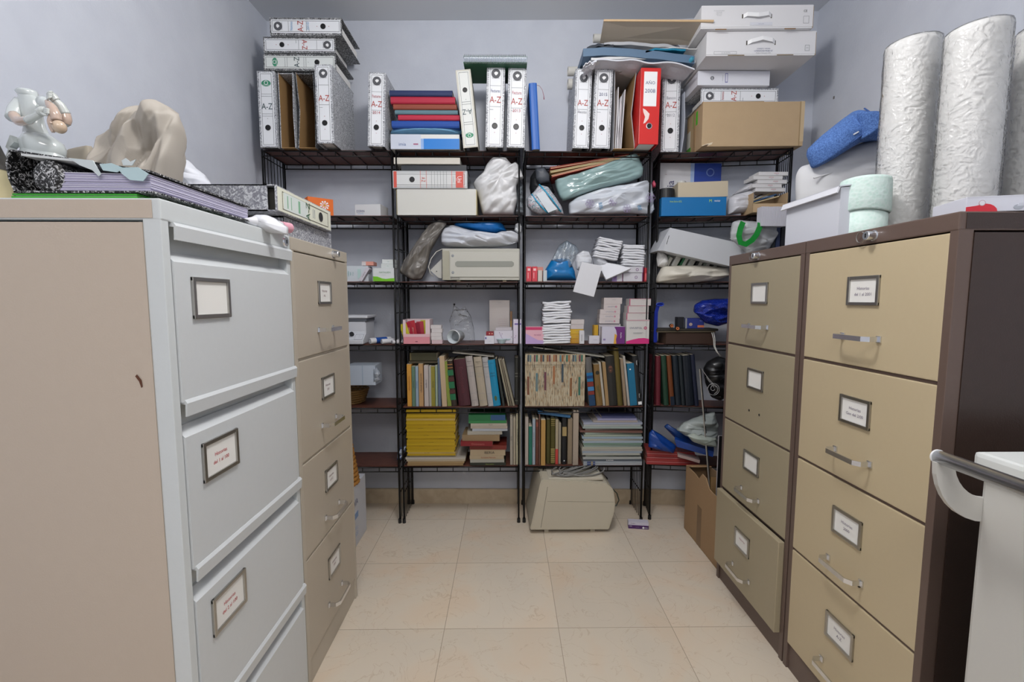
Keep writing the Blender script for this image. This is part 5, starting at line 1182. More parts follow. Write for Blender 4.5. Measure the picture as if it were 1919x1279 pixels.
# right unit
t = T('blue_strap', 'bright blue plastic strap hooked over the wire frame beside the pink-edged boxes', 'strap', (P(1229, 640, 2.27).x, 2.27, Z))
bm = nb(); o0 = Vector(t.location); ribbon(bm, [P(1228, 642, 2.27) - o0, P(1229, 610, 2.268) - o0, P(1230, 585, 2.265) - o0, P(1234, 572, 2.265) - o0, P(1243, 570, 2.265) - o0], .017, .004); link('strap', bm, mat('#13298f', .35), t)
link('loop', tube(nb(), [P(1237 + 7 * math.cos(a), 571 + 3 * math.sin(a), 2.262) - o0 for a in [k * math.pi / 6 for k in range(12)]], .0022, 6, True), mat('#1b3fb0', .35), t)
pillow('glittery_blue_bag', [(1314, 598), (1300, 585), (1301, 572), (1316, 563), (1340, 560), (1366, 560), (1368, 605), (1345, 612), (1322, 606)], ramp_mat('sparkling_blue_fabric', [(.4, '#0f1f78'), (.6, '#1a34a0'), (.72, '#4e6ad6')], 300, 2, .25, 0), 2.25, .07, 'glossy sparkling blue bag by the far brown cabinet', 'bag', amp=.014, freq=16, seed=31)
x0, x1 = span(1249, 1340, 630, 2.25)
t = T('wooden_tray', 'dark brown wooden tray box on the third right shelf', 'tray', (x0, 2.255, Z)); w_ = x1 - x0
link('front_board', box(0, w_, 0, .004, 0, .056), mat('#43322a', .5), t); link('back_board', box(0, w_, .116, .12, 0, .056), mat('#43322a', .5), t)
link('side_board', box(0, .004, .004, .116, 0, .056), mat('#5a463a', .5), t); link('side_board', box(w_ - .004, w_, .004, .116, 0, .056), mat('#43322a', .5), t); link('base_board', box(.004, w_ - .004, .004, .116, 0, .004), mat('#43322a', .5), t)
zt_ = Z + .058
a, b = P(1232, 613, 2.25), P(1352, 618, 2.22)
t = T('instrument_pouch', 'flat dark olive pouch lying across the wooden tray', 'pouch', (a.x, 2.25, zt_))
L_ = b.x - a.x; link('pouch', box(.0, L_, 0, .10, .006, .018, .004), mat('#2f2b24', .6), t); link('trim', box(0, L_ * .95, -.001, .10, .0, .006, .001), mat('#594f3e', .6), t)
for k, (px, lb) in enumerate([(1259, 'left of two copper-ringed dark tubes on the wooden tray'), (1270, 'right of two copper-ringed dark tubes on the wooden tray')]):
    c0 = P(px, 611 + 5 * k, 2.235); o = T('ringed_tube', lb, 'tube', c0, group='copper-ringed tubes')
    M4 = Matrix.Rotation(R(-90), 4, 'X')
    link('tube', lathe(nb(), [(.003, 0), (.010, 0), (.010, .012), (0, .012)], 16, M4=M4), mat('#2a1a14', .5), o, False)
    link('ring', lathe(nb(), [(.003, -.001), (.0075, -.002), (.008, 0), (.003, 0)], 16, M4=M4), mat('#d07a4a', .4), o)
zz = zt_ + .019
carton('small_carton', 'dark blue and orange printed carton lying on the olive pouch', 'box', 1288, 1319, 597, zz, 2.255, .05, mat('#26337e', .5), [('d', .22, .4, .008, mat('#b39f94', .5)), ('r', .62, .1, 1, .32, mat('#c9744a', .5)), ('T', .82, .75, .005, 'Bayer', 0, .02, mat('#aab2dc', .5)), ('r', -.1, 0, 0, 1, GREY)], rz=R(-6))
carton('small_carton', 'small dark grey carton left of the blue and orange one', 'box', 1270, 1282, 595, zz, 2.27, .04, mat('#25262c', .5))
bm = nb(); cp = [(1334, 624, 2.22), (1337, 635, 2.2), (1338, 650, 2.19), (1343, 660, 2.18), (1350, 668, 2.18)]
for off in (0, 3.5):
    tube(bm, [P(a + off * (1 - i * .2), b, c_) - P(1338, 650, 2.19) for i, (a, b, c_) in enumerate(cp)], .0022, 6)
o = link('white_cable', bm, mat('#c8c6c0', .5), None, True); o.location = P(1338, 650, 2.19); tag(o, 'white power cable hanging over the edge of the third right shelf', 'cable')

# ============================================================= SECOND SHELF (z .611) BOOKS
Z = TZ[1] + .001
BD = .165
carton('tissue_pack', 'wrapped pale blue tissue pack in clear film beside the beige cabinet', 'pack', 648, 703, 685, zat(722, 2.22), 2.22, .12, mat('#b9c4d2', .3, bump=.2, bs=30, coat=.3), [('r', .55, 0, .58, 1, mat('#9fb0c4', .4))])
pillow('film_wrap', [(700, 718), (700, 690), (707, 688), (714, 700), (710, 706), (716, 712), (706, 716)], clear_mat('film', fac=.3, rough=.1, bs=40, bump=.8, body=.35, bodycol='#c3cede'), 2.23, .02, 'torn film end of the tissue pack', 'film', amp=.004, freq=20, seed=33)
# basket under the pack (on the shelf)
def basket(name, label, loc, r0, r1, h, n=9, col='#a9793e'):
    t = T(name, label, 'basket', loc); m = mat(col, .6, bump=.3, bs=60, var=.2)
    for k in range(n):
        v = k / (n - 1); r = r0 + (r1 - r0) * v
        bm = nb(); seg = 48
        tube(bm, [((r + .003 * (1 if (i + k) % 2 else -1)) * math.cos(i * 2 * math.pi / seg), (r + .003 * (1 if (i + k) % 2 else -1)) * math.sin(i * 2 * math.pi / seg), .006 + (h - .012) * v) for i in range(seg)], h / n * .5, 6, True)
        link('woven_ring', bm, m, t, True)
    bm = nb()
    link('base', lathe(nb(), [(0, 0), (r0, 0), (r0, .006), (0, .006)], 32), m, t)
    return t
basket('wicker_basket', 'small shallow wicker basket under the wrapped tissue pack', (P(646, 740, 2.34).x, 2.375, Z), .085, .105, .075, 6, '#8a6a3c')
def shelf_books(rows, grp, z, dep=BD, d0=2.27):
    for r in rows:
        lb, a, b, pt, c_, lean = r[:6]; kw = r[6] if len(r) > 6 else {}
        dd = kw.pop('d', d0); dp = kw.pop('dep', dep)
        book('book', lb, a, b, pt, z, dd, dp, mat(c_, kw.pop('rough', .6)), lean=lean, group=grp, **kw)
cream = '#b9ad9c'; dk = mat('#3a342c', .6)
shelf_books([
 ('yellow-orange paperback, first book at the left of the shelf', 763, 771, 683, '#c9923c', 0, dict(txt='Gastroenterologia', tm=mat('#8e3f1c', .6), hard=False)),
 ('grey-green paperback second from the left beside the yellow-orange one', 772, 778, 687, '#5e7a66', 0, dict(hard=False, txt='Ginecologia')),
 ('slim pale blue paperback third from the left', 779, 784, 687, '#8fa3b4', 0, dict(hard=False, txt='Obstetricia', tm=mat('#2c6a93', .6))),
 ('tan paperback with heavy black title on its spine', 785, 793, 682, '#b58f62', 0, dict(hard=False, txt='RELATOS DE BERMEJO', tm=INK)),
 ('thick ivory paperback right of the tan one', 795, 803, 685, '#b8aeaa', 0, dict(hard=False, txt='La regenta')),
 ('thin pale grey booklet with faint title', 804, 808, 686, '#a5a19c', 0, dict(hard=False)),
 ('olive green paperback left of the tall blue-grey one', 808, 815, 687, '#8a8230', 0, dict(hard=False, txt='Antologia')),
 ('thin mint paperback beside the olive one', 816, 820, 685, '#93a492', 0, dict(hard=False)),
 ('tall narrow blue-grey book behind the cream tall one', 821, 826, 671, '#5b6a80', 0, dict(hard=False)),
 ('tall cream book leaning slightly, left of the lime green one', 826, 835, 668, '#b9a284', -2.5, dict(hard=False, d=2.262)),
 ('slim lime green book leaning beside the tall cream one', 835, 842, 677, '#7f8e3a', -5, dict(hard=False)),
 ('dark brown hardback with green spine patches', 841, 852, 676, '#33261e', -5, dict(bands=[(.84, .86, mat('#9a6a3a', .5)), (.91, .93, mat('#9a6a3a', .5)), (.68, .80, mat('#1d6a44', .5)), (.4, .54, mat('#1d6a44', .5)), (.14, .27, mat('#1d6a44', .5)), (.55, .64, mat('#4a2522', .5)), (.28, .36, mat('#4a2522', .5))])),
 ('thick wine red hardback, widest on the shelf', 855, 877, 672, '#451c26', -6, dict(txt='Enciclopedia', tm=mat('#5e2a33', .6))),
], 'books on the second shelf, left run', Z)
for k, (a, b, c_) in enumerate([(878, 891, '#a8a09c'), (893, 908, '#a79c8a'), (909, 920, '#a9a8a9')]):
    book('book', '%s of three matching ivory volumes with fine ruled spines' % ['first', 'second', 'third'][k], a, b, 667 + k, Z, 2.265, BD, mat(c_, .6), lean=-7, group='matching ivory volumes', bands=[(.80, .804, INK), (.67, .673, GREY), (.26, .263, GREY), (.12, .123, GREY)], extra=[('T', .5, .9, .006, 'Historia', 0, .022, INK), ('T', .5, .86, .004, 'general', 0, .02, INK), ('T', .5, .6, .005, 'TOMO ' + 'I' * (k + 1), 0, .02, GREY), ('T', .5, .08, .004, 'Labor', 0, .02, GREY)])
book('book', 'bright turquoise paperback with an oval picture at its foot', 918, 933, 674, Z, 2.265, BD, mat('#0f7fa6', .45), lean=-7, extra=[('d', .5, .17, .013, .5, mat('#4a5a30', .6)), ('T', .5, .93, .004, 'medica', 0, .02, INK), ('T', .5, .72, .006, 'Atlas de', 0, .022, INK), ('T', .5, .66, .006, 'anatomia', 0, .022, INK)])
shelf_books([
 ('thin black-edged booklet leaning against the turquoise paperback', 935, 939, 672, '#2a2f2c', -9, dict(hard=False, dep=.14)),
 ('thin cream booklet, first of the slim leaning trio near the post', 943, 946, 674, '#8d8672', -12, dict(hard=False, dep=.14)),
 ('thin brown booklet, middle of the slim leaning trio near the post', 947, 950, 674, '#6d6353', -12.5, dict(hard=False, dep=.14)),
 ('thin grey booklet, last of the slim leaning trio near the post', 951, 955, 675, '#87806e', -13, dict(hard=False, dep=.14)),
 ('dark grey ribbed hardback standing alone against the centre post', 965, 975, 671, '#34342f', 0, dict(d=2.30, dep=.12, bands=[(.6, .62, mat('#6b6b60', .5)), (.66, .68, mat('#6b6b60', .5)), (.08, .1, mat('#6b6b60', .5))])),
], 'slim books by the centre post', Z)
flatbook('book', 'dark green hardback lying on top of the leftmost short paperbacks', 768, 818, 662, 676, 2.285, .13, mat('#3d3b26', .6), cat='book', bands=[(.0, .05, mat('#6b5f3c', .6))])
flatbook('book', 'olive and brown paperback lying under the dark green hardback', 766, 819, 676.5, 681, 2.29, .13, mat('#4b4432', .6), cat='book')
slab('magazine', 'dark thin magazine slanting on top of the ivory volumes', 'magazine', [(848, 660), (925, 668), (926, 670), (848, 662)], 2.27, 0, .14, mat('#9a968c', .5))
slab('magazine', 'black covered magazine slanting behind the top of the wine red hardback', 'magazine', [(796, 657), (880, 655), (926, 664), (850, 661)], [2.36, 2.40, 2.36, 2.36], 0, .005, mat('#2d2f33', .3))
# comic-like matching paperbacks
n_ = 28; a0, a1 = 984.0, 1096.0
spn = ramp_mat('cream_printed_spine', [(.3, '#3c5a60'), (.42, '#a58c6c'), (.52, '#b3a88f'), (.68, '#bfb49b'), (.8, '#9a5a3e')], 60, 5, .6, .3, (3, 1, .55))
pc = ['#b0a48c', '#ada08a', '#b5aa94', '#a89c84']
acc = ['#7a4a34', '#2f6a5c', '#8c5a34', '#3b4a55', '#a06a44', '#6a3c48', '#5a7a80']
for k in range(n_):
    a = a0 + (a1 - a0) * k / n_; b = a0 + (a1 - a0) * (k + 1) / n_ - .2
    c1_ = mat(acc[(k * 3) % 7], .6); c2_ = mat(acc[(k * 5 + 2) % 7], .6)
    v = .18 + .3 * random.random()
    ex = [('r', .12, .86, .88, .985, c1_)] if k % 3 else []
    ex += [('r', .1, .795, .9, .80, dk), ('T', .5, .76, .0045, str(k + 21), 0, .006, dk)]
    if k % 4 == 1: ex.append(('r', .02, v, .98, v + .35, c2_))
    ex.append(('T', .5, .42, .0042, ['Los heroes del espacio', 'Aventuras en la selva', 'El misterio del lago', 'Capitan de barco', 'La isla perdida'][k % 5], -90, .10, mat(acc[(k * 2 + 1) % 7], .6)))
    book('paperback', '%s from the left in the row of matching cream illustrated paperbacks' % ORD[k], a, b, 664.5, Z, 2.264, .125, spn, hard=False, group='matching cream illustrated paperbacks', extra=ex)
shelf_books([
 ('grey, blue and red banded hardback leaning at the end of the paperback row', 1100, 1112, 669, '#62615f', -6, dict(bands=[(.62, .68, mat('#16679c', .5)), (.56, .62, mat('#123a6c', .5)), (.50, .56, mat('#1b6d9c', .5)), (.40, .49, mat('#7c2c28', .5)), (.31, .39, mat('#3f7fb4', .5)), (.23, .30, mat('#7c2c28', .5)), (.0, .22, mat('#123a5e', .5))])),
 ('mustard brown book with black emblem near its top', 1115, 1127, 683, '#7b5f34', -5, dict(extra=[('d', .5, .8, .010, mat('#2e2c20', .6)), ('T', .5, .36, .012, 'TERAPEUTICA', -80, .06, mat('#4a5a30', .6))])),
 ('white slim paperback leaning right of the mustard book', 1126, 1130, 679, '#aaa59b', -7, dict(hard=False)),
 ('tan slim paperback leaning right of the white slim one', 1132, 1138, 679, '#9c8058', -6, dict(hard=False)),
 ('black hardback with a reddish oval title plate', 1138, 1155, 667, '#23221f', -5.5, dict(extra=[('d', .45, .74, .020, .55, mat('#4a3026', .5)), ('T', .45, .78, .006, 'ARS', 0, .018, mat('#b5785a', .5)), ('T', .45, .71, .006, 'IV', 0, .014, mat('#b5785a', .5))])),
 ('tall olive gold hardback, tallest in the leaning run', 1154, 1163, 653, '#5c4f1e', -5.5, {}),
 ('beige slim paperback right of the olive gold hardback', 1166, 1171, 673, '#93806a', -6, dict(hard=False)),
 ('narrow white booklet leaning before the bright blue one', 1172, 1176, 668, '#aaa69f', -7, dict(hard=False)),
 ('bright blue paperback with a small white disc on the spine', 1178, 1191, 681, '#166a8e', -6, dict(hard=False, extra=[('d', .4, .86, .004, WHITE)])),
 ('black hardback with white letters, last before the right post', 1189, 1200, 667, '#1c1d1f', -6, dict(extra=[('T', .6, .86, .006, 'Netter', -90, .03, WHITE), ('T', .6, .2, .005, 'Masson', -90, .03, WHITE), ('r', .3, .02, .9, .08, WHITE)])),
], 'leaning books on the second shelf, middle run', Z)
slab('magazine', 'thin grey magazine slanting above the matching cream paperbacks', 'magazine', [(999, 650), (1133, 668), (1133, 671), (999, 652)], 2.27, 0, .10, mat('#8f8e86', .5))
shelf_books([
 ('crimson red slim volume, first on the right unit', 1230, 1238, 668, '#5e1624', -1.5, dict(d=2.275, dep=.12, txt='1', tm=mat('#7d3a3f', .6))),
 ('dark green slim volume beside the crimson one', 1242, 1251, 667, '#1a3c2a', -5, dict(d=2.275, dep=.12)),
 ('rust orange volume with navy foot', 1253, 1261, 667, '#6e3a18', -6, dict(d=2.275, dep=.12, bands=[(0, .18, mat('#1b2838', .5))])),
 ('first of the dark navy volumes, right of the rust orange one', 1264, 1273, 667, '#17222c', -6, dict(d=2.275, dep=.12)),
 ('second dark navy volume from the rust orange one', 1275, 1281, 667, '#1a2329', -6, dict(d=2.27, dep=.12)),
 ('third dark navy volume from the rust orange one, thickest', 1283, 1298, 666, '#121a26', -6, dict(d=2.265, dep=.12)),
 ('last dark blue volume before the black printed bag', 1299, 1306, 665, '#141b33', -7, dict(d=2.26, dep=.12)),
], 'dark volumes on the right unit', TZ[1] + .001)
bb = pillow('black_printed_bag', [(1318, 690), (1326, 678), (1345, 668), (1362, 672), (1364, 740), (1350, 752), (1333, 745), (1322, 720)], mat('#17181a', .3, bump=.3, bs=25), 2.2, .05, 'black plastic bag with a white swirling emblem on the right unit', 'plastic bag', amp=.010, freq=16, seed=35)
org = Vector(bb.location); WL_ = mat('#b9b9b9', .5)
bm = nb()
tube(bm, [P(1315 + k * 3.4, 692 + k * 5.2 - (k * k) * .12, 2.143) - org for k in range(9)], .0012, 5)
tube(bm, [P(1337 + 11 * math.cos(a), 730 + 11 * math.sin(a), 2.143) - org for a in [k * math.pi / 9 for k in range(18)]], .0011, 5, True)
tube(bm, [P(1337 + (2 + k * .7) * math.cos(k * .7), 729 + (2 + k * .7) * math.sin(k * .7), 2.142) - org for k in range(12)], .0011, 5)
link('printed_emblem', bm, WL_, bb)
c0 = P(1331, 717, 2.14) - org; deco(bb, [('T', 0, 0, .012, 'Power Gym', -52, .075, WL_)], 1, 1, Matrix.Translation((c0.x, -.058, c0.z)))

# ============================================================= FIRST SHELF (z .304)
Z = TZ[0] + .001
zz = Z
hs = [('tan magazine at the bottom under the yellow stack', 763, 868, '#8f7650', .012), ('brown edged magazine second from the bottom under the yellow stack', 764, 870, '#99805a', .010), ('cream magazine third from the bottom under the yellow stack', 762, 872, '#a89b84', .010), ('white-edged magazine with black corner under the yellow stack', 760, 872, '#b3aca2', .009)]
for lb, a, b, c_, th in hs:
    x0, x1 = span(a, b, 862, 2.262); t = T('magazine', lb, 'magazine', (x0, 2.262, zz + th), (0, R(90), 0), 'wide magazines under the yellow stack'); book_parts(t, th, x1 - x0, .2, mat(c_, .6), hard=False); zz += th + .0004
t = T('magazine', 'white catalogue with printed cover directly under the yellow stack', 'magazine', (span(766, 858, 845, 2.262)[0], 2.275, zz + .009), (0, R(90), 0)); book_parts(t, .009, .24, .18, mat('#a79a83', .6), hard=False); zz += .0095
ztop_ = zat(768, 2.265); n_ = 26; th = (ztop_ - zz) / n_
for k in range(n_):
    j = noise.noise(Vector((k * 1.37, 2, 0))) * 3; j2 = noise.noise(Vector((k * 1.7, 8, 0))) * 3
    a, b = 762 + j, 853 + j2
    if k > 21: b += 1.5
    x0, x1 = span(a, b, 810, 2.265)
    t = T('yellow_magazine', '%s from the bottom of the tall stack of yellow-spined magazines' % ORD[k], 'magazine', (x0, 2.265 + .003 * abs(j) * .3, zz + th * .96), (0, R(90), R(j * .4)), 'yellow-spined magazine stack')
    pale = k in (1, 20)
    book_parts(t, th * .96, x1 - x0, .17, mat(['#b3930f', '#a8890d', '#bb9c18', '#ae9013'][k % 4] if not pale else '#b79c5a', .45), hard=False, rot=90, extra=[('T', .5, .3 + .1 * (k % 5), th * .45, 'Abril 1994', 90, .05, mat('#7c6410', .6))] if k % 2 else [])
    zz += th
# small mixed pile
mp_ = [('black softcover at the bottom of the small mixed pile', 881, 948, 866, 871, '#24281f', 'Guia medica', '#8f9a4a'), ('pale grey paperback second in the small mixed pile', 881, 945, 860, 866, '#9c9a90', None, None), ('cream paperback with small red title in the small mixed pile', 880, 944, 853, 859.5, '#a8977c', 'la nueva Novela', '#8c3a26'), ('thick cream paperback with bold black title in the small mixed pile', 881, 947, 842, 852.5, '#a8967a', 'IBERIA', '#1d1a18'),
       ('dark red wide book above the bold-titled cream paperback', 880, 949, 834, 841.5, '#72281f', None, None), ('bright red paperback jutting forward in the small mixed pile', 863, 923, 826, 834, '#7c1c22', 'Diccionario', '#b06a60'),
       ('tan thick book under the white folders in the small mixed pile', 866, 936, 815, 825.5, '#8d7758', None, None), ('off-white paperback in the middle of the small mixed pile', 876, 941, 808, 814.5, '#a39e92', None, None),
       ('white glossy brochure with blue shade in the small mixed pile', 885, 951, 803, 807.5, '#a7adb5', None, None), ('slim cream paperback above the glossy brochure', 882, 951, 798, 802.5, '#a59a8c', None, None), ('slim cream paperback with short black initials in the small mixed pile', 882, 950, 793, 797.5, '#aaa294', 'M.L.A', '#2d2a28'),
       ('green booklet second from top of the small mixed pile', 878, 949, 785, 790, '#2f7a44', None, None), ('green and blue glossy booklet topmost in the small mixed pile', 878, 947, 774, 784, '#22663c', None, None)]
zz = Z
for k, (lb, a, b, t0, t1, c_, tx_, tc_) in enumerate(mp_):
    dd = 2.262 if k != 5 else 2.25
    th = (zat(t0, 2.262) - zat(t1, 2.262)) * 1.04
    x0, x1 = span(a, b, (t0 + t1) / 2, dd); t = T('book', lb, 'book', (x0, dd, zz + th), (0, R(90), R(noise.noise(Vector((k * 3.1, 0, 0))) * 4)), 'small mixed pile of books')
    book_parts(t, th, x1 - x0, .15, mat(c_, .5), hard=False, txt=tx_, tm=mat(tc_, .6) if tc_ else None, rot=90, bands=[(.6, 1, mat('#2c4f7a', .4))] if k == 12 else ())
    zz += th + .0005
shelf_books([
 ('tall grey-white paperback beside the mixed pile', 956, 961, 781, '#9b9488', 0, dict(hard=False, txt='Novela')),
 ('cream paperback between the grey-white and the lettered one', 962, 966, 783, '#a09683', 0, dict(hard=False)),
 ('cream paperback with vertical title touching the centre post', 967, 975, 776, '#a39d84', 0, dict(hard=False, txt='EL LABERINTO')),
], 'paperbacks left of the centre post, lowest shelf', Z)
shelf_books([
 ('off-white paperback just right of the centre post', 984, 990, 783, '#a79e96', 0, dict(hard=False)),
 ('teal green book second from the centre post', 991, 997, 800, '#1c6a58', 0, dict(hard=False)),
 ('white and blue paperback third from the centre post', 998, 1003, 786, '#98a5b0', 0, dict(hard=False, txt='Cronica de una muerte')),
 ('dark reddish brown book with small square mark', 1004, 1009, 787, '#5e3528', 0, dict(hard=False, extra=[('r', .2, .84, .8, .94, mat('#8e4a3a', .5))])),
 ('thin brown booklet next to the dark reddish book', 1010, 1012, 777, '#6b4e44', 0, dict(hard=False)),
 ('ochre yellow paperback standing forward on the shelf', 1014, 1022, 788, '#b18a4c', 0, dict(hard=False, d=2.258)),
 ('plain dark olive hardback right of the ochre one', 1024, 1031, 787, '#4a461e', 0, dict(d=2.28)),
 ('olive hardback with gold striped spine', 1032, 1040, 784, '#4f4a1c', 0, dict(d=2.278, bands=[(.04 + .04 * k, .06 + .04 * k, mat('#ab9a5c', .5)) for k in range(8)] + [(.84 + .04 * k, .855 + .04 * k, mat('#8f8048', .5)) for k in range(4)])),
 ('cream paperback with coral red foot', 1041, 1046, 787, '#a89c82', 0, dict(hard=False, d=2.278, bands=[(0, .34, mat('#c4433c', .5))])),
 ('shorter pale book between the coral-footed and the black one', 1047, 1051, 794, '#9a9384', 0, dict(hard=False, d=2.28)),
 ('black hardback with a cream square label', 1053, 1062, 785, '#1b1a1c', 0, dict(d=2.276, extra=[('r', .05, .62, .95, .82, mat('#a58f60', .5)), ('d', .5, .08, .003, WHITE)])),
 ('tan ribbed book left of the tallest cream volume', 1064, 1072, 786, '#8c7c66', 0, dict(hard=False, d=2.278)),
 ('tallest cream volume beside the magazine heap', 1074, 1084, 771, '#a59788', 0, dict(hard=False, d=2.262)),
], 'books on the lowest shelf, middle unit', Z)
slab('booklet', 'steel blue booklet slanting over the middle books of the lowest shelf', 'booklet', [(1008, 771), (1070, 780), (1068, 784), (1008, 776)], 2.27, 0, .12, mat('#2f5f88', .5))
slab('booklet', 'tan booklet slanting behind the steel blue one', 'booklet', [(1012, 768), (1072, 774), (1070, 779), (1020, 771)], 2.29, 0, .12, mat('#8a8168', .5))
n_ = 24; zz = Z; zt_ = zat(781, 2.26); th = (zt_ - zz) / n_
mcs = ['#a3a7ac', '#9ba3ab', '#4e5660', '#a6a9a6', '#9aa094', '#a9aaa2', '#93a0ac', '#a19d96', '#a8a79a', '#8ea09a', '#6f8a7c', '#9aa7b4', '#a5a59b', '#8fa1b0', '#9ba494', '#8d9a90', '#6d4c44', '#7d7670', '#95a39f', '#a3a8a6', '#9aa0b2', '#a09894', '#8f8fb0', '#40456a']
for k in range(n_):
    j = noise.noise(Vector((k * 1.1, 5, 0))) * 9; j2 = noise.noise(Vector((k * 1.5, 7, 3))) * 5
    a, b = 1093 + j, 1203 + j2
    if k < 3: a, b = 1094, 1204
    if k > 20: a, b = 1103 + (k - 20) * 8, 1196 - (k - 20) * 2
    x0, x1 = span(a, b, 830, 2.258); t = T('magazine', '%s from the bottom of the ragged heap of pale magazines' % ORD[k], 'magazine', (x0, 2.258 + abs(j) * .0015, zz + th * .93), (0, R(90), R(j * .5)), 'ragged heap of pale magazines')
    book_parts(t, th * .93, x1 - x0, .19, mat(mcs[k], .45), hard=False, rot=90, extra=[('T', .5, .45, th * .5, 'ELABORAR', 90, .06, WHITE)] if k == 2 else ([('r', .1, .06, .9, .2, mat('#3f4f80', .5)), ('r', .2, .13, .8, .16, mat('#b39a5a', .5))] if k in (0, 1) else ())); zz += th
n_ = 13; zz = Z; th = (zat(848, 2.26) - zz) / n_
for k in range(n_):
    j = noise.noise(Vector((k * 1.8, 1, 0))) * 4
    x0, x1 = span(1215 + j, 1312 + j - k * .8, 860, 2.245); t = T('red_booklet', '%s from the bottom of the pile of thin red booklets' % ORD[k], 'booklet', (x0, 2.272, zz + th * .93), (0, R(90), R(-6 + j)), 'thin red booklets')
    book_parts(t, th * .93, x1 - x0, .13, mat(['#a3403c', '#96282e', '#b06a68', '#8c2a30'][k % 4], .45), hard=False, rot=90); zz += th
slab('booklet', 'pale booklet with red edge sliding off the red pile', 'booklet', [(1270, 852), (1312, 864), (1311, 869), (1270, 857)], [2.22, 2.19, 2.19, 2.22], 0, .08, mat('#a38f8a', .5))
BLU = mat('#123f8e', .35)
slab('blue_folder', 'wide bright blue plastic folder lying across the red booklets', 'folder', [(1264, 824), (1338, 847), (1336, 857), (1268, 838)], [2.22, 2.15, 2.15, 2.22], 0, .12, BLU)
pillow('blue_plastic_sheet', [(1215, 838), (1216, 812), (1222, 805), (1240, 815), (1268, 836), (1262, 850), (1245, 846), (1228, 842)], BLU, 2.25, .03, 'folded blue plastic sheet spilling over the red booklets', 'plastic sheet', amp=.006, freq=16, fold=(-30, 0), fk=4, seed=40)
pillow('blue_plastic_sheet', [(1244, 800), (1250, 794), (1262, 802), (1290, 815), (1330, 845), (1300, 838), (1270, 826), (1256, 812)], mat('#183c78', .35), 2.27, .03, 'raised dull blue folder flap behind the folded blue sheet', 'plastic sheet', amp=.003, freq=16, fold=(-30, 0), fk=4, seed=41)
pillow('crumpled_white_bag', [(1267, 806), (1280, 792), (1300, 785), (1320, 776), (1340, 772), (1346, 800), (1344, 836), (1320, 828), (1300, 814), (1285, 818)], mat('#9ba3a1', .35, bump=.3, bs=25), 2.2, .05, 'crumpled whitish plastic bag above the blue folder on the right', 'plastic bag', amp=.012, freq=14, seed=42)
pillow('crumpled_white_bag', [(1287, 816), (1300, 812), (1320, 815), (1342, 822), (1342, 838), (1320, 836), (1298, 828)], mat('#a4ada4', .35), 2.15, .03, 'thin white and green bag under the crumpled one on the right', 'plastic bag', amp=.006, freq=16, seed=43)
# leaning boards in front of the right unit
for k, (a, b, lb, c_, e_) in enumerate([((1311, 695), (1345, 940), 'thin black-edged panel leaning in front of the right shelves', '#1a1a1b', 2.05)]):
    p0 = P(1311, 692, 2.17); p1 = P(1338, 940, 2.06)
    t = T('leaning_panel', lb, 'panel', (p1.x, p1.y, .02)); o0 = Vector(t.location)
    v0 = p0 - o0; v1 = P(1340, 930, 2.08) - o0; v1.z = .0
    bm = nb(); q = [v1, v1 + Vector((.012, .01, 0)), v0 + Vector((.012, .01, 0)), v0]
    va = [bm.verts.new(x) for x in q]; vb = [bm.verts.new(x + Vector((0, .006, 0))) for x in q]; bm.faces.new(va); bm.faces.new(vb[::-1])
    for i in range(4): bm.faces.new((va[(i + 1) % 4], va[i], vb[i], vb[(i + 1) % 4]))
    bmesh.ops.recalc_face_normals(bm, faces=bm.faces)
    link('board', bm, mat('#1c1d1e', .4), t)
    link('edge_strip', tube(nb(), [v1 + Vector((0, -.002, 0)), v0 + Vector((0, -.002, 0))], .0035, 4), mat('#8f8b84', .5), t)
# basket + white carton at left behind the beige cabinet
basket('wicker_basket', 'tall honey wicker basket on the white carton beside the beige filing cabinet', (-.775, 2.07, .293), .072, .03, .30, 16, '#b07c3a')
x0 = -.705
t = T('white_carton', 'white carton with blue print on the floor behind the beige cabinet', 'box', (x0, 1.90, 0))
link('body', box(-.22, 0, .0, .30, 0, .290, .002), mat('#cdd0d8', .5), t)
deco(t, [('r', .15, .45, .6, .55, mat('#7f9cc8', .5)), ('T', .4, .72, .03, 'SALVA', 0, .15, inkb), ('T', .4, .3, .02, 'hojas 80 g', 0, .15, mat('#9fb3d4', .5)), ('T', .5, .2, .02, '500', 0, .15, mat('#9fb3d4', .5))], .30, .29, Matrix.Translation((0, 0, 0)) @ Matrix.Rotation(R(90), 4, 'Z'))
pillow('blue_white_bag', [(744, 862), (745, 846), (752, 838), (762, 836), (758, 850), (752, 862)], ramp_mat('blue_white_print', [(.42, '#2c4a86'), (.5, '#aab4c4')], 40, 2, .4, 1, interp='CONSTANT'), 2.30, .02, 'small blue and white bag caught between shelf posts on the lowest shelf', 'plastic bag', amp=.004, freq=20, seed=45)

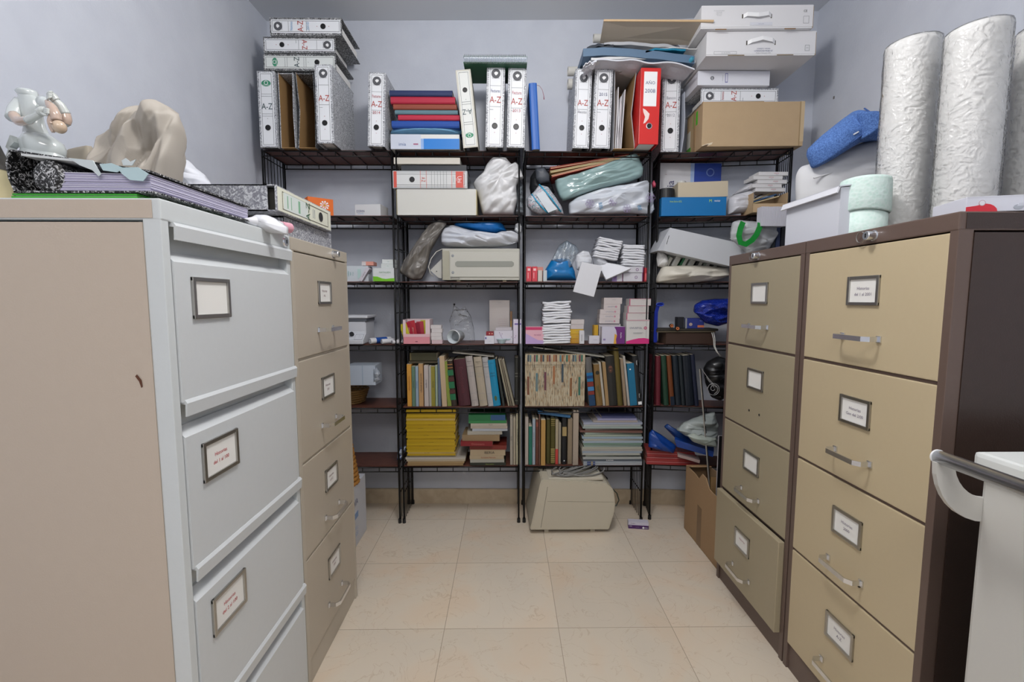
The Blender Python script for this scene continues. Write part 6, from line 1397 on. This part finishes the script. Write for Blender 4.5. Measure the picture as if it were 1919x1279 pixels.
# ============================================================= FLOOR ITEMS
# printer
x0 = P(993, 980, 2.18).x; x1 = P(1150, 980, 2.18).x; w_ = x1 - x0
t = T('printer', 'beige desktop printer standing on the floor under the shelves', 'printer', (x0, 2.14, 0), (0, 0, R(1.5)))
hp = zat(893, 2.18) - .0
PB = mat('#bdb6a4', .5, var=.03)
pts = [(.0, .030), (.008, .06), (.045, hp - .035), (.055, hp - .004), (w_ * .55, hp - .012), (w_ * .9, hp - .028), (w_ * .975, hp - .06), (w_ * 1.0, hp - .13), (w_ * .99, .10), (w_ * .93, .016), (.0, .022)]
bm = prism(nb(), pts, 0, .30); bmesh.ops.recalc_face_normals(bm, faces=bm.faces); bmesh.ops.bevel(bm, geom=list(bm.edges), offset=.004, segments=2, affect='EDGES'); link('body', bm, PB, t)
seam = mat('#8a8272', .6)
bm = B(nb(), w_ * .19, w_ * .985, -.0006, 0, hp * .56, hp * .564, M4=Matrix.Translation((0, 0, .012)) @ Matrix.Rotation(R(1.5), 4, 'Y')); link('seam_line', bm, seam, t)
bm = nb(); tube(bm, [(w_ * .125, -.0003, .035), (w_ * .20, -.0003, hp - .04)], .0012, 4); link('side_seam', bm, seam, t)
link('top_lid', box(w_ * .22, w_ * .86, .02, .28, hp - .018, hp - .003, .003), mat('#c3bdae', .5), t)
bm = B(nb(), -.004, .004, .03, .27, .06, hp - .06, .002, Matrix.Translation((.012, 0, 0)) @ Matrix.Rotation(R(13), 4, 'Y')); link('output_flap', bm, mat('#b0ab9e', .5), t)
for (u, y) in ((.17, .02), (.72, .02), (.17, .26), (.72, .26)): link('foot', box(w_ * u, w_ * u + .022, y, y + .02, 0, .03), PB, t)
# coiled grey cable on printer
bm = nb(); c0 = P(1085, 905, 2.22); random.seed(5)
pts = []
for k in range(150):
    a = k * .32; g = k / 150
    px = 1085 + 48 * math.cos(a) * (.75 + .25 * math.sin(g * 9)) + 6 * math.sin(g * 20); dd = 2.24 + .075 * math.sin(a + g * 2)
    x = P(px, 905, 2.22).x; pts.append(Vector((x, dd, hp + .002 + .012 * abs(math.sin(a * .5 + g * 5)) + .008 * g)))
tube(bm, [p - c0 for p in pts], .0036, 6); o = link('coiled_cable', bm, mat('#7f7f7d', .5), None, True); o.location = c0; tag(o, 'grey cable coiled on top of the beige printer', 'cable')
pillow('black_bag', [(1035, 898), (1040, 886), (1075, 882), (1110, 882), (1130, 888), (1140, 897), (1135, 903), (1060, 905)], mat('#161616', .5), 2.34, .05, 'black cloth bag lying behind the cable on the printer', 'bag', amp=.006, freq=14, seed=50)
bm = nb(); tube(bm, [P(1146, 915, 2.25), P(1156, 925, 2.26), P(1160, 938, 2.27), P(1155, 948, 2.27), P(1148, 950, 2.27)], .003, 6); c0 = P(1155, 948, 2.27); bmesh.ops.translate(bm, verts=bm.verts, vec=-c0)
o = link('dark_cable', bm, mat('#3a4440', .5), None, True); o.location = c0; tag(o, 'dark cable drooping to the floor behind the beige printer', 'cable')
# purple box
p0 = PZ(1178, 992, 0)
carton('medicine_box', 'small white and purple medicine box lying on the marble floor', 'box', 1178, 1215, 978, 0, p0.y, .035, mat('#c9c6d4', .5), [('r', 0, 0, 1, .55, mat('#4a2462', .5)), ('T', .12, .40, .005, 'Isdin', 0, .02, WHITE), ('T', .45, .25, .003, 'sample tablets', 0, .06, mat('#b9a8c8', .5)), ('d', .74, .22, .005, WHITE), ('T', .88, .22, .005, 'OPKO', 0, .02, WHITE), ('T', .22, .82, .006, 'Ovoplex', 0, .03, INK)], rz=R(-8), h=.034)
# torn cardboard box
pa = PZ(1345, 1070, 0); pb = PZ(1282, 990, 0)
dx, dy = pb.x - pa.x, pb.y - pa.y; L_ = math.hypot(dx, dy); ang = math.atan2(dy, dx)
t = T('torn_cardboard_box', 'torn open brown cardboard box on the floor against the far brown cabinet', 'box', (pa.x, pa.y, 0), (0, 0, ang))
zn = P(1345, 940, pa.y).z; zf_ = P(1290, 872, pb.y).z
top = [(0, zn)] + [(L_ * u, zn + (zf_ - zn) * (u ** .9) + .012 * noise.noise(Vector((u * 9, 3, 0)))) for u in (.1, .2, .3, .4, .5, .6, .7, .8, .9, 1)]
top[4] = (top[4][0], top[4][1] + .03); top[5] = (top[5][0], top[5][1] + .03)
CB = mat('#a38563', .85, bump=.15, bs=80, var=.06)
def P2(pts_, y0, y1): 
    bm = prism(nb(), pts_, y0, y1); bmesh.ops.recalc_face_normals(bm, faces=bm.faces); return bm
# local x along the side, local -y is away from the aisle or towards it depending on sense
sgn = -1
link('side_board', P2([(L_, 0), (0, 0)][::-1] + top[::-1], 0, sgn * .004), CB, t)
wdt = .10
link('side_board', P2([(0, 0), (L_, 0), (L_, zf_), (0, zn + .05)], sgn * wdt, sgn * (wdt + .004)), CB, t)
a, b = sorted((0, sgn * wdt)); link('end_board', box(-.002, .002, a, b, 0, zn + .02), CB, t); link('end_board', box(L_ - .002, L_ + .002, a, b, 0, zf_), CB, t)
link('base_board', box(0, L_, a, b, .001, .004), CB, t)
link('torn_flap', B(nb(), L_ - .01, L_ - .006, a, b, 0, .06, M4=Matrix.Translation((L_ - .0, 0, zf_)) @ Matrix.Rotation(R(-70), 4, 'Y') @ Matrix.Translation((-L_, 0, 0))), CB, t)
link('packing_tape', box(L_ * .48, L_ * .60, .0002, .001, .0, zn * .62), mat('#82684c', .4), t)
for k, (u, c_, hh_, lb) in enumerate([(.15, '#a09a94', .40, 'white-edged board standing in the torn box, nearest the cabinet drawer'), (.28, '#b0aeb2', .55, 'tall black and white framed board standing in the torn box'), (.45, '#6d5636', .34, 'brown card sheet standing inside the torn box')]):
    o = T('framed_board', lb, 'board', Matrix.Rotation(ang, 4, 'Z') @ Vector((L_ * u, sgn * (.06 + .0 * k), .006)) + Vector((pa.x, pa.y, 0)), (0, 0, ang), 'boards in the torn box')
    link('panel', box(-.006, .006, -.03, .03, 0, hh_), mat(c_, .5), o); link('edge', box(-.0075, -.006, -.032, .032, 0, hh_ + .002), BLACK if k < 2 else KRAFT, o)
# ============================================================= ON THE LEFT CABINETS (z 1.32)
H = 1.321
def XY(px, X): # depth for a pixel column at lateral X (approx at cabinet top height)
    r = ray(px, 400); return X / r.x * r.y
# green folder, worn binder
t = T('green_folder', 'bright green folder under the bulging marbled file on the off-white cabinet', 'folder', (-.84, .80, H))
link('cover', box(-.0, .212, .0, .27, .0, .004), mat('#3fb02c', .45), t); link('cover', box(.0, .210, .002, .27, .006, .009), mat('#38a128', .45), t); link('papers', box(.004, .208, .004, .266, .004, .006), PAPER, t)
t = T('bulging_file', 'bulging open marbled file with torn blue divider tabs on the green folder', 'file binder', (-.835, .80, H + .010))
W_ = .232; Dp = .30; hl = .068; hr_ = .034
def wedge(x0, x1, zl0, zr0, zl1, zr1, y0, y1):
    bm = nb(); f = lambda x, a, b: a + (b - a) * (x / W_)
    pr = [(x0, f(x0, zl0, zr0)), (x1, f(x1, zl0, zr0)), (x1, f(x1, zl1, zr1)), (x0, f(x0, zl1, zr1))]
    bm = prism(bm, pr, y0, y1); bmesh.ops.recalc_face_normals(bm, faces=bm.faces); return bm
link('back_cover', wedge(0, W_ + .004, 0, 0, .003, .003, 0, Dp), MARBB, t)
link('front_cover', wedge(0, W_ - .0, hl, hr_, hl + .003, hr_ + .003, 0, Dp), MARBB, t)
bm = wall_strip(nb(), [(.002, .001), (-.006, hl * .35), (-.008, hl * .7), (0, hl + .002)], 0, Dp, .003); link('spine', bm, MARBB, t)
bm = nb(); c0 = Vector((.058, .0, .028)); bm = lathe(nb(), [(0, -.002), (.02, -.001), (.027, .004), (.027, .1), (0, .1)], 28, M4=Matrix.Translation(c0) @ Matrix.Rotation(R(-90), 4, 'X')); 
link('curled_cover', bm, MARBB, t)
nsh = 16
for k in range(nsh):
    z0 = .004 + (hr_ - .006) * k / nsh; z1_ = .004 + (hr_ - .006) * (k + .8) / nsh
    jx = .004 * noise.noise(Vector((k * 2.2, 0, 0))); ex = .0035 * noise.noise(Vector((k * 1.2, 4, 0)))
    link('paper_sheaf', wedge(.075 + jx, W_ - .004 + ex, z0 * 1.15, z0, z1_ * 1.15, z1_, .003 + abs(jx), Dp - .004), mat(['#b9b4cf', '#c8c5da', '#a8a3c2', '#d0cede'][k % 4], .7), t)
link('divider', wedge(.02, .14, hl - .006, hr_ + .004, hl - .002, hr_ + .007, -.002, .2), mat('#cfd3d4', .6), t)
def tabpoly(pts, y): 
    bm = prism(nb(), pts, y, y + .0012); bmesh.ops.recalc_face_normals(bm, faces=bm.faces); return bm
TB = mat('#b5cdd2', .6); TB2 = mat('#c9d3d6', .6)
link('torn_tab', tabpoly([(.10, .056), (.14, .052), (.152, .030), (.148, .026), (.138, .036), (.118, .044)], -.004), TB2, t)
link('torn_tab', tabpoly([(.15, .046), (.17, .048), (.19, .040), (.178, .033), (.155, .036)], -.003), TB, t)
link('torn_tab', tabpoly([(.18, .040), (.215, .041), (.232, .030), (.222, .018), (.20, .020), (.188, .030)], -.005), TB, t)
link('torn_tab', tabpoly([(.188, .052), (.195, .056), (.202, .050), (.212, .054), (.205, .044), (.19, .044)], -.004), TB2, t)
# files on beige cabinet
def aisle_file(label, y0, L_, z0, hh_, cov, labelled, dep=.26, tone='#dfe0cf', xf=-.586):
    t = T('lever_arch_file', label, 'file binder', (xf, y0, z0), group='grey marbled files on the beige cabinet')
    link('back_cover', box(-dep, 0, 0, L_, 0, .003), cov, t); link('front_cover', box(-dep, 0, 0, L_, hh_ - .003, hh_), cov, t)
    link('spine', box(-.003, .001, .0, L_, 0, hh_, .001), cov, t)
    link('case_side', box(-dep, -.022 if labelled else 0, 0, .003, 0, hh_), cov, t)
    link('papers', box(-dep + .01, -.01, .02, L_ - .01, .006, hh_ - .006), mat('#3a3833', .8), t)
    if labelled:
        link('spine_label', box(.001, .002, .006, L_ - .006, .003, hh_ - .003), mat(tone, .5), t)
        M4 = Matrix.Translation((.0022, 0, 0)) @ Matrix.Rotation(R(90), 4, 'Z')
        gg = mat('#7fae8e', .6)
        deco(t, [('f', .08, .16, .92, .84, .0014, mat('#6b675a', .6)), ('r', .10, .17, .50, .83, mat('#d5ddd9', .6)), ('r', .15, .25, .165, .75, gg), ('r', .21, .25, .22, .75, gg), ('r', .33, .25, .36, .75, gg), ('T', .50, .5, .026, 'A-Z', -90 + 180, .05, mat('#2c5a3c', .6)), ('r', .60, .3, .602, .7, GREY), ('r', .63, .3, .632, .7, GREY)], L_, hh_, M4)
        MM = Matrix.Translation((.0022, L_ * .76, hh_ * .5)) @ Matrix.Rotation(R(90), 4, 'Y')
        link('finger_hole', lathe(nb(), [(0, .0004), (.012, .0004), (.0145, .0012), (.0145, 0), (0, 0)], 24, M4=MM), BLACK, t)
    return t
aisle_file('worn speckled file on the beige cabinet, lower of the two', 1.255, .33, H, .052, MARBG, False, xf=-.60)
aisle_file('grey marbled file with A-Z spine on the beige cabinet, upper of the two', 1.19, .36, H + .054, .066, MARBG, True)
# draped cover
cv = pillow('draped_dust_cover', [(163, 392), (172, 340), (196, 296), (200, 268), (216, 240), (240, 210), (262, 194), (288, 192), (316, 200), (335, 212), (337, 240), (332, 300), (326, 345), (324, 392)], mat('#a9a298', .6, bump=.15, bs=40), 1.06, .06, 'beige fabric dust cover draped in a hump on the off-white cabinet', 'dust cover', amp=.026, freq=13, fold=(74, 0), fk=3.6, seed=60, rings=40, n=220, back=.8, q=.48, edge=.15)
pb_ = pillow('beige_card', [(133, 425), (132, 281), (150, 277), (172, 273), (180, 300), (180, 425)], mat('#a59c8c', .7), 1.16, .02, 'beige stained card corner behind the draped dust cover', 'card', amp=.001, freq=9, seed=61, q=.25)
pillow('white_tissue_bag', [(327, 380), (328, 310), (336, 297), (352, 300), (368, 316), (384, 328), (396, 345), (400, 380)], mat('#d3d6dd', .5, bump=.3, bs=25), 1.30, .05, 'translucent white tissue bag behind the draped dust cover', 'plastic bag', amp=.010, freq=12, seed=62)
pillow('tissue_packet', [(466, 424), (470, 412), (484, 404), (502, 404), (516, 410), (540, 426), (540, 440), (500, 436), (480, 430)], mat('#d5d7dc', .45, bump=.2, bs=25), 1.135, .03, 'soft white tissue packet at the cabinet edge before the speckled files', 'packet', amp=.004, freq=16, seed=63)
pp = P(548, 434, 1.215)
t = T('hand_cream_tube', 'white and pink capped tube lying at the edge of the off-white cabinet', 'tube', (pp.x - .004, 1.20, H + .0135), (0, 0, R(70)))
M4 = Matrix.Rotation(R(-90), 4, 'Y')
link('body', lathe(nb(), [(0, .02), (.011, .02), (.013, .03), (.012, .10), (.002, .13), (0, .13)], 20, M4=M4), mat('#d9d9de', .35), t, True)
link('cap', lathe(nb(), [(0, -.012), (.008, -.012), (.013, -.006), (.013, .022), (0, .022)], 20, M4=M4), mat('#d99fae', .3), t)
# bottle at far left
bx_ = P(-14, 330, 1.0)
t = T('decorated_bottle', 'cream bottle with red script, cut by the left picture edge', 'bottle', (bx_.x, 1.0, H))
link('body', lathe(nb(), [(0, 0), (.028, 0), (.030, .004), (.030, .10), (.020, .135), (.012, .16), (.012, .2), (0, .2)], 32), mat('#c9bd96', .4), t, True)
link('neck_foil', lathe(nb(), [(.031, .10), (.021, .137), (.013, .162), (.0135, .202), (0, .203)], 32), mat('#4a4642', .4), t, True)
deco(t, [('T', .0, .055, .02, 'b', 0, .02, mat('#b04a2a', .5))], 1, 1, Matrix.Translation((.018, -.0245, 0)) @ Matrix.Rotation(R(35), 4, 'Z'))

# ---- porcelain figurine
POR = mat('#ccd3d2', .12, coat=.8); PSK = mat('#c6ae9e', .15, coat=.8); PGL = mat('#cbd0cc', .15, coat=.8)
FD = 1.05
def fp(px, py, off=0): return P(px, py, FD + off)
f0 = fp(72, 372); f0.z = H
t = T('porcelain_figurine', 'headless white porcelain nurse figurine holding a baby upside down', 'figurine', f0)
def ringbody(rows, m, name, par, n=40, wob=0, seed=0, nfold=9):
    """rows: (py, pxL, pxR, depth_ratio)"""
    bm = nb(); rings = []
    for (py, a, b, dr_) in rows:
        pa_, pb2 = fp(a, py), fp(b, py); cx = (pa_.x + pb2.x) / 2; rx = abs(pb2.x - pa_.x) / 2; z = pa_.z
        rg_ = []
        for k in range(n):
            an = 2 * math.pi * k / n; w2 = 1 + wob * math.sin(nfold * an + z * 30 + seed) * .5
            rg_.append(bm.verts.new(Vector((cx + rx * math.cos(an) * w2, FD + rx * dr_ * math.sin(an) * w2, z)) - f0))
        rings.append(rg_)
    for A, Cc in zip(rings, rings[1:]):
        for k in range(n): bm.faces.new((A[k], A[(k + 1) % n], Cc[(k + 1) % n], Cc[k]))
    bm.faces.new(rings[0]); bm.faces.new(rings[-1][::-1]); bmesh.ops.recalc_face_normals(bm, faces=bm.faces)
    return link(name, bm, m, par, True)
body = ringbody([(175, 40, 60, .8), (180, 37, 68, .75), (184, 36, 73, .62), (192, 35, 77, .58), (205, 38, 78, .6), (220, 42, 79, .62), (240, 46, 84, .66), (252, 46, 90, .7), (262, 46, 98, .72), (280, 46, 110, .75), (300, 44, 120, .78), (325, 41, 125, .78), (345, 40, 127, .78), (360, 39, 126, .78), (374, 38, 124, .78)], POR, 'body', t, wob=.0)
ringbody([(170, 35, 66, .85), (174, 33, 68, .85), (179, 36, 68, .8), (184, 40, 70, .7)], POR, 'collar', t)
ringbody([(252, 46, 92, .74), (258, 45, 99, .80), (268, 43, 112, .84), (280, 46, 117, .80), (290, 50, 116, .78), (297, 52, 112, .70)], POR, 'apron_bag', t, wob=.05, nfold=4)
bm = prism(nb(), [((fp(a, b) - f0).x, (fp(a, b) - f0).z) for a, b in [(46, 262), (38, 284), (42, 288), (54, 275)]], -.03, -.015); link('apron_knot', bm, POR, t)
bm = prism(nb(), [((fp(a, b) - f0).x, (fp(a, b) - f0).z) for a, b in [(48, 285), (36, 328), (44, 338), (60, 340), (58, 300)]], -.035, -.02); link('skirt_fold', bm, POR, t)
def limb(pts, rad, m, name):
    bm = nb(); P_ = []; Rr = []
    for i in range(len(pts) - 1):
        for q in range(5):
            f = q / 5; P_.append((fp(*pts[i]) - f0).lerp(fp(*pts[i + 1]) - f0, f)); Rr.append(rad[i] + (rad[i + 1] - rad[i]) * f)
    P_.append(fp(*pts[-1]) - f0); Rr.append(rad[-1])
    for _ in range(2): P_ = [P_[0]] + [(P_[i - 1] + P_[i] * 2 + P_[i + 1]) / 4 for i in range(1, len(P_) - 1)] + [P_[-1]]
    tube(bm, P_, Rr, 14); return link(name, bm, m, t, True)
limb([(40, 190, 0), (28, 208, -.01), (24, 222, -.02)], [.012, .0135, .0125], POR, 'sleeve')
limb([(26, 216, -.02), (35, 229, -.03), (55, 225, -.05)], [.010, .0095, .008], PSK, 'arm')
limb([(52, 226, -.05), (66, 219, -.058), (76, 213, -.06)], [.008, .0065, .0055], PGL, 'gloved_forearm')
limb([(74, 212, -.06), (80, 207, -.06), (86, 206, -.06)], [.008, .0085, .006], PGL, 'hand')
for k in range(4): limb([(83, 204 + 2.6 * k, -.066), (89, 204.5 + 2.4 * k, -.07), (94, 207 + 1.8 * k, -.064)], [.0022, .0022, .0017], PGL, 'finger')
limb([(77, 211, -.064), (82, 215, -.07), (88, 216, -.068)], [.0028, .0026, .002], PGL, 'thumb')
limb([(80, 190, -.01), (104, 205, -.02), (121, 232, -.03)], [.0125, .012, .010], POR, 'sleeve')
limb([(122, 232, -.03), (124, 224, -.03), (122, 212, -.03)], [.009, .010, .009], PSK, 'arm')
limb([(122, 214, -.03), (114, 198, -.035), (104, 188, -.04)], [.010, .008, .0065], PGL, 'gloved_forearm')
limb([(105, 189, -.04), (98, 181, -.043), (94, 174, -.045)], [.008, .009, .006], PGL, 'hand')
for k in range(4): limb([(98 - k * .6, 172 + 3 * k, -.052), (92, 173 + 3.3 * k, -.056), (88.5, 177 + 3.4 * k, -.05)], [.0022, .0023, .0018], PGL, 'finger')
# baby
t2 = t
bb_ = limb([(90, 192, -.05), (98, 201, -.056), (103, 214, -.058), (106, 226, -.058)], [.005, .008, .010, .009], PSK, 'baby_body')
limb([(88, 190, -.05), (92, 197, -.054), (97, 204, -.056)], [.004, .006, .007], PSK, 'baby_leg')
limb([(98, 216, -.06), (94, 228, -.062), (97, 240, -.06), (100, 248, -.06)], [.006, .0055, .0045, .003], PSK, 'baby_arm')
hd = fp(111, 238, -.058) - f0
bm = nb(); bmesh.ops.create_uvsphere(bm, u_segments=24, v_segments=16, radius=.0125, matrix=Matrix.Translation(hd) @ Matrix.Diagonal((1, 1, 1.05, 1))); link('baby_head', bm, mat('#cdb59c', .15, coat=.8), t, True)
bm = nb(); bmesh.ops.create_uvsphere(bm, u_segments=10, v_segments=8, radius=.0025, matrix=Matrix.Translation(hd + Vector((-.003, -.0145, .003)))); link('baby_nose', bm, PSK, t, True)

# ============================================================= ON THE RIGHT CABINETS
ROLL = mat('#dcdcda', .8, bump=.12, bs=30); WRAP = clear_mat('cling_wrap', fac=.06, rough=.13, bs=45, bump=.8, body=.12, bodycol='#eceeef', ior=1.14)
def paper_roll(label, X, Y, r, h):
    t = T('examination_paper_roll', label, 'paper roll', (X, Y, H), group='wrapped examination paper rolls')
    bm = nb(); n = 64; rows = 40; rings = []
    for j in range(rows + 1):
        z = h * j / rows; rr = r + .0006 * noise.noise(Vector((j * .9, X * 9, 0)))
        rings.append([bm.verts.new((rr * math.cos(2 * math.pi * k / n), rr * math.sin(2 * math.pi * k / n), z)) for k in range(n)])
    for A, Cc in zip(rings, rings[1:]):
        for k in range(n): bm.faces.new((A[k], A[(k + 1) % n], Cc[(k + 1) % n], Cc[k]))
    inn = [bm.verts.new((r * .25 * math.cos(2 * math.pi * k / n), r * .25 * math.sin(2 * math.pi * k / n), h)) for k in range(n)]
    for k in range(n): bm.faces.new((rings[-1][k], rings[-1][(k + 1) % n], inn[(k + 1) % n], inn[k]))
    bm.faces.new(inn); bm.faces.new(rings[0][::-1])
    link('roll', bm, ROLL, t, True)
    bm = nb(); rings = []
    n = 96
    for j in range(49):
        z = (h + .002) * j / 48
        rg_ = []
        for k in range(n):
            an = 2 * math.pi * k / n
            q = Vector((math.cos(an) * 2.2, math.sin(an) * 2.2, z * 26)) + Vector((X * 7, 0, 0))
            rr = r + .0028 + .0022 * abs(noise.noise(q)) + .0015 * abs(noise.noise(q * 2.7))
            if j == 48: rr *= .97
            rg_.append(bm.verts.new((rr * math.cos(an), rr * math.sin(an), z)))
        rings.append(rg_)
    for A, Cc in zip(rings, rings[1:]):
        for k in range(n): bm.faces.new((A[k], A[(k + 1) % n], Cc[(k + 1) % n], Cc[k]))
    tp = bm.verts.new((0, 0, h + .004)); 
    for k in range(n): bm.faces.new((rings[-1][k], rings[-1][(k + 1) % n], tp))
    link('plastic_wrap', bm, WRAP, t, True)
def roll_from(pxL, pxR, pyt, X, label, fc=.8):
    # solve depth so that tangents match
    c = (pxL + pxR) / 2; py = 220
    r_ = ray(c, py); Y = X / r_.x * r_.y
    q = P(pxL, py, Y); rr = abs(P(pxR, py, Y).x - P(pxL, py, Y).x) / 2 * fc
    h = P(c, pyt, Y - rr * .4).z - H
    return X, Y, rr, h
for (a, b, pt, X, fc, lb) in ((1650, 1752, 74, 1.13, .78, 'shortest-looking wrapped paper roll, behind the mint green roll'), (1750, 1888, 46, 1.14, .64, 'middle wrapped paper roll, tallest in view on the right cabinet'), (1884, 2010, 44, 1.345, .62, 'wrapped paper roll cut by the right picture edge')):
    paper_roll(lb, *roll_from(a, b, pt, X, lb, fc))
# white box with open lid on far cabinet
t = T('white_carton', 'white open-lidded carton on the far brown cabinet behind the mint roll', 'box', (1.03, 1.40, H), (0, 0, R(0)))
WB = mat('#d0d3dc', .6)
X_ = .905; ya = XY(1573, X_); yb = XY(1474, X_); zt_ = 1.32 + .115
t.location = (X_, ya, H)
h_ = PXp(1474, 385, X_).z - H
link('front_board', box(0, .003, 0, yb - ya, 0, h_), WB, t); link('back_board', box(.12, .123, 0, yb - ya, 0, h_), WB, t)
link('end_board', box(.003, .12, 0, .003, 0, h_), WB, t); link('end_board', box(.003, .12, yb - ya - .003, yb - ya, 0, h_), WB, t)
link('base_board', box(.003, .12, .003, yb - ya - .003, 0, .003), WB, t)
bm = B(nb(), -.004, .13, -.004, yb - ya + .010, 0, .003, M4=Matrix.Translation((-.004, 0, h_)) @ Matrix.Rotation(R(-7), 4, 'Y')); link('lid', bm, WB, t)
bm = B(nb(), -.004, 0, -.004, yb - ya + .010, -.018, .0, M4=Matrix.Translation((-.004, 0, h_)) @ Matrix.Rotation(R(20), 4, 'Y')); link('lid_flap', bm, mat('#d9dbe2', .6), t)
# mint roll
Ym = XY(1618, .985); 
t = T('mint_pad_roll', 'mint green quilted pad roll standing on the brown cabinet corner', 'pad roll', (.985, Ym, H))
MT = ramp_mat('quilted_mint', [(.2, '#c3ddd4'), (.6, '#cfe2dc')], 110, 2, .6, 0, bump=.25, kind='voronoi')
rr = abs(P(1665, 380, Ym).x - P(1572, 380, Ym).x) / 2 * .84; hh_ = P(1618, 332, Ym - .03).z - H
link('lower_roll', lathe(nb(), [(0, 0), (rr * .93, 0), (rr * .94, .004), (rr * .94, hh_ * .45), (0, hh_ * .45)], 48), MT, t, True)
bm = nb(); n = 64; rings = []
for (r_, z) in [(.95, .43), (1.0, .42), (1.04, .45), (1.03, .7), (1.01, .95), (.98, 1.0), (.85, 1.0), (.82, .97), (.80, .5)]:
    rings.append([bm.verts.new((rr * r_ * math.cos(2 * math.pi * k / n), rr * r_ * math.sin(2 * math.pi * k / n), hh_ * z + .004 * math.sin(4 * math.pi * k / n) * (1 if z < .6 else .4))) for k in range(n)])
for A, Cc in zip(rings, rings[1:]):
    for k in range(n): bm.faces.new((A[k], A[(k + 1) % n], Cc[(k + 1) % n], Cc[k]))
link('upper_wrap', bm, MT, t, True)
link('paper_core', lathe(nb(), [(0, 0), (.018, 0), (.018, hh_ * .97), (.0, hh_ * .97)], 24), mat('#a48a63', .7), t)
# pillows
wpil = pillow('white_pillow', [(1492, 352), (1493, 325), (1500, 312), (1530, 305), (1560, 292), (1600, 272), (1640, 260), (1670, 258), (1680, 300), (1680, 462), (1600, 462), (1500, 462)], mat('#d9dadc', .8, bump=.1, bs=40), 1.72, .07, 'white pillow under the blue cushion on the far brown cabinet', 'pillow', amp=.005, freq=8, seed=70, back=.9)
org = Vector(wpil.location)
bm = nb(); tube(bm, [P(a, b, 1.72) + Vector((0, -.06, 0)) - org for a, b in [(1505, 342), (1560, 326), (1610, 308), (1650, 294)]], .003, 6); link('piping', bm, mat('#c9cacc', .8), wpil, True)
DEN = ramp_mat('blue_woven_fabric', [(.35, '#3f5f9c'), (.5, '#4f74b4'), (.65, '#6289c8')], 260, 3, .85, 0, bump=.4)
cu = pillow('blue_cushion', [(1522, 316), (1512, 292), (1513, 280), (1540, 254), (1575, 226), (1600, 208), (1622, 212), (1650, 214), (1680, 216), (1680, 258), (1640, 262), (1615, 266), (1590, 280), (1555, 302), (1532, 314)], DEN, 1.66, .07, 'blue woven cushion folded over the white pillow', 'cushion', amp=.004, freq=8, seed=71, back=.7)
org = Vector(cu.location)
bm = nb(); tube(bm, [P(a, b, 1.66) + Vector((0, c_, 0)) - org for a, b, c_ in [(1556, 292, -.045), (1580, 272, -.064), (1604, 254, -.071), (1612, 232, -.069), (1603, 212, -.04)]], .0028, 6); link('seam_piping', bm, mat('#3a5a96', .8), cu, True)
lobe = pillow('folded_half', [(1612, 262), (1610, 240), (1606, 212), (1630, 210), (1652, 214), (1684, 216), (1684, 258), (1640, 264)], DEN, 1.60, .05, '', '', amp=.003, freq=8, seed=72, parent=cu)
lobe.location = Vector(lobe.location) - org
link('care_tag', B(nb(), 0, .018, -.004, 0, 0, .004, M4=Matrix.Translation(P(1573, 266, 1.66) + Vector((0, -.066, 0)) - org) @ Matrix.Rotation(R(-30), 4, 'Y')), WHITE, cu)
# white box with red blot at near edge
yb0 = .905; x0 = P(1811, 380, yb0).x; zt_ = P(1811, 371, yb0).z
t = T('white_red_box', 'white box with a red shape printed, on the near brown cabinet', 'box', (x0, yb0, H), (0, 0, R(-14)))
h_ = zt_ - H; w_ = .30
link('body', box(0, w_, 0, .10, 0, h_ + .001, .001), mat('#d6d8e2', .45), t); link('flap', box(.001, w_ - .001, -.0004, .05, h_, h_ + .0016), mat('#d9dbe4', .45), t)
RB = mat('#d6303f', .45)
deco(t, [('p', [(0, 0), (.17, 0), (.165, .2), (.15, .38), (.13, .5), (.105, .55), (.05, .42), (0, .36)], RB), ('d', .085, .60, .0055, mat('#b9a0a6', .5)), ('d', .085, .60, .0045, mat('#e0dfe6', .5)), ('d', .28, .25, .005, 1.6, mat('#a9aeb8', .5)), ('p', [(.27, .3), (.28, .5), (.36, .6), (.36, .35)], mat('#c9ccd6', .5)), ('p', [(.36, 0), (.5, 0), (.5, .75), (.36, .65)], mat('#d9b7b7', .5))], w_, h_)
